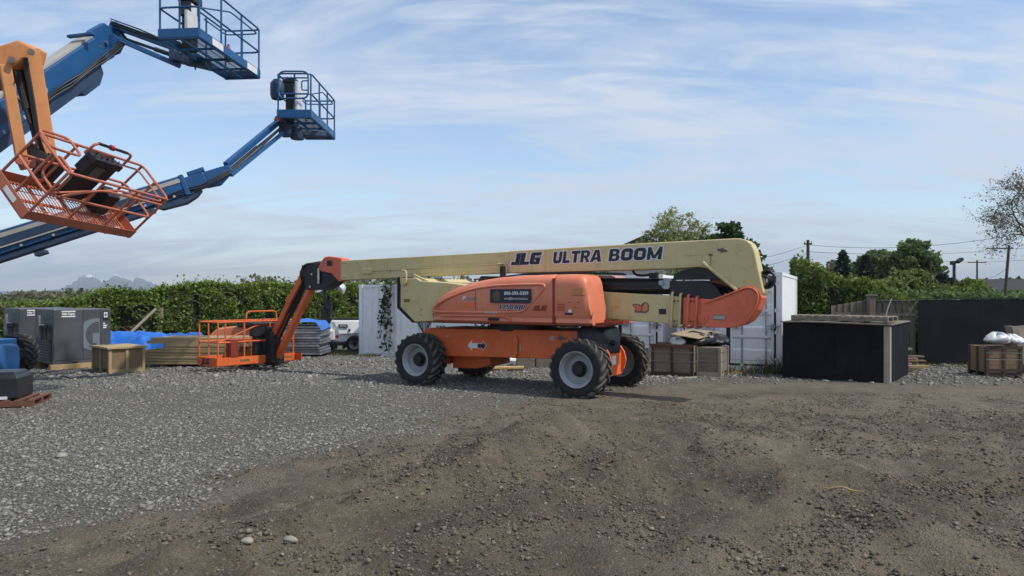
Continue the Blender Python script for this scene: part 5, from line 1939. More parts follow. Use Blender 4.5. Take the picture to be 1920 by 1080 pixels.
# ------------------------------------------------------------------ light tower trailer
lt = empty('light_tower')
tag(lt, 'white light tower trailer with a folded black mast beside the white container', 'light tower')
tY = 26.4
t0 = at(590, 640, tY)
tz = gzf(t0.x, tY)
X = lambda px: (px - 960) / F * tY
Z = lambda py: EYE - (py - HORIZON) / F * tY
mb = MB()
mb.prism([(X(591), tY, Z(641)), (X(591), tY, Z(626)), (X(603), tY, Z(603)), (X(625), tY, Z(601)), (X(690), tY, Z(601)), (X(700), tY, Z(625)), (X(700), tY, Z(641))], (0, 1.5, 0))
mb.build('housing', M['white'], lt, bevel=.03)
mb = MB()
mb.prism([(X(626), tY - .03, Z(602)), (X(672), tY - .03, Z(602)), (X(680), tY - .10, Z(624)), (X(637), tY - .10, Z(626))], (0, .06, 0))
mb.build('engine_door', M['white'], lt, bevel=.008)
MB().prism([(X(635), tY - .075, Z(608)), (X(652), tY - .075, Z(608)), (X(654), tY - .095, Z(614)), (X(637), tY - .095, Z(614))], (0, -.012, 0)).build('nameplate', M['ink'], lt)
letters('RENTAL', .085, (X(638.5), tY - .105, Z(612.5)), (1, 0, 0), (0, .3, 1), M['decalwhite'], lt, width=.24)
MB().bb((X(655), tY - .12, Z(621)), (X(658), tY - .08, Z(616))).build('door_latch', M['black'], lt)
MB().bb((X(614), tY - .14, Z(637)), (X(628), tY - .001, Z(619))).build('battery_box', M['white'], lt, bevel=.02)
MB().prism([(X(632), tY - .01, Z(627)), (X(635.5), tY - .01, Z(631)), (X(632), tY - .01, Z(635)), (X(628.5), tY - .01, Z(631))], (0, -.006, 0)).build('hazard_label', M['red'], lt)
mb = MB()
mb.bb((X(586), tY - .05, Z(648)), (X(700), tY + 1.5, Z(641.2)))
mb.bb((X(600), tY + .2, Z(657)), (X(622), tY + .9, Z(648)))
mb.build('trailer_frame', M['black'], lt, bevel=.01)
mb = MB()
n = 14
mb.prism([(X(664) + .40 * math.cos(math.pi * k / n), tY - .22, Z(653) + .37 * math.sin(math.pi * k / n)) for k in range(n + 1)] + [(X(664) - .33, tY - .22, Z(653)), ] + [(X(664) - .33 * math.cos(math.pi * k / n), tY - .22, Z(653) + .31 * math.sin(math.pi * k / n)) for k in range(n + 1)], (0, .34, 0))
mb.build('mudguard', M['black'], lt, 40)
w = wheel(lt, 0, 0, 0, rim=RIM, scale=.56)
w.location = (X(666), tY - .06, tz + .315)
w = wheel(lt, 0, 0, 1, rim=RIM, scale=.56)
w.location = (X(666), tY + 1.5, tz + .315)
mb = MB()
mb.bb((X(604), tY - .10, Z(640)), (X(613.5), tY + .10, Z(575)))
mb.bb((X(607), tY - .07, Z(575)), (X(612.5), tY + .07, Z(540)))
mb.bb((X(612), tY - .05, Z(606)), (X(620), tY + .05, Z(562)))
mb.cyl((X(617), tY, Z(573)), (X(617), tY - .12, Z(573)), .14, n=18)
mb.tube(fillet([(X(609), tY, Z(546)), (X(612), tY, Z(536)), (X(640), tY, Z(530))], .06, 3), .03, 8)
mb.tube([(X(600), tY, Z(534)), (X(644), tY, Z(534))], .03, 8)
mb.bb((X(604), tY - .12, Z(601)), (X(622), tY + .12, Z(596)))
mb.build('mast', M['black'], lt, bevel=.008)
for px, py, s in ((602, 541, 1), (638, 541, -1)):
    mb = MB()
    c = V(X(px), tY - .12, Z(py))
    d = V(.55 * s, -.35, -.55).normalized()
    t1 = d.orthogonal().normalized()
    t2 = d.cross(t1)
    rings = []
    for k, (r, hh_) in enumerate(((.05, -.22), (.13, -.17), (.19, -.06), (.20, .0), (.17, .02))):
        rings.append([c + d * hh_ + (t1 * math.cos(2 * math.pi * j / 18) * 1.25 + t2 * math.sin(2 * math.pi * j / 18)) * r for j in range(18)])
    mb.loft(rings)
    mb.build('flood_lamp', M['lamp'], lt, 50)
mb = MB()
mb.bb((X(622), tY + .2, Z(600.5)), (X(690), tY + .5, Z(597)))
mb.build('roof_rail', M['black'], lt)
mb = MB()
mb.tube([(X(590), tY, Z(645)), (X(578), tY - .2, Z(645)), (X(578), tY - .2, tz + .02)], .03, 8)
mb.build('jack_stand', M['black'], lt)


def rebase(root, base):
    """put a thing's Empty at its foot; its parts were laid out in world coordinates"""
    b = Vector(base)
    for c in root.children:
        c.location = c.location - b
    root.location = b


rebase(l1, (-10.75, 7.7, 0))
rebase(l2, L2B)
rebase(l3, (-14.6, 9.4, 0))
rebase(l4, (-13.2, 16.6, g4))
rebase(lum, (-8, 20.4, lz))
rebase(bun, (bx, by + 1, bz))
rebase(sx, (q.x, 22.6, qz))
rebase(lt, (X(650), tY + .7, tz))


# ------------------------------------------------------------------ shipping containers
def container(p, yaw, label, Wd=2.44, Ln=6.06, H=2.59, doors=True):
    e = empty('shipping_container', p, (0, 0, yaw))
    tag(e, label, 'shipping container', 'white shipping containers')
    c = M['cont']
    for x in (0, Wd - .15):
        for y in (0, Ln - .15):
            MB().bb((x, y, .0), (x + .15, y + .15, H)).build('corner_post', c, e, bevel=.01)
            for z in (-.004, H - .118):
                MB().bb((x - .006, y - .006, z), (x + .156, y + .156, z + .122)).build('corner_casting', c, e, bevel=.008)
    for x in (0.02, Wd - .09):
        MB().bb((x, .155, .0), (x + .07, Ln - .155, .15)).build('bottom_rail', c, e)
        MB().bb((x, .155, H - .08), (x + .07, Ln - .155, H)).build('top_rail', c, e)
    for y in (.01, Ln - .12):
        MB().bb((.155, y, .0), (Wd - .155, y + .11, .15)).build('bottom_rail', c, e)
        MB().bb((.155, y, H - .10), (Wd - .155, y + .11, H)).build('top_rail', c, e)

    def corr(n, ln, depth=.036):
        out, pitch = [], ln / n
        for k in range(n):
            s = k * pitch
            out += [(s, 0), (s + pitch * .36, 0), (s + pitch * .5, depth), (s + pitch * .86, depth)]
        out.append((ln, 0))
        return out
    for x, s in ((Wd - .035, -1), (.035, 1)):
        prof = corr(20, Ln - .31)
        mb = MB()
        vs, fs = [], []
        for t, d in prof:
            vs += [(x + s * d, .155 + t, .15), (x + s * d, .155 + t, H - .08)]
        for k in range(len(prof) - 1):
            f = (2 * k, 2 * k + 2, 2 * k + 3, 2 * k + 1)
            fs.append(f if s < 0 else f[::-1])
        mb.add(vs, fs)
        mb.build('side_panel', c, e)
    prof = corr(8, Wd - .31)
    mb = MB()
    vs, fs = [], []
    for t, d in prof:
        vs += [(.155 + t, Ln - .03 - d, .15), (.155 + t, Ln - .03 - d, H - .1)]
    for k in range(len(prof) - 1):
        fs.append((2 * k, 2 * k + 1, 2 * k + 3, 2 * k + 2))
    mb.add(vs, fs)
    mb.build('end_panel', c, e)
    mb = MB()
    mb.sheet(lambda u, v: (.03 + (Wd - .06) * u, .03 + (Ln - .06) * v, H - .03 + .012 * (int(v * 40) % 2)), 2, 40)
    mb.build('roof_panel', c, e)
    MB().bb((.1, .1, .12), (Wd - .1, Ln - .1, .149)).build('container_floor', M['darkwood'], e)
    # doors
    dw = (Wd - .31) / 2
    for i in (0, 1):
        x0 = .155 + i * dw
        d = empty('container_door', (x0, .03, .15), parent=e)
        h0 = H - .10 - .15
        mb = MB()
        mb.bb((.03, .02, .03), (dw - .03, .05, h0 - .03))
        mb.build('door_leaf', c, d)
        # frame and horizontal swages standing proud
        for a, b in (((.028, 0, .025), (.11, .024, h0 - .025)), ((dw - .11, 0, .025), (dw - .028, .024, h0 - .025)), ((.11, 0, .025), (dw - .11, .024, .13)), ((.11, 0, h0 - .13), (dw - .11, .024, h0 - .025))):
            MB().bb(a, b).build('door_frame', c, d, bevel=.004)
        for k in range(4):
            z = .28 + (h0 - .56) * k / 3.0
            mb = MB()
            mb.prism([(.11, .022, z - .17), (.11, -.012, z - .12), (.11, -.012, z + .12), (.11, .022, z + .17)], (dw - .22, 0, 0))
            mb.build('door_panel', c, d, bevel=.004)
        # rubber gasket round the leaf
        mb = MB()
        for a, b in (((0, -.006, 0), (.050, .03, h0)), ((dw - .050, -.006, 0), (dw, .03, h0)), ((.050, -.006, 0), (dw - .050, .03, .055)), ((.050, -.006, h0 - .05), (dw - .050, .03, h0))):
            mb.bb(a, b)
        mb.build('gasket', M['gasket'], d)
        for k, fx in enumerate((.2, .70) if i == 0 else (.30, .80)):
            mb = MB()
            mb.cyl((dw * fx, -.045, -.06), (dw * fx, -.045, h0 + .04), .017, n=10)
            mb.build('lock_rod', M['galv'], d, 40)
            for z in (.02, h0 * .33, h0 * .62, h0 - .03):
                MB().bb((dw * fx - .04, -.062, z - .03), (dw * fx + .04, -.012 if 0 < z < h0 else .0, z + .03)).build('rod_bracket', c, d)
            MB().bb((dw * fx - .02, -.085, h0 * .44), (dw * fx + (.34 if k == i else -.34), -.062, h0 * .44 + .035)).build('lock_handle', M['galv'], d)
            MB().bb((dw * fx + (.12 if k == i else -.20), -.095, h0 * .42), (dw * fx + (.20 if k == i else -.12), -.012, h0 * .47)).build('handle_keeper', M['galv'], d)
        for z in (.18, h0 * .38, h0 * .62, h0 - .18):
            xx = -.075 if i == 0 else dw - .03
            MB().bb((xx, -.03, z - .045), (xx + .105, .002, z + .045)).build('door_hinge', c, d, bevel=.006)
    return e


ca = R(-25)
c_right = (4.41, 19.12)
zc = gzf(5.5, 18.6)
conA = container((c_right[0], c_right[1], zc + .0), ca, 'white shipping container with closed doors and its lit side showing, beside the black plywood box', Wd=2.65, H=2.56)
MB().bb((2.12, -.012, 1.52), (2.26, -.004, 1.66)).build('notice_plate', M['decalwhite'], conA)
letters('22G1', .09, (1.95, .015, 1.62), (1, 0, 0), (0, 0, 1), M['ink'], conA, proud=.03)
letters('67', .07, (2.0, .015, 1.50), (1, 0, 0), (0, 0, 1), M['ink'], conA, proud=.03)
conB = container((1.93, 20.63, gzf(3, 20)), ca, 'white shipping container with closed doors, between the black-covered chassis and the crates', Wd=2.44, H=2.56)
yawL = R(-121)
zcL = gzf(-3.5, 24.5)
conC = container((-4.04, 26.8, zcL - .02), yawL, 'white shipping container with a leafy vine hanging down its long side', Wd=2.44, H=2.45)
# emblem of dark stripes and some small lettering on its long side
mb = MB()
cy_, cz_ = 2.85, 1.10
for s in (-1, 1):
    for k in range(4):
        a0, a1 = .035 + .075 * k, .075 + .075 * k
        top = cz_ + .34 - .05 * k
        bot = cz_ - .40 + .09 * k * 1.1
        pts = [(2.452, cy_ + s * a0, top), (2.452, cy_ + s * a1, top - .01), (2.452, cy_ + s * a1, bot + .22), (2.452, cy_ + s * max(.0, a1 - .16), bot), (2.452, cy_ + s * max(.0, a0 - .18), bot + .02), (2.452, cy_ + s * a0, bot + .26)]
        mb.prism(pts if s > 0 else pts[::-1], (.004, 0, 0))
mb.build('emblem', M['decalgrey'], conC)
mb = MB()
for k in range(9):
    mb.bb((2.450, 2.2 + .09 * k, .58), (2.456, 2.2 + .09 * k + .05, .66))
for k in range(3):
    mb.bb((2.450, 3.35 + .13 * k, 1.0), (2.456, 3.35 + .13 * k + .09, 1.12))
mb.build('small_print', M['decalgrey'], conC)


# ------------------------------------------------------------------ leaves
def leaf_mesh(name, pos, size, mat, parent=None, out=None, spread=1.0, droop=0.0, aspect=1.5):
    """one bent leaf per position"""
    n = len(pos)
    d = RNG.normal(0, 1, (n, 3))
    if out is not None:
        d = d * spread + out * 1.2
    d[:, 2] -= droop
    d /= np.linalg.norm(d, axis=1, keepdims=True) + 1e-9
    r = RNG.normal(0, 1, (n, 3))
    s = np.cross(d, r)
    s /= np.linalg.norm(s, axis=1, keepdims=True) + 1e-9
    nn = np.cross(s, d)
    sz = (size if np.ndim(size) else np.full(n, size))[:, None] * RNG.uniform(.45, 1.6, (n, 1))
    b = pos - d * sz * aspect * .5
    t = pos + d * sz * aspect * .5 - nn * sz * .15
    l = pos + s * sz * .5 + nn * sz * .16
    rr = pos - s * sz * .5 + nn * sz * .16
    vs = np.stack([b, rr, t, l], 1).reshape(-1, 3)
    fs = np.arange(4 * n).reshape(-1, 4)
    return big_mesh(name, vs, fs, mat, parent)


def hedge(name, path, depth, hfun, label, mat, dens=420, lsize=.075, seed=0, cat='hedge', thin=None, core=True):
    """overgrown bank along a path of (x, y); hfun(t) is its height"""
    e = empty(name, (path[0][0], path[0][1], 0))
    tag(e, label, cat)
    P_ = np.array(path, float)
    seg = np.linalg.norm(np.diff(P_, axis=0), axis=1)
    cum = np.r_[0, np.cumsum(seg)]
    Ltot = cum[-1]

    def on(s):
        return np.stack([np.interp(s, cum, P_[:, 0]), np.interp(s, cum, P_[:, 1])], -1)

    def bulge(s, v):
        return (fbm(s * .9 + seed, v * 2.2 + seed, 4, seed) - .5) * .9 + (fbm(s * 3.0, v * 5.0, 3, seed + 5) - .5) * .35
    tang = np.gradient(P_, axis=0)
    base_t = (P_[-1] - P_[0]) / np.linalg.norm(P_[-1] - P_[0])
    nrm = np.array([base_t[1], -base_t[0]])           # towards the yard
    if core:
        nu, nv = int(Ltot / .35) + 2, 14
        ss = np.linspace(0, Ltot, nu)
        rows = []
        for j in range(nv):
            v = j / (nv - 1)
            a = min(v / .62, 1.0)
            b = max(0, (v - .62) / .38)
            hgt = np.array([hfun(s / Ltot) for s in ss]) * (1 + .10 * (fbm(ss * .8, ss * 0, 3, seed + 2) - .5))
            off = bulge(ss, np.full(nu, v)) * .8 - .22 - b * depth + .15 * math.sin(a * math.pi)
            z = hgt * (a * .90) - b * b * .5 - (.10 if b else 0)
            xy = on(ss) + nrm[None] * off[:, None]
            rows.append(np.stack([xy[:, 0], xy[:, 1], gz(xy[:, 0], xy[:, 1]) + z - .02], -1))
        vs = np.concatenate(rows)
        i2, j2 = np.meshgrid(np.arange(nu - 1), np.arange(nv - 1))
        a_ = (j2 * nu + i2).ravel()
        o = big_mesh('shade_core', vs - np.array([path[0][0], path[0][1], 0]), np.stack([a_, a_ + 1, a_ + nu + 1, a_ + nu], -1), M['hedge_core'], e, True)  # plain inner shell, coloured dark to stand in for shade behind the leaves
    n = int(dens * Ltot * 3.2)
    s = RNG.uniform(0, Ltot, n)
    v = RNG.uniform(0, 1, n) ** .85
    a = np.minimum(v / .66, 1.0)
    b = np.maximum(0, (v - .66) / .34)
    hgt = np.array(np.vectorize(hfun)(s / Ltot)) * (1 + .10 * (fbm(s * .8, s * 0, 3, seed + 2) - .5))
    cl = fbm(s * 2.1 + 9, v * 6.0, 3, seed + 31)
    off = bulge(s, v) - .06 - b * depth * .9 + .15 * np.sin(a * np.pi) + RNG.normal(0, .07, n) - .25 * (cl < .42)
    z = hgt * a * (1 + .05 * (cl - .5)) - b * b * .35 + RNG.exponential(.06, n) * (a > .96) + RNG.normal(0, .03, n)
    xy = on(s) + nrm[None] * off[:, None]
    pos = np.stack([xy[:, 0], xy[:, 1], gz(xy[:, 0], xy[:, 1]) + np.maximum(z, .02)], -1)
    if thin is not None:
        pos = pos[~thin(pos)]
    out_ = np.tile(np.array([nrm[0], nrm[1], .55]), (len(pos), 1))
    leaf_mesh('leaves', pos - np.array([path[0][0], path[0][1], 0]), lsize, mat, e, out_, 1.1, .25)
    mb = MB()
    rr = random.Random(seed + 90)
    for k in range(int(Ltot * 4)):
        s0 = rr.uniform(.2, Ltot - .2)
        b0 = on(np.array([s0]))[0]
        hg = hfun(s0 / Ltot)
        zg_ = gzf(b0[0], b0[1])
        o0, ln, up_ = rr.uniform(-.1, .3), rr.uniform(.3, .9) * rr.choice((-1, 1)), rr.uniform(.35, .95)
        pts = []
        for j in range(6):
            t = j / 5
            pts.append(V(b0[0] - path[0][0] + nrm[0] * (o0 + .30 * math.sin(t * 2.6)) + base_t[0] * ln * t, b0[1] - path[0][1] + nrm[1] * (o0 + .30 * math.sin(t * 2.6)) + base_t[1] * ln * t, zg_ + hg * up_ + .30 * math.sin(t * 2.2) - .45 * t * t))
        mb.tube(pts, .009, 4)
    kind(mb.build('bramble_canes', M['canes'], e, 60), 'stuff')
    return e


# ------------------------------------------------------------------ trees
def limb(mb, p0, p1, r0, r1, n=5, wob=.08, k=4):
    pts, tp = [], []
    L = (p1 - p0).length
    for i in range(k + 1):
        t = i / k
        w = math.sin(t * math.pi) * wob * L
        pts.append(p0.lerp(p1, t) + V(random.uniform(-w, w), random.uniform(-w, w), random.uniform(-w, w) * .4))
        tp.append(r0 + (r1 - r0) * t)
    mb.tube(pts, 1, n, taper=tp)
    return pts


def tree(name, base, H, lobes, label, mat, nclump=90, leaves=90, lsize=.22, clump=.55, trunk=.16, group=None, bark='bark', seed=1, twigs=0, cat='tree', shell=.55):
    """lobes: (dx, dy, z, rx, rz) ellipsoids that together outline the crown"""
    random.seed(seed)
    e = empty(name, base)
    tag(e, label, cat, group)
    mb = MB()
    z0 = min(l[2] - l[4] for l in lobes)
    fork = V(0, 0, max(.4, z0 + .15 * (H - z0)))
    trunk_pts = limb(mb, V(0, 0, -.1), fork, trunk, trunk * .72, 8, .02, 4)
    vol = [l[3] * l[3] * l[4] for l in lobes]
    pos, cen = [], []
    for _ in range(nclump):
        l = random.choices(lobes, vol)[0]
        while True:
            d = V(random.uniform(-1, 1), random.uniform(-1, 1), random.uniform(-1, 1))
            if .02 < d.length < 1:
                break
        rad = shell + (1 - shell) * random.random()
        d = d.normalized() * rad
        c = V(l[0] + d.x * l[3], l[1] + d.y * l[3], l[2] + d.z * l[4])
        cen.append(c)
    hubs = []
    for l in lobes:
        hb = V(l[0] * .8, l[1] * .8, l[2] - l[4] * .25)
        limb(mb, fork, hb, trunk * .6, trunk * .22, 6, .07, 4)
        hubs.append(hb)
    for c in cen:
        hb = min(hubs, key=lambda h: (h - c).length)
        limb(mb, hb.lerp(c, random.uniform(0, .2)), c, trunk * .16, trunk * .03, 4, .09, 3)
        for _ in range(twigs):
            limb(mb, c.lerp(hb, random.uniform(0, .5)), c + V(random.gauss(0, clump), random.gauss(0, clump), random.gauss(.2, clump)), trunk * .05, trunk * .015, 3, .08, 2)
    mb.build('trunk', M[bark], e, 50)
    n = int(leaves)
    for c in cen:
        k = max(4, int(n * random.uniform(.5, 1.4)))
        s = clump * random.uniform(.7, 1.3)
        p = RNG.normal(0, 1, (k, 3))
        p /= np.linalg.norm(p, axis=1, keepdims=True)
        p *= (RNG.uniform(0, 1, (k, 1)) ** .5) * s
        p[:, 2] *= .7
        pos.append(p + np.array(c))
    pos = np.concatenate(pos)
    leaf_mesh('crown', pos, lsize, mat, e)
    return e


def conifer(name, base, H, Rb, label, seed=1, group=None):
    random.seed(seed)
    e = empty(name, base)
    tag(e, label, 'tree', group)
    mb = MB()
    mb.tube([(0, 0, -.1), (0, 0, H * .5), (0, 0, H)], 1, 6, taper=[.16, .09, .02])
    mb.build('trunk', M['bark'], e, 50)
    pos, outs = [], []
    z = .5
    while z < H:
        t = z / H
        rr = Rb * (1 - t) ** .8 * random.uniform(.75, 1.12)
        for k in range(9):
            a = random.uniform(0, 2 * math.pi)
            m = 26
            s = np.sort(RNG.uniform(.15, 1, m)) * rr
            p = np.stack([np.cos(a) * s, np.sin(a) * s, z - .28 * s ** 1.2 + RNG.normal(0, .08, m)], -1)
            p += RNG.normal(0, .10, (m, 3)) * (.4 + s[:, None] * .4)
            pos.append(p)
            outs.append(np.tile([math.cos(a), math.sin(a), -.3], (m, 1)))
        z += .26
    leaf_mesh('crown', np.concatenate(pos), .22, M['needle'], e, np.concatenate(outs), .6, .1, 2.2)
    return e


def bare_tree(name, base, H, label, seed=3, spread=.55, leafn=2600, trunk=.30, lean=(0, 0), levels=6):
    random.seed(seed)
    e = empty(name, base)
    tag(e, label, 'tree')
    mb = MB()
    tips = []

    def grow(p, d, L, r, lev):
        n = 3
        pts = [p]
        for i in range(n):
            d = (d + V(random.gauss(0, .10), random.gauss(0, .10), random.gauss(.02, .06))).normalized()
            pts.append(pts[-1] + d * L / n)
        mb.tube(pts, 1, 7 if lev == 0 else (5 if lev < 3 else 3), taper=[r, r * .9, r * .8, r * .68])
        if lev >= levels:
            tips.append(pts[-1])
            return
        if lev >= 3:
            tips.append(pts[-1])
        k = 3 if lev < 2 else random.choice((2, 3, 3))
        for i in range(k):
            s = pts[-1] if i == 0 or lev == 0 else pts[random.choice((1, 2, 3))]
            ax = d.orthogonal().normalized()
            ax.rotate(Matrix.Rotation(random.uniform(0, 2 * math.pi), 3, d))
            nd_ = (d + ax * random.uniform(.45, 1.0) * spread * 1.6).normalized()
            nd_ = (nd_ + V(0, 0, -.10 * max(0, lev - 2))).normalized()
            grow(s, nd_, L * random.uniform(.62, .84), r * (.66 if i == 0 else .52), lev + 1)
    grow(V(0, 0, -.2), V(lean[0], lean[1], 1).normalized(), H * .30, trunk, 0)
    mb.build('trunk', M['bark'], e, 60)
    T = np.array([tuple(t) for t in tips])
    idx = RNG.integers(0, len(T), leafn)
    leaf_mesh('crown', T[idx] + RNG.normal(0, .16, (leafn, 3)), .075, M['leaf_far'], e)
    return e


# overgrown fence behind the yard
hp = [(-19.6, 28.4), (at(190, 0, 27.0).x, 27.0), (at(300, 0, 28).x, 28.0), (at(470, 0, 30).x, 30.0), (at(680, 0, 33).x, 33.0), (at(760, 0, 34).x, 34.0)]


def bare_patch(p):
    # a gap where the boards of the old fence show
    x, z = p[:, 0], p[:, 2]
    g = (np.abs(x + 14.45) < .55) & (z < 1.55 - .35 * vnoise(x * 4, z * 4, 3)) & (z > .35)
    return g & (RNG.uniform(0, 1, len(p)) < .85)


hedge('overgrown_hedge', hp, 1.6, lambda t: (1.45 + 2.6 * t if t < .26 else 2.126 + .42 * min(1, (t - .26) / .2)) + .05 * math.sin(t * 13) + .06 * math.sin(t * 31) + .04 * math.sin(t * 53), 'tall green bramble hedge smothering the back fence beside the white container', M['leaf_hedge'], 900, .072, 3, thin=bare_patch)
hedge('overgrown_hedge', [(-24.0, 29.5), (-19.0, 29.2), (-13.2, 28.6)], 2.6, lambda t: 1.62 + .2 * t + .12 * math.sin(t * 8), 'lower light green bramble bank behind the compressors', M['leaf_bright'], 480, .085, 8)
# old board fence inside the hedge
hp = hp[1:]
fb = empty('board_fence', (hp[0][0], 28.0, 0))
tag(fb, 'grey weathered board fence showing through a gap in the bramble hedge', 'fence')
for k in range(10):
    x = at(205, 0, 27.6).x + k * .17 - hp[0][0]
    MB().bb((x, .02 + k * .017, -.2), (x + .16, .05 + k * .017, 1.40 + .02 * (k % 3))).build('fence_board', M['fence'], fb)
MB().bb((at(205, 0, 27.6).x - hp[0][0], -.045, .35), (at(205, 0, 27.6).x + 1.7 - hp[0][0], .0, .47)).build('fence_rail', M['fence'], fb)
for k in range(3):
    x = at(222, 0, 27.6).x + k * .52 - hp[0][0]
    MB().bb((x, -.02 + k * .045, .98), (x + .45, .005 + k * .045, 1.38)).build('patch_board', M['paleboard'], fb)

# bramble bank behind the container and the board fence
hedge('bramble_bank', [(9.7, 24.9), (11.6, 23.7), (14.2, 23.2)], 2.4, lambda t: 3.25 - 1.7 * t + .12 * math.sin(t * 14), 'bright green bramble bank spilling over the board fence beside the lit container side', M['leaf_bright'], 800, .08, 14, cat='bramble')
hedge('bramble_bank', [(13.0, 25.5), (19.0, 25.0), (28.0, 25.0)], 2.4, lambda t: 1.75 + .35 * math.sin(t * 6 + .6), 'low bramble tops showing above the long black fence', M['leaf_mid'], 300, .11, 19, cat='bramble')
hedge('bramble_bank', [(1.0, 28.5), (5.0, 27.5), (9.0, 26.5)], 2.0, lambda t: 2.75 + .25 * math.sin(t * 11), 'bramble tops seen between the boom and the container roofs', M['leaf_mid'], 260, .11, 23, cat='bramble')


def tp(px, Y):
    return ((px - 960) / F * Y, Y, gzf((px - 960) / F * Y, Y))


def zt(py, Y):
    return EYE - (py - HORIZON) / F * Y


Y = 42
tree('spring_tree', tp(1272, Y), 6.5, [(-.1, 0, 5.7, 1.5, 1.75), (-1.2, 0, 5.1, 1.0, 1.4), (1.1, .2, 5.2, 1.15, 1.4), (-2.0, .3, 4.8, .7, 1.0), (0, 0, 4.5, 1.6, 1.2)], 'airy pale green tree in young leaf rising behind the cream boom', M['leaf_spring'], 230, 24, .10, .40, .11, seed=5, twigs=3)
tree('dark_tree', tp(1372, 40), 6, [(-.2, 0, 4.95, .85, 1.3), (.75, 0, 3.9, .75, 1.5), (1.35, 0, 3.0, .6, 1.2), (-1.1, .2, 4.4, .8, 1.1)], 'dark green bushy tree behind the tall end of the cream boom', M['leaf_dark'], 120, 110, .16, .45, .14, seed=6)
tree('broadleaf_tree', tp(1330, 44), 6, [(0, 0, 4.6, .9, 1.3), (.3, 0, 3.5, .9, 1.1)], 'olive green tree between the pale spring tree and the dark one', M['leaf_mid'], 70, 80, .17, .45, .12, seed=16)
conifer('conifer_tree', tp(1581, 58), zt(472, 58) + .3, 1.5, 'pointed dark conifer, the taller and slimmer of the pair beyond the fence', 3)
conifer('conifer_tree', tp(1622, 60), zt(481, 60) + .3, 2.2, 'broad dark conifer standing close beside the pointed one', 4)
Y = 56
tree('broadleaf_tree', tp(1708, Y), 8, [(.1, 0, 4.6, 1.7, 1.6), (-1.2, .3, 4.2, 1.2, 1.1), (1.2, 0, 3.4, 1.1, 1.6), (.3, 0, 2.6, 1.8, 1.4)], 'tallest full green tree of the group beyond the fence', M['leaf_mid'], 190, 120, .21, .55, .2, seed=9)
tree('broadleaf_tree', tp(1655, 68), 7.5, [(-.6, 0, 4.4, 1.9, 1.7), (1.4, 0, 3.6, 1.6, 1.6), (-2.4, .3, 3.6, 1.2, 1.3)], 'rounded green tree behind the broad dark conifer', M['leaf_mid'], 150, 110, .24, .65, .2, seed=12)
tree('willow_shrub', tp(1705, 48), 4.5, [(0, 0, 2.4, 1.5, 1.5), (-1.6, .2, 1.9, 1.3, 1.2), (1.0, .2, 1.8, 1.0, 1.2)], 'yellowish green bushy shrub below the tallest tree', M['leaf_bright'], 150, 100, .16, .5, .09, seed=13, cat='shrub')
tree('willow_shrub', tp(1640, 40), 3.0, [(0, 0, 1.3, 1.5, 1.2), (-1.9, .2, 1.2, 1.2, 1.0), (1.6, .2, 1.4, 1.2, 1.1)], 'deep green shrub mass just behind the board fence post', M['leaf_mid'], 130, 110, .14, .42, .07, seed=14, cat='shrub')
tree('broadleaf_tree', tp(1556, 78), 6.5, [(0, 0, 3.6, 1.3, 2.2), (-.7, 0, 2.4, 1.2, 1.6), (.9, 0, 2.6, 1.2, 1.5)], 'slim pale green tree left of the pointed conifer beyond the fence', M['leaf_far'], 110, 100, .26, .6, .16, seed=15)
tree('dark_tree', tp(1768, 52), 4, [(-.2, 0, 2.6, .8, 1.3), (.6, 0, 2.1, .8, 1.2)], 'dark evergreen shrub beside the flood light post', M['needle'], 80, 110, .16, .38, .1, seed=17, cat='shrub')
tree('willow_shrub', tp(1815, 46), 4, [(0, 0, 1.9, 1.2, 1.35), (-1.2, 0, 1.5, 1.0, 1.1), (1.2, .1, 1.2, 1.0, .9)], 'green shrub with bare twigs on top behind the black fence', M['leaf_bright'], 120, 90, .15, .42, .07, seed=18, twigs=1, cat='shrub')
bare_tree('bare_tree', tp(1990, 48), 13.0, 'tall thin-leaved tree with bare spreading branches, cut by the photo edge', 8, .62, 5200, .24, (0, 0), 7)

# far woods
def woods(name, x0, x1, y, hfun, mat, label, n=9000, ls=.9, depth=25, seed=1):
    x = RNG.uniform(x0, x1, n)
    yy = y + RNG.uniform(0, depth, n)
    h = hfun(x)
    z = h * RNG.uniform(0, 1, n) ** .6
    pos = np.stack([x, yy, z - .3], -1)
    o = leaf_mesh(name, pos, ls, mat)
    tag(o, label, 'woods')
    return kind(o, 'stuff', label)


woods('woods', -150, -55, 150, lambda x: 1.2 + 2.0 * fbm(x * .10, x * 0, 3, 4) * (1 + .4 * np.sin(x * .35)), M['leaf_far'], 'hazy line of leafless trees far off behind the compressors', 9000, .55, 20)
woods('woods', -60, -18, 95, lambda x: 1.0 + 2.6 * fbm(x * .16, x * 0, 3, 14), M['leaf_far'], 'distant scrub just over the top of the bramble hedge', 7000, .42, 12)
woods('woods', -24, 2, 62, lambda x: 2.2 + 2.6 * fbm(x * .35, x * 0, 3, 24), M['leaf_far'], 'thin bare bushes over the roof of the vine-hung container', 5200, .24, 8)
woods('woods', 22, 120, 120, lambda x: 2.2 + 3.6 * fbm(x * .09, x * 0, 3, 34), M['leaf_dark'], 'distant dark trees low on the horizon beyond the black fence', 9000, .6, 20)
woods('woods', 28, 60, 72, lambda x: 1.0 + 2.2 * fbm(x * .12, x * 0, 3, 44), M['leaf_mid'], 'low green scrub beyond the black fence', 7000, .35, 12)

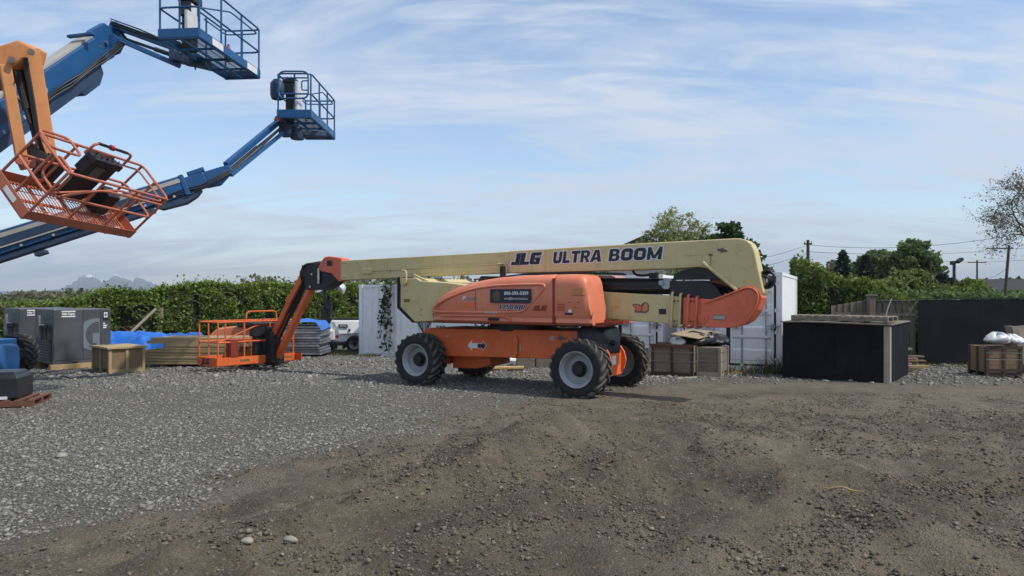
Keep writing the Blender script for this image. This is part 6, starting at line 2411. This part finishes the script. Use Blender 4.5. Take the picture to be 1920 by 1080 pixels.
# ------------------------------------------------------------------ black plywood box with pallets on its lid
bxY = math.atan2(-1.35, 1.8)
L_, W_, H_ = 2.27, 2.55, 1.29
zb = gzf(7.5, 16.4)
bb_ = empty('plywood_box', (6.40, 16.9, zb), (0, 0, bxY))
tag(bb_, 'large black plywood box with a pale corner timber standing on the gravel', 'box')
MB().bb((0, 0, .0), (1.13, .02, H_)).build('panel', M['blackply'], bb_, bevel=.003)
MB().bb((1.136, 0.002, .0), (L_ - .122, .022, H_ - .004)).build('panel', M['blackply'], bb_, bevel=.003)
MB().bb((L_ - .118, -.014, -.02), (L_ + .006, .145, H_ - .03)).build('corner_timber', M['paleboard'], bb_, bevel=.003)
MB().bb((L_ - .02, .15, .0), (L_, W_, H_ - .002)).build('panel', M['blackply'], bb_, bevel=.003)
MB().bb((0, W_ - .02, 0), (L_ - .022, W_, H_)).build('panel', M['blackply'], bb_)
MB().bb((0, .024, 0), (.02, W_ - .022, H_)).build('panel', M['blackply'], bb_)
mb = MB()
mb.sheet(lambda u, v: (-.04 + (L_ + .08) * u, -.05 + (W_ + .1) * v, H_ + .03 + .012 * math.sin(u * 5)), 16, 2)
mb.sheet(lambda u, v: (L_ + .04 - (L_ + .08) * u, -.05 + (W_ + .1) * v, H_ + .004 + .012 * math.sin((1 - u) * 5)), 16, 2)
mb.sheet(lambda u, v: (-.04 + (L_ + .08) * u, -.05, H_ + .004 + .012 * math.sin(u * 5) + .026 * v), 16, 1)
mb.sheet(lambda u, v: (L_ + .04, -.05 + (W_ + .1) * u, H_ + .004 + .012 * math.sin(5) + .026 * v), 2, 1)
mb.build('lid', M['oldwood'], bb_)
c_, s_ = math.cos(bxY), math.sin(bxY)


def onbox(x, y, z):
    return (6.40 + c_ * x - s_ * y, 16.9 + s_ * x + c_ * y, zb + z)


pallet('pallet', onbox(.12, .25, H_ + .046), bxY + R(4), 'grey pallet on the black box, the one towards the white container', M['oldwood'], 1.15, 1.0)
pallet('pallet', onbox(1.16, .18, H_ + .046), bxY + R(-3), 'grey pallet on the black box, above its pale corner timber', M['oldwood'], 1.05, 1.0)

# ------------------------------------------------------------------ fences on the far side
fw = empty('board_fence', (11.75, 20.7, gzf(11.7, 20.7)))
tag(fw, 'weathered grey board fence with a square post beside the long black fence', 'fence')
for k in range(13):
    x = -.17 * (k + 1)
    yy = .10 + .045 * k
    top = 1.84 - (.0 if k < 8 else .035 * (k - 8))
    MB().bb((x, yy, 0), (x + .165, yy + .025, top)).build('fence_board', M['fence'], fw)
mb = MB()
mb.beam((0, .07, 1.45), (-2.2, .62, 1.45), .04, .09)
mb.beam((0, .05, 1.86), (-1.35, .40, 1.86), .10, .035)
mb.build('fence_rail', M['fence'], fw)
MB().bb((-1.30, .18, 0), (-1.12, .36, 1.98)).build('fence_post', M['fence'], fw, bevel=.01)
MB().bb((-1.33, .15, 1.98), (-1.09, .39, 2.03)).build('post_cap', M['fence'], fw, bevel=.01)
mb = MB()
mb.tube(fillet([(-.98, -.05, .9), (-.96, -.05, 1.45), (-.78, -.05, 1.92)], .3, 5), .016, 6)
mb.build('bent_rod', M['stripe'], fw, 40)
bf = empty('black_fence', (11.75, 20.62, gzf(11.8, 20.6)))
tag(bf, 'long black panel fence running out of the photo beside the board fence', 'fence')
for k in range(7):
    x = 1.22 * k
    MB().beam((x + .001, -.01 - .055 * k, .965 + .006 * k), (x + 1.219, -.01 - .055 * (k + 1), .965 + .006 * (k + 1)), .02, 1.81 + .012 * k).build('fence_panel', M['blackply'], bf)
    MB().bb((x + .05, .06 - .055 * k, -.05), (x + .14, .15 - .055 * k, 1.80)).build('fence_post', M['darkwood'], bf)
mb = MB()
mb.beam((0, .0, 1.90), (8.5, -.38, 1.985), .07, .035)
mb.build('fence_cap', M['black'], bf)

# timber between the box and the fences
tl = empty('timber_pile', (10.2, 18.6, gzf(10.2, 18.6)))
tag(tl, 'untidy pile of old boards between the black box and the black fence', 'timber pile')
r3 = random.Random(12)
for k in range(14):
    MB().box((r3.uniform(-.35, .25), r3.uniform(-.2, .5), .03 + .042 * k), (1.1 * r3.uniform(.6, 1.1), .14, .036), (r3.uniform(-.03, .03), r3.uniform(-.05, .05), r3.uniform(-.25, .25))).build('plank', M['oldwood'] if k % 3 else M['crate'], tl)
yb = MB()
yb.bb((-.5, -.05, 0), (.5, .05, .09))
o = yb.build('timber_beam', M['yellowwood'], None, bevel=.006, loc=(10.75, 19.3, gzf(10.7, 19.3)), rot=(0, 0, -.08))
tag(o, 'single yellow timber beam lying on the gravel before the black fence', 'beam')

# crates with rubbish
cr1 = crate(1221, 700, 17.4, 1.02, .66, .76, R(-27), 'dark weathered crate under the boom with a cardboard sheet above it', M['oldwood'], M['darkwood'], lid=False)
mb = MB()
mb.bb((-.02, -.03, .70), (1.04, -.006, .775))
mb.bb((-.02, .663, .70), (1.04, .69, .775))
mb.build('top_rail', M['redwood'], cr1)
cr2 = crate(1303, 702, 17.05 + .25, .62, .95, .72, R(-27), 'pale slatted crate directly behind the dark one under the boom', M['oldwood'], M['paleboard'], lid=False, n=2)
for crx, LL in ((cr1, 1.02), (cr2, .62)):
    mb = MB()
    for z in (.36, .58):
        mb.bb((-.012, -.012, z), (LL + .012, -.009, z + .014))
        mb.bb((LL + .010, -.012, z), (LL + .0125, .66, z + .014))
    mb.build('steel_strap', M['galv'], crx)


def bag(name, c, s, mat, label, cat, seed, group=None):
    rr = random.Random(seed)
    mb = MB()
    nu, nv = 44, 22
    ph = [rr.uniform(0, 6.3) for _ in range(8)]

    def fn(u, v):
        th, a = math.pi * v, 2 * math.pi * u
        k = 1 + .16 * math.sin(2 * a + ph[0] + 2 * v * 3) + .09 * math.sin(5 * a + ph[1] + 7 * v) + .06 * math.sin(11 * a + 13 * v + ph[2]) + .03 * math.sin(17 * a - 19 * v + ph[4])
        z = math.cos(th)
        z = z if z > 0 else z * .55
        return (s[0] * k * math.sin(th) * math.cos(a), s[1] * k * math.sin(th) * math.sin(a), s[2] * z * (1 + .28 * math.sin(3 * a + ph[3] + 4 * v) + .12 * math.sin(9 * a + ph[5] - 7 * v)))
    mb.sheet(fn, nu, nv)
    o = mb.build(name, mat, None, 60, loc=c, rot=(0, 0, rr.uniform(-.4, .4)))
    return tag(o, label, cat, group)


def cw(px, py, Yd):
    return tuple(at(px, py, Yd))


zc1 = gzf(4, 17.4)
bag('rubbish_bag', cw(1298, 641, 17.75), (.42, .40, .20), M['bag'], 'black rubbish bag heaped on the crates under the boom, below the cardboard', 'bag', 1)
bag('rubbish_bag', cw(1334, 640, 17.75), (.36, .34, .17), M['bag'], 'black rubbish bag bulging over the edge of the pale slatted crate', 'bag', 2)
bag('plastic_sack', cw(1272, 643, 17.55), (.20, .20, .12), M['whitebag'], 'white plastic scrap tucked beside the rubbish bags on the dark crate', 'sack', 3)
mb = MB()
pA, pB, pC, pD = at(1258, 627, 17.3), at(1310, 636, 17.2), at(1352, 624, 18.0), at(1300, 617.5, 18.2)
mb.prism([pA, pB, pC, pD], (0, 0, .012))
cb_ = mb.build('cardboard_sheet', M['card'], None)
tag(cb_, 'flattened cardboard sheet lying on top of the black rubbish bags', 'cardboard')
mb = MB()
mb.beam(pA.lerp(pB, .55) + V(0, 0, .016), pD.lerp(pC, .55) + V(0, 0, .016), .03, .006)
mb.beam(pA + V(0, 0, .016), pD + V(0, 0, .016), .03, .006)
mb.build('card_fold', M['paleboard'], cb_)
MB_ = MB()
MB_.box((0, 0, .02), (.55, .05, .025), (0, 0, .45))
tag(MB_.build('timber_offcut', M['paleboard'], None, loc=(*at(1288, 708, 16.55)[:2], gzf(4.0, 16.5))), 'pale timber offcut on the gravel at the foot of the dark crate', 'timber')

cr3 = crate(1849, 703, 17.1, .84, .75, .74, R(-3), 'framed plywood crate before the black fence with white sacks on top', M['crate'], M['darkwood'], lid=False)
mb = MB()
for z in (.12, .66):
    mb.bb((-.002, -.011, z), (.842, -.006, z + .07))
mb.build('top_rail', M['darkwood'], cr3)
mb = MB()
for z in (.40, .56):
    mb.bb((-.012, -.015, z), (.852, -.0115, z + .012))
mb.build('steel_strap', M['galv'], cr3)
bag('plastic_sack', cw(1870, 637, 17.3), (.26, .30, .15), M['whitebag'], 'crumpled white sack on the plywood crate, with its corner sticking up', 'sack', 5)
bag('plastic_sack', cw(1896, 639, 17.4), (.24, .26, .13), M['whitebag'], 'flatter white sack on the plywood crate beside the leaning board', 'sack', 6)
mb = MB()
mb.prism([at(1897, 612, 17.9), at(1908, 612, 17.9), at(1938, 700, 17.7), at(1926, 704, 17.7)], (.05, .35, 0))
mb.prism([at(1906, 611.5, 18.3), at(1960, 606, 18.3), at(1985, 690, 17.9), at(1934, 700, 17.9)], (0, .03, 0))
tag(mb.build('leaning_board', M['oldwood'], None), 'grey board leaning at the photo edge beside the sack-topped crate', 'board')
mb = MB()
for k in range(5):
    mb.box((.10 * k - .2, .03 * (k % 2), .03 + .015 * (k % 3)), (.16, .10, .04), (.1 * k, .2, .5 * k))
tag(mb.build('scrap_heap', M['darkwood'], None, loc=(*at(1888, 706, 16.7)[:2], gzf(11.5, 16.7))), 'dark scrap of wood on the gravel before the sack-topped crate', 'scrap')
# things lying beyond the lift, seen under the chassis
mb = MB()
mb.bb((-.25, 0, 0), (.25, .8, .40))
mb.bb((.28, .0, 0), (.75, .7, .34))
g_ = at(985, 690, 19.6)
o = mb.build('concrete_block', M['oldwood'], None, bevel=.03, loc=(g_.x, 19.6, gzf(g_.x, 19.6)))
tag(o, 'low greyish crate block seen under the chassis of the long lift', 'crate')
mb = MB()
mb.cyl((-.45, 0, .07), (.45, 0, .07), .06, n=10)
o = mb.build('timber_beam', M['yellowwood'], None, 40, loc=(at(950, 0, 18.6).x, 18.6, gzf(-.1, 18.6)), rot=(0, 0, .1))
tag(o, 'short round timber lying under the chassis of the long lift', 'beam')


# ------------------------------------------------------------------ weeds and vines
def weeds(name, x, y, label, n=120, h=.35, r=.35, mat='grass', seed=1, wide=.012, cat='weeds'):
    rr = np.random.default_rng(seed)
    a = rr.uniform(0, 2 * np.pi, n)
    d = np.sqrt(rr.uniform(0, 1, n)) * r
    bx_, by_ = np.cos(a) * d, np.sin(a) * d
    hh_ = h * rr.uniform(.35, 1.2, n)
    ln = rr.normal(0, .35, (n, 2)) * hh_[:, None]
    wd = wide * rr.uniform(.6, 1.4, n)
    t = rr.uniform(0, 2 * np.pi, n)
    vs = []
    for f, w in ((0, 1), (.5, .8), (1, .08)):
        cx, cy = bx_ + ln[:, 0] * f ** 1.7, by_ + ln[:, 1] * f ** 1.7
        z = hh_ * (f - .22 * f * f)
        for sgn in (-1, 1):
            vs.append(np.stack([cx + np.cos(t) * wd * w * sgn, cy + np.sin(t) * wd * w * sgn, z - .02], -1))
    vs = np.stack(vs, 1).reshape(-1, 3)
    b = np.arange(n)[:, None] * 6
    fs = np.concatenate([b + [0, 1, 3, 2], b + [2, 3, 5, 4]])
    o = big_mesh(name, vs, fs, M[mat])
    o.location = (x, y, gzf(x, y))
    return tag(o, label, cat)


weeds('weed_clump', 6.55, 17.85, 'tall green weeds at the foot of the container beside the black box', 90, .62, .28, 'grass', 1)
weeds('weed_clump', 6.2, 17.9, 'straggling dry grass under the container doors beside the black box', 130, .38, .45, 'grass', 2)
weeds('weed_clump', 5.55, 17.9, 'straw-coloured dry grass patch between the crates and the black box', 320, .14, .55, 'straw', 3)
weeds('weed_clump', 5.3, 18.3, 'thin green grass against the middle of the container doors', 90, .36, .4, 'grass', 4)
weeds('weed_clump', at(640, 0, 25.4).x, 25.2, 'rough grass in front of the light tower trailer wheel', 420, .22, .9, 'grass', 5)
weeds('weed_clump', at(600, 0, 25.2).x, 25.0, 'rough grass before the drawbar of the light tower trailer', 320, .18, .8, 'grass', 6)
weeds('weed_clump', at(690, 0, 24.0).x, 24.1, 'low grass at the corner of the vine-hung container', 200, .16, .4, 'grass', 7)
kind(weeds('grass', 12.6, 20.2, 'strip of green grass along the foot of the black fence', 700, .10, 1.1, 'grass', 8), 'stuff')
weeds('weed_clump', at(575, 0, 24.6).x, 24.2, 'grass tufts beside the grey metal stack', 160, .2, .5, 'grass', 9)

vine = empty('hanging_vine', (-4.04, 26.8, zcL), (0, 0, yawL))
tag(vine, 'dark leafy vine hanging down the white container side', 'vine')
mb = MB()
vp = []
for (y0, y1, z1, k0) in ((1.35, 1.15, .25, 0), (1.5, 1.45, .12, 1), (1.25, 1.0, .6, 2), (1.45, 1.3, .9, 3)):
    pts = []
    for k in range(9):
        t = k / 8
        pts.append(V(2.50 + .05 * math.sin(k * 1.7 + k0), y0 + (y1 - y0) * t + .06 * math.sin(k * 1.3 + k0 * 2), 2.50 + (z1 - 2.50) * t))
    mb.tube(pts, .008, 5)
    vp += [p for a, b in zip(pts, pts[1:]) for p in (a, a.lerp(b, .33), a.lerp(b, .66))]
for k in range(5):
    pts = [V(1.6 + .18 * k, .6 + .4 * k, 2.55), V(2.1, 1.0 + .25 * k, 2.62 + .04 * k), V(2.5, 1.3 + .1 * k, 2.5)]
    mb.tube(pts, .008, 5)
    vp += [a.lerp(b, t) for a, b in zip(pts, pts[1:]) for t in (0, .3, .6)] * 2
mb.build('stem', M['bark'], vine, 60)
T = np.array([tuple(p) for p in vp])
ti = RNG.integers(0, len(T), 330)
leaf_mesh('leaves', T[ti] + RNG.normal(0, .06, (330, 3)) * np.array([.5, 1, 1]) + np.array([.04, 0, 0]),   .085, M['leaf_dark'], vine, None, 1, .4)

# ------------------------------------------------------------------ poles, wires, house
def pole(px, Yd, top, label, arm=None, r=.13, lean=0.0, cat='utility pole'):
    x = (px - 960) / F * Yd
    e = empty('utility_pole', (x, Yd, 0))
    tag(e, label, cat)
    z = zt(top, Yd)
    mb = MB()
    mb.tube([(lean * z, 0, -.5), (lean * z * .5, 0, z * .5), (0, 0, z)], 1, 8, taper=[r * 1.15, r, r * .85])
    mb.build('mast', M['pole'], e, 40)
    if arm:
        for dz, w, sh in arm:
            MB().bb((-w / 2 + sh, -.06, z - dz - .05), (w / 2 + sh, .06, z - dz + .05)).build('cross_arm', M['pole'], e)
            mb = MB()
            for s in (-.45, .0, .45):
                mb.cyl((s * w + sh, 0, z - dz + .05), (s * w + sh, 0, z - dz + .17), .035, n=8)
            mb.build('insulator', M['stripe'], e)
    return e


P1 = pole(1515, 46, 450, 'nearest wooden utility pole standing behind the lit container', [(.25, .5, 0), (2.4, 1.5, -.7)], .12)
P2 = pole(1892, 70, 460, 'leaning utility pole with a long crossarm near the photo edge', [(.3, 2.6, -.9)], .14, lean=-.10 * .8)
P3 = pole(1832, 95, 488, 'small far utility pole between the flood light and the leaning pole', [(.3, 2.4, 0)], .12)
FL = empty('flood_light', ((1789 - 960) / F * 50, 50, 0))
tag(FL, 'flood light on a short post among the shrubs beyond the fence', 'flood light')
mb = MB()
mb.tube([(0, 0, -.2), (0, 0, zt(492, 50))], .10, 8)
mb.build('post', M['pole'], FL, 40)
mb = MB()
zz_ = zt(490, 50)
mb.bb((-.22, -.15, zz_ - .25), (.02, .15, zz_ + .02))
mb.box((.30, -.1, zz_ + .05), (.46, .34, .20), (0, -.6, .2))
mb.build('lamp_head', M['black'], FL, bevel=.02)
for px_, top_ in ((1745, 487),):
    pole(px_, 47, top_, 'slim bare post rising out of the yellowish shrub', None, .05, cat='post')


def wire(a, b, sag, label, r=.016):
    pts = [a.lerp(b, k / 14) - V(0, 0, sag * 4 * (k / 14) * (1 - k / 14)) for k in range(15)]
    mb = MB()
    mb.tube(pts, r, 4)
    return tag(mb.build('overhead_wire', M['wire'], None, 60), label, 'wire', 'overhead wires')


wire(at(1515, 459, 46), at(1960, 429, 40), .55, 'highest overhead wire, climbing from the nearest pole out of the photo', .014)
wire(at(1515, 472, 46), at(1892, 466, 70), .35, 'second overhead wire from the nearest pole to the leaning pole', .016)
wire(at(1892, 466, 70), at(1990, 452, 66), .2, 'short overhead wire from the leaning pole out of the photo', .018)
wire(at(1515, 459, 46), at(1330, 500, 40), .2, 'upper overhead wire from the nearest pole down behind the boom', .014)
wire(at(1515, 474, 46), at(1340, 515, 40), .2, 'lower overhead wire from the nearest pole down behind the boom', .014)
wire(at(1760, 490, 90), at(1980, 482, 90), .3, 'far overhead wire passing the small far pole', .022)
wire(at(1832, 520, 95), at(1885, 505, 75), .5, 'slack wire between the small far pole and the leaning pole', .018)

hs = empty('house', ((1205 - 960) / F * 55, 55, 0))
tag(hs, 'house behind the boom of which only the dark roof peak shows', 'house')
zr = zt(442, 55)
mb = MB()
mb.bb((-2.6, 0, 0), (3.6, 6, zr - 1.3))
mb.build('wall', M['siding'], hs)
mb = MB()
mb.prism([(-3.1, -.4, zr - 1.35), (.0, -.4, zr), (4.1, -.4, zr - 1.75), (4.1, -.4, zr - 1.9), (.0, -.4, zr - .16), (-3.1, -.4, zr - 1.5)], (0, 6.8, 0))
mb.build('roof', M['roof'], hs)
mb = MB()
mb.prism([(-2.6, .01, zr - 1.31), (3.6, .01, zr - 1.31), (0, .01, zr - .2)], (0, .05, 0))
mb.build('gable', M['siding'], hs)
MB().bb((-.5, -.03, zr - 2.6), (.5, .0, zr - 1.6)).build('window', M['glass'], hs)
h2 = empty('house', (at(1895, 0, 110).x, 110, 0))
tag(h2, 'small distant house with a pale roof near the foot of the leaning pole', 'house')
mb = MB()
mb.bb((-5, 0, 0), (5, 6, 2.6))
mb.build('wall', M['siding'], h2)
mb = MB()
mb.prism([(-5.5, -.3, 2.5), (-5.5, 3, 4.2), (-5.5, 6.3, 2.5)], (11, 0, 0))
mb.build('roof', M['roof'], h2)
MB().bb((-1.5, -.03, .9), (0, -.001, 2.0)).build('window', M['glass'], h2)

# ------------------------------------------------------------------ far mountains and air
mm, nt, bs, out = new_mat('mountain_rock_and_snow')
geo = nt.nodes.new('ShaderNodeNewGeometry')
sp = nt.nodes.new('ShaderNodeSeparateXYZ')
nt.links.new(geo.outputs['Position'], sp.inputs[0])
nz = noise(nt, .018, 6, .7, geo.outputs['Position'])
hz = mth(nt, 'ADD', sp.outputs[2], mth(nt, 'MULTIPLY', nz, 230))
snow = mapr(nt, hz, 256, 264, 0, 1)
nt.links.new(mixc(nt, snow, (0.045, 0.06, 0.055), (0.80, 0.82, 0.85)), bs.inputs['Base Color'])
bs.inputs['Roughness'].default_value = .95
MY = 6000.0
pk = np.array([-60, 0, 40, 60, 75, 95, 115, 135, 150, 163, 175, 190, 203, 217, 232, 247, 256, 280, 300, 330, 380, 470, 560, 700])
ph = np.array([549, 548, 551, 552, 549, 545, 542, 533, 523, 514, 519, 531, 527, 515, 522, 529, 521, 530, 538, 542, 547, 546, 549, 549])
mx_ = np.linspace(-60, 700, 300)
top_ = np.interp(mx_, pk, ph) + (fbm(mx_ * .16, mx_ * 0, 5, 3, .62) - .5) * 8
rows = []
NV = 26
for j in range(NV + 1):
    v = j / NV
    yy = MY - 1500 * (1 - v) if v < 1 else MY
    X_ = (mx_ - 960) / F * yy
    hgt = (HORIZON + 2 - top_) / F * MY
    prof = v ** 1.9
    z = hgt * prof + (fbm(X_ * .004, np.full_like(X_, yy * .004), 5, 8) - .5) * 16 * math.sin(math.pi * v)
    rows.append(np.stack([X_, np.full_like(X_, yy), z - 20 * (1 - v)], -1))
for j in range(1, 6):
    v = 1 - j / 5
    rows.append(np.stack([(mx_ - 960) / F * (MY + 300 * j), np.full_like(mx_, MY + 300 * j), (HORIZON + 2 - top_) / F * MY * v - 20 * (1 - v)], -1))
nu = len(mx_)
i2, j2 = np.meshgrid(np.arange(nu - 1), np.arange(len(rows) - 1))
a_ = (j2 * nu + i2).ravel()
o = big_mesh('mountains', np.concatenate(rows), np.stack([a_, a_ + 1, a_ + nu + 1, a_ + nu], -1), mm, None, True)
kind(o, 'structure')
hx = np.linspace(1700, 2300, 80)
hh2 = np.interp(hx, [1700, 1800, 1860, 1905, 1960, 2100, 2300], [548, 545, 538, 534, 537, 540, 548]) + (fbm(hx * .1, hx * 0, 3, 6) - .5) * 4
rows = []
for v, yy in ((0, 1700), (.6, 1850), (1, 1950), (.5, 2100), (0, 2300)):
    rows.append(np.stack([(hx - 960) / F * 1950, np.full_like(hx, yy), (HORIZON + 4 - hh2) / F * 1950 * v - 5 * (1 - v)], -1))
nu = len(hx)
i2, j2 = np.meshgrid(np.arange(nu - 1), np.arange(4))
a_ = (j2 * nu + i2).ravel()
o = big_mesh('hills', np.concatenate(rows), np.stack([a_, a_ + 1, a_ + nu + 1, a_ + nu], -1), M['leaf_dark'], None, True)
kind(o, 'structure')

hm = bpy.data.materials.new('air_haze')
hm.use_nodes = True
hn = hm.node_tree
hn.nodes.clear()
ho = hn.nodes.new('ShaderNodeOutputMaterial')
pv = hn.nodes.new('ShaderNodeVolumePrincipled')
pv.inputs['Color'].default_value = (0.64, 0.73, 0.86, 1)
pv.inputs['Density'].default_value = HAZE
pv.inputs['Anisotropy'].default_value = 0.0
hn.links.new(pv.outputs[0], ho.inputs['Volume'])
mb = MB()
mb.bb((-9500, -450, -24), (9500, 9800, 330))
hz_o = mb.build('haze', hm)
kind(hz_o, 'stuff', 'thin blue haze in the air over the whole yard and horizon')
hz_o['category'] = 'haze'
for o in bpy.data.objects:
    if o.get('kind') == 'stuff' and o.parent is None and 'category' not in o:
        o['category'] = {'gravel': 'gravel', 'dirt': 'dirt'}.get(o.name.split('.')[0], o.name.split('.')[0])
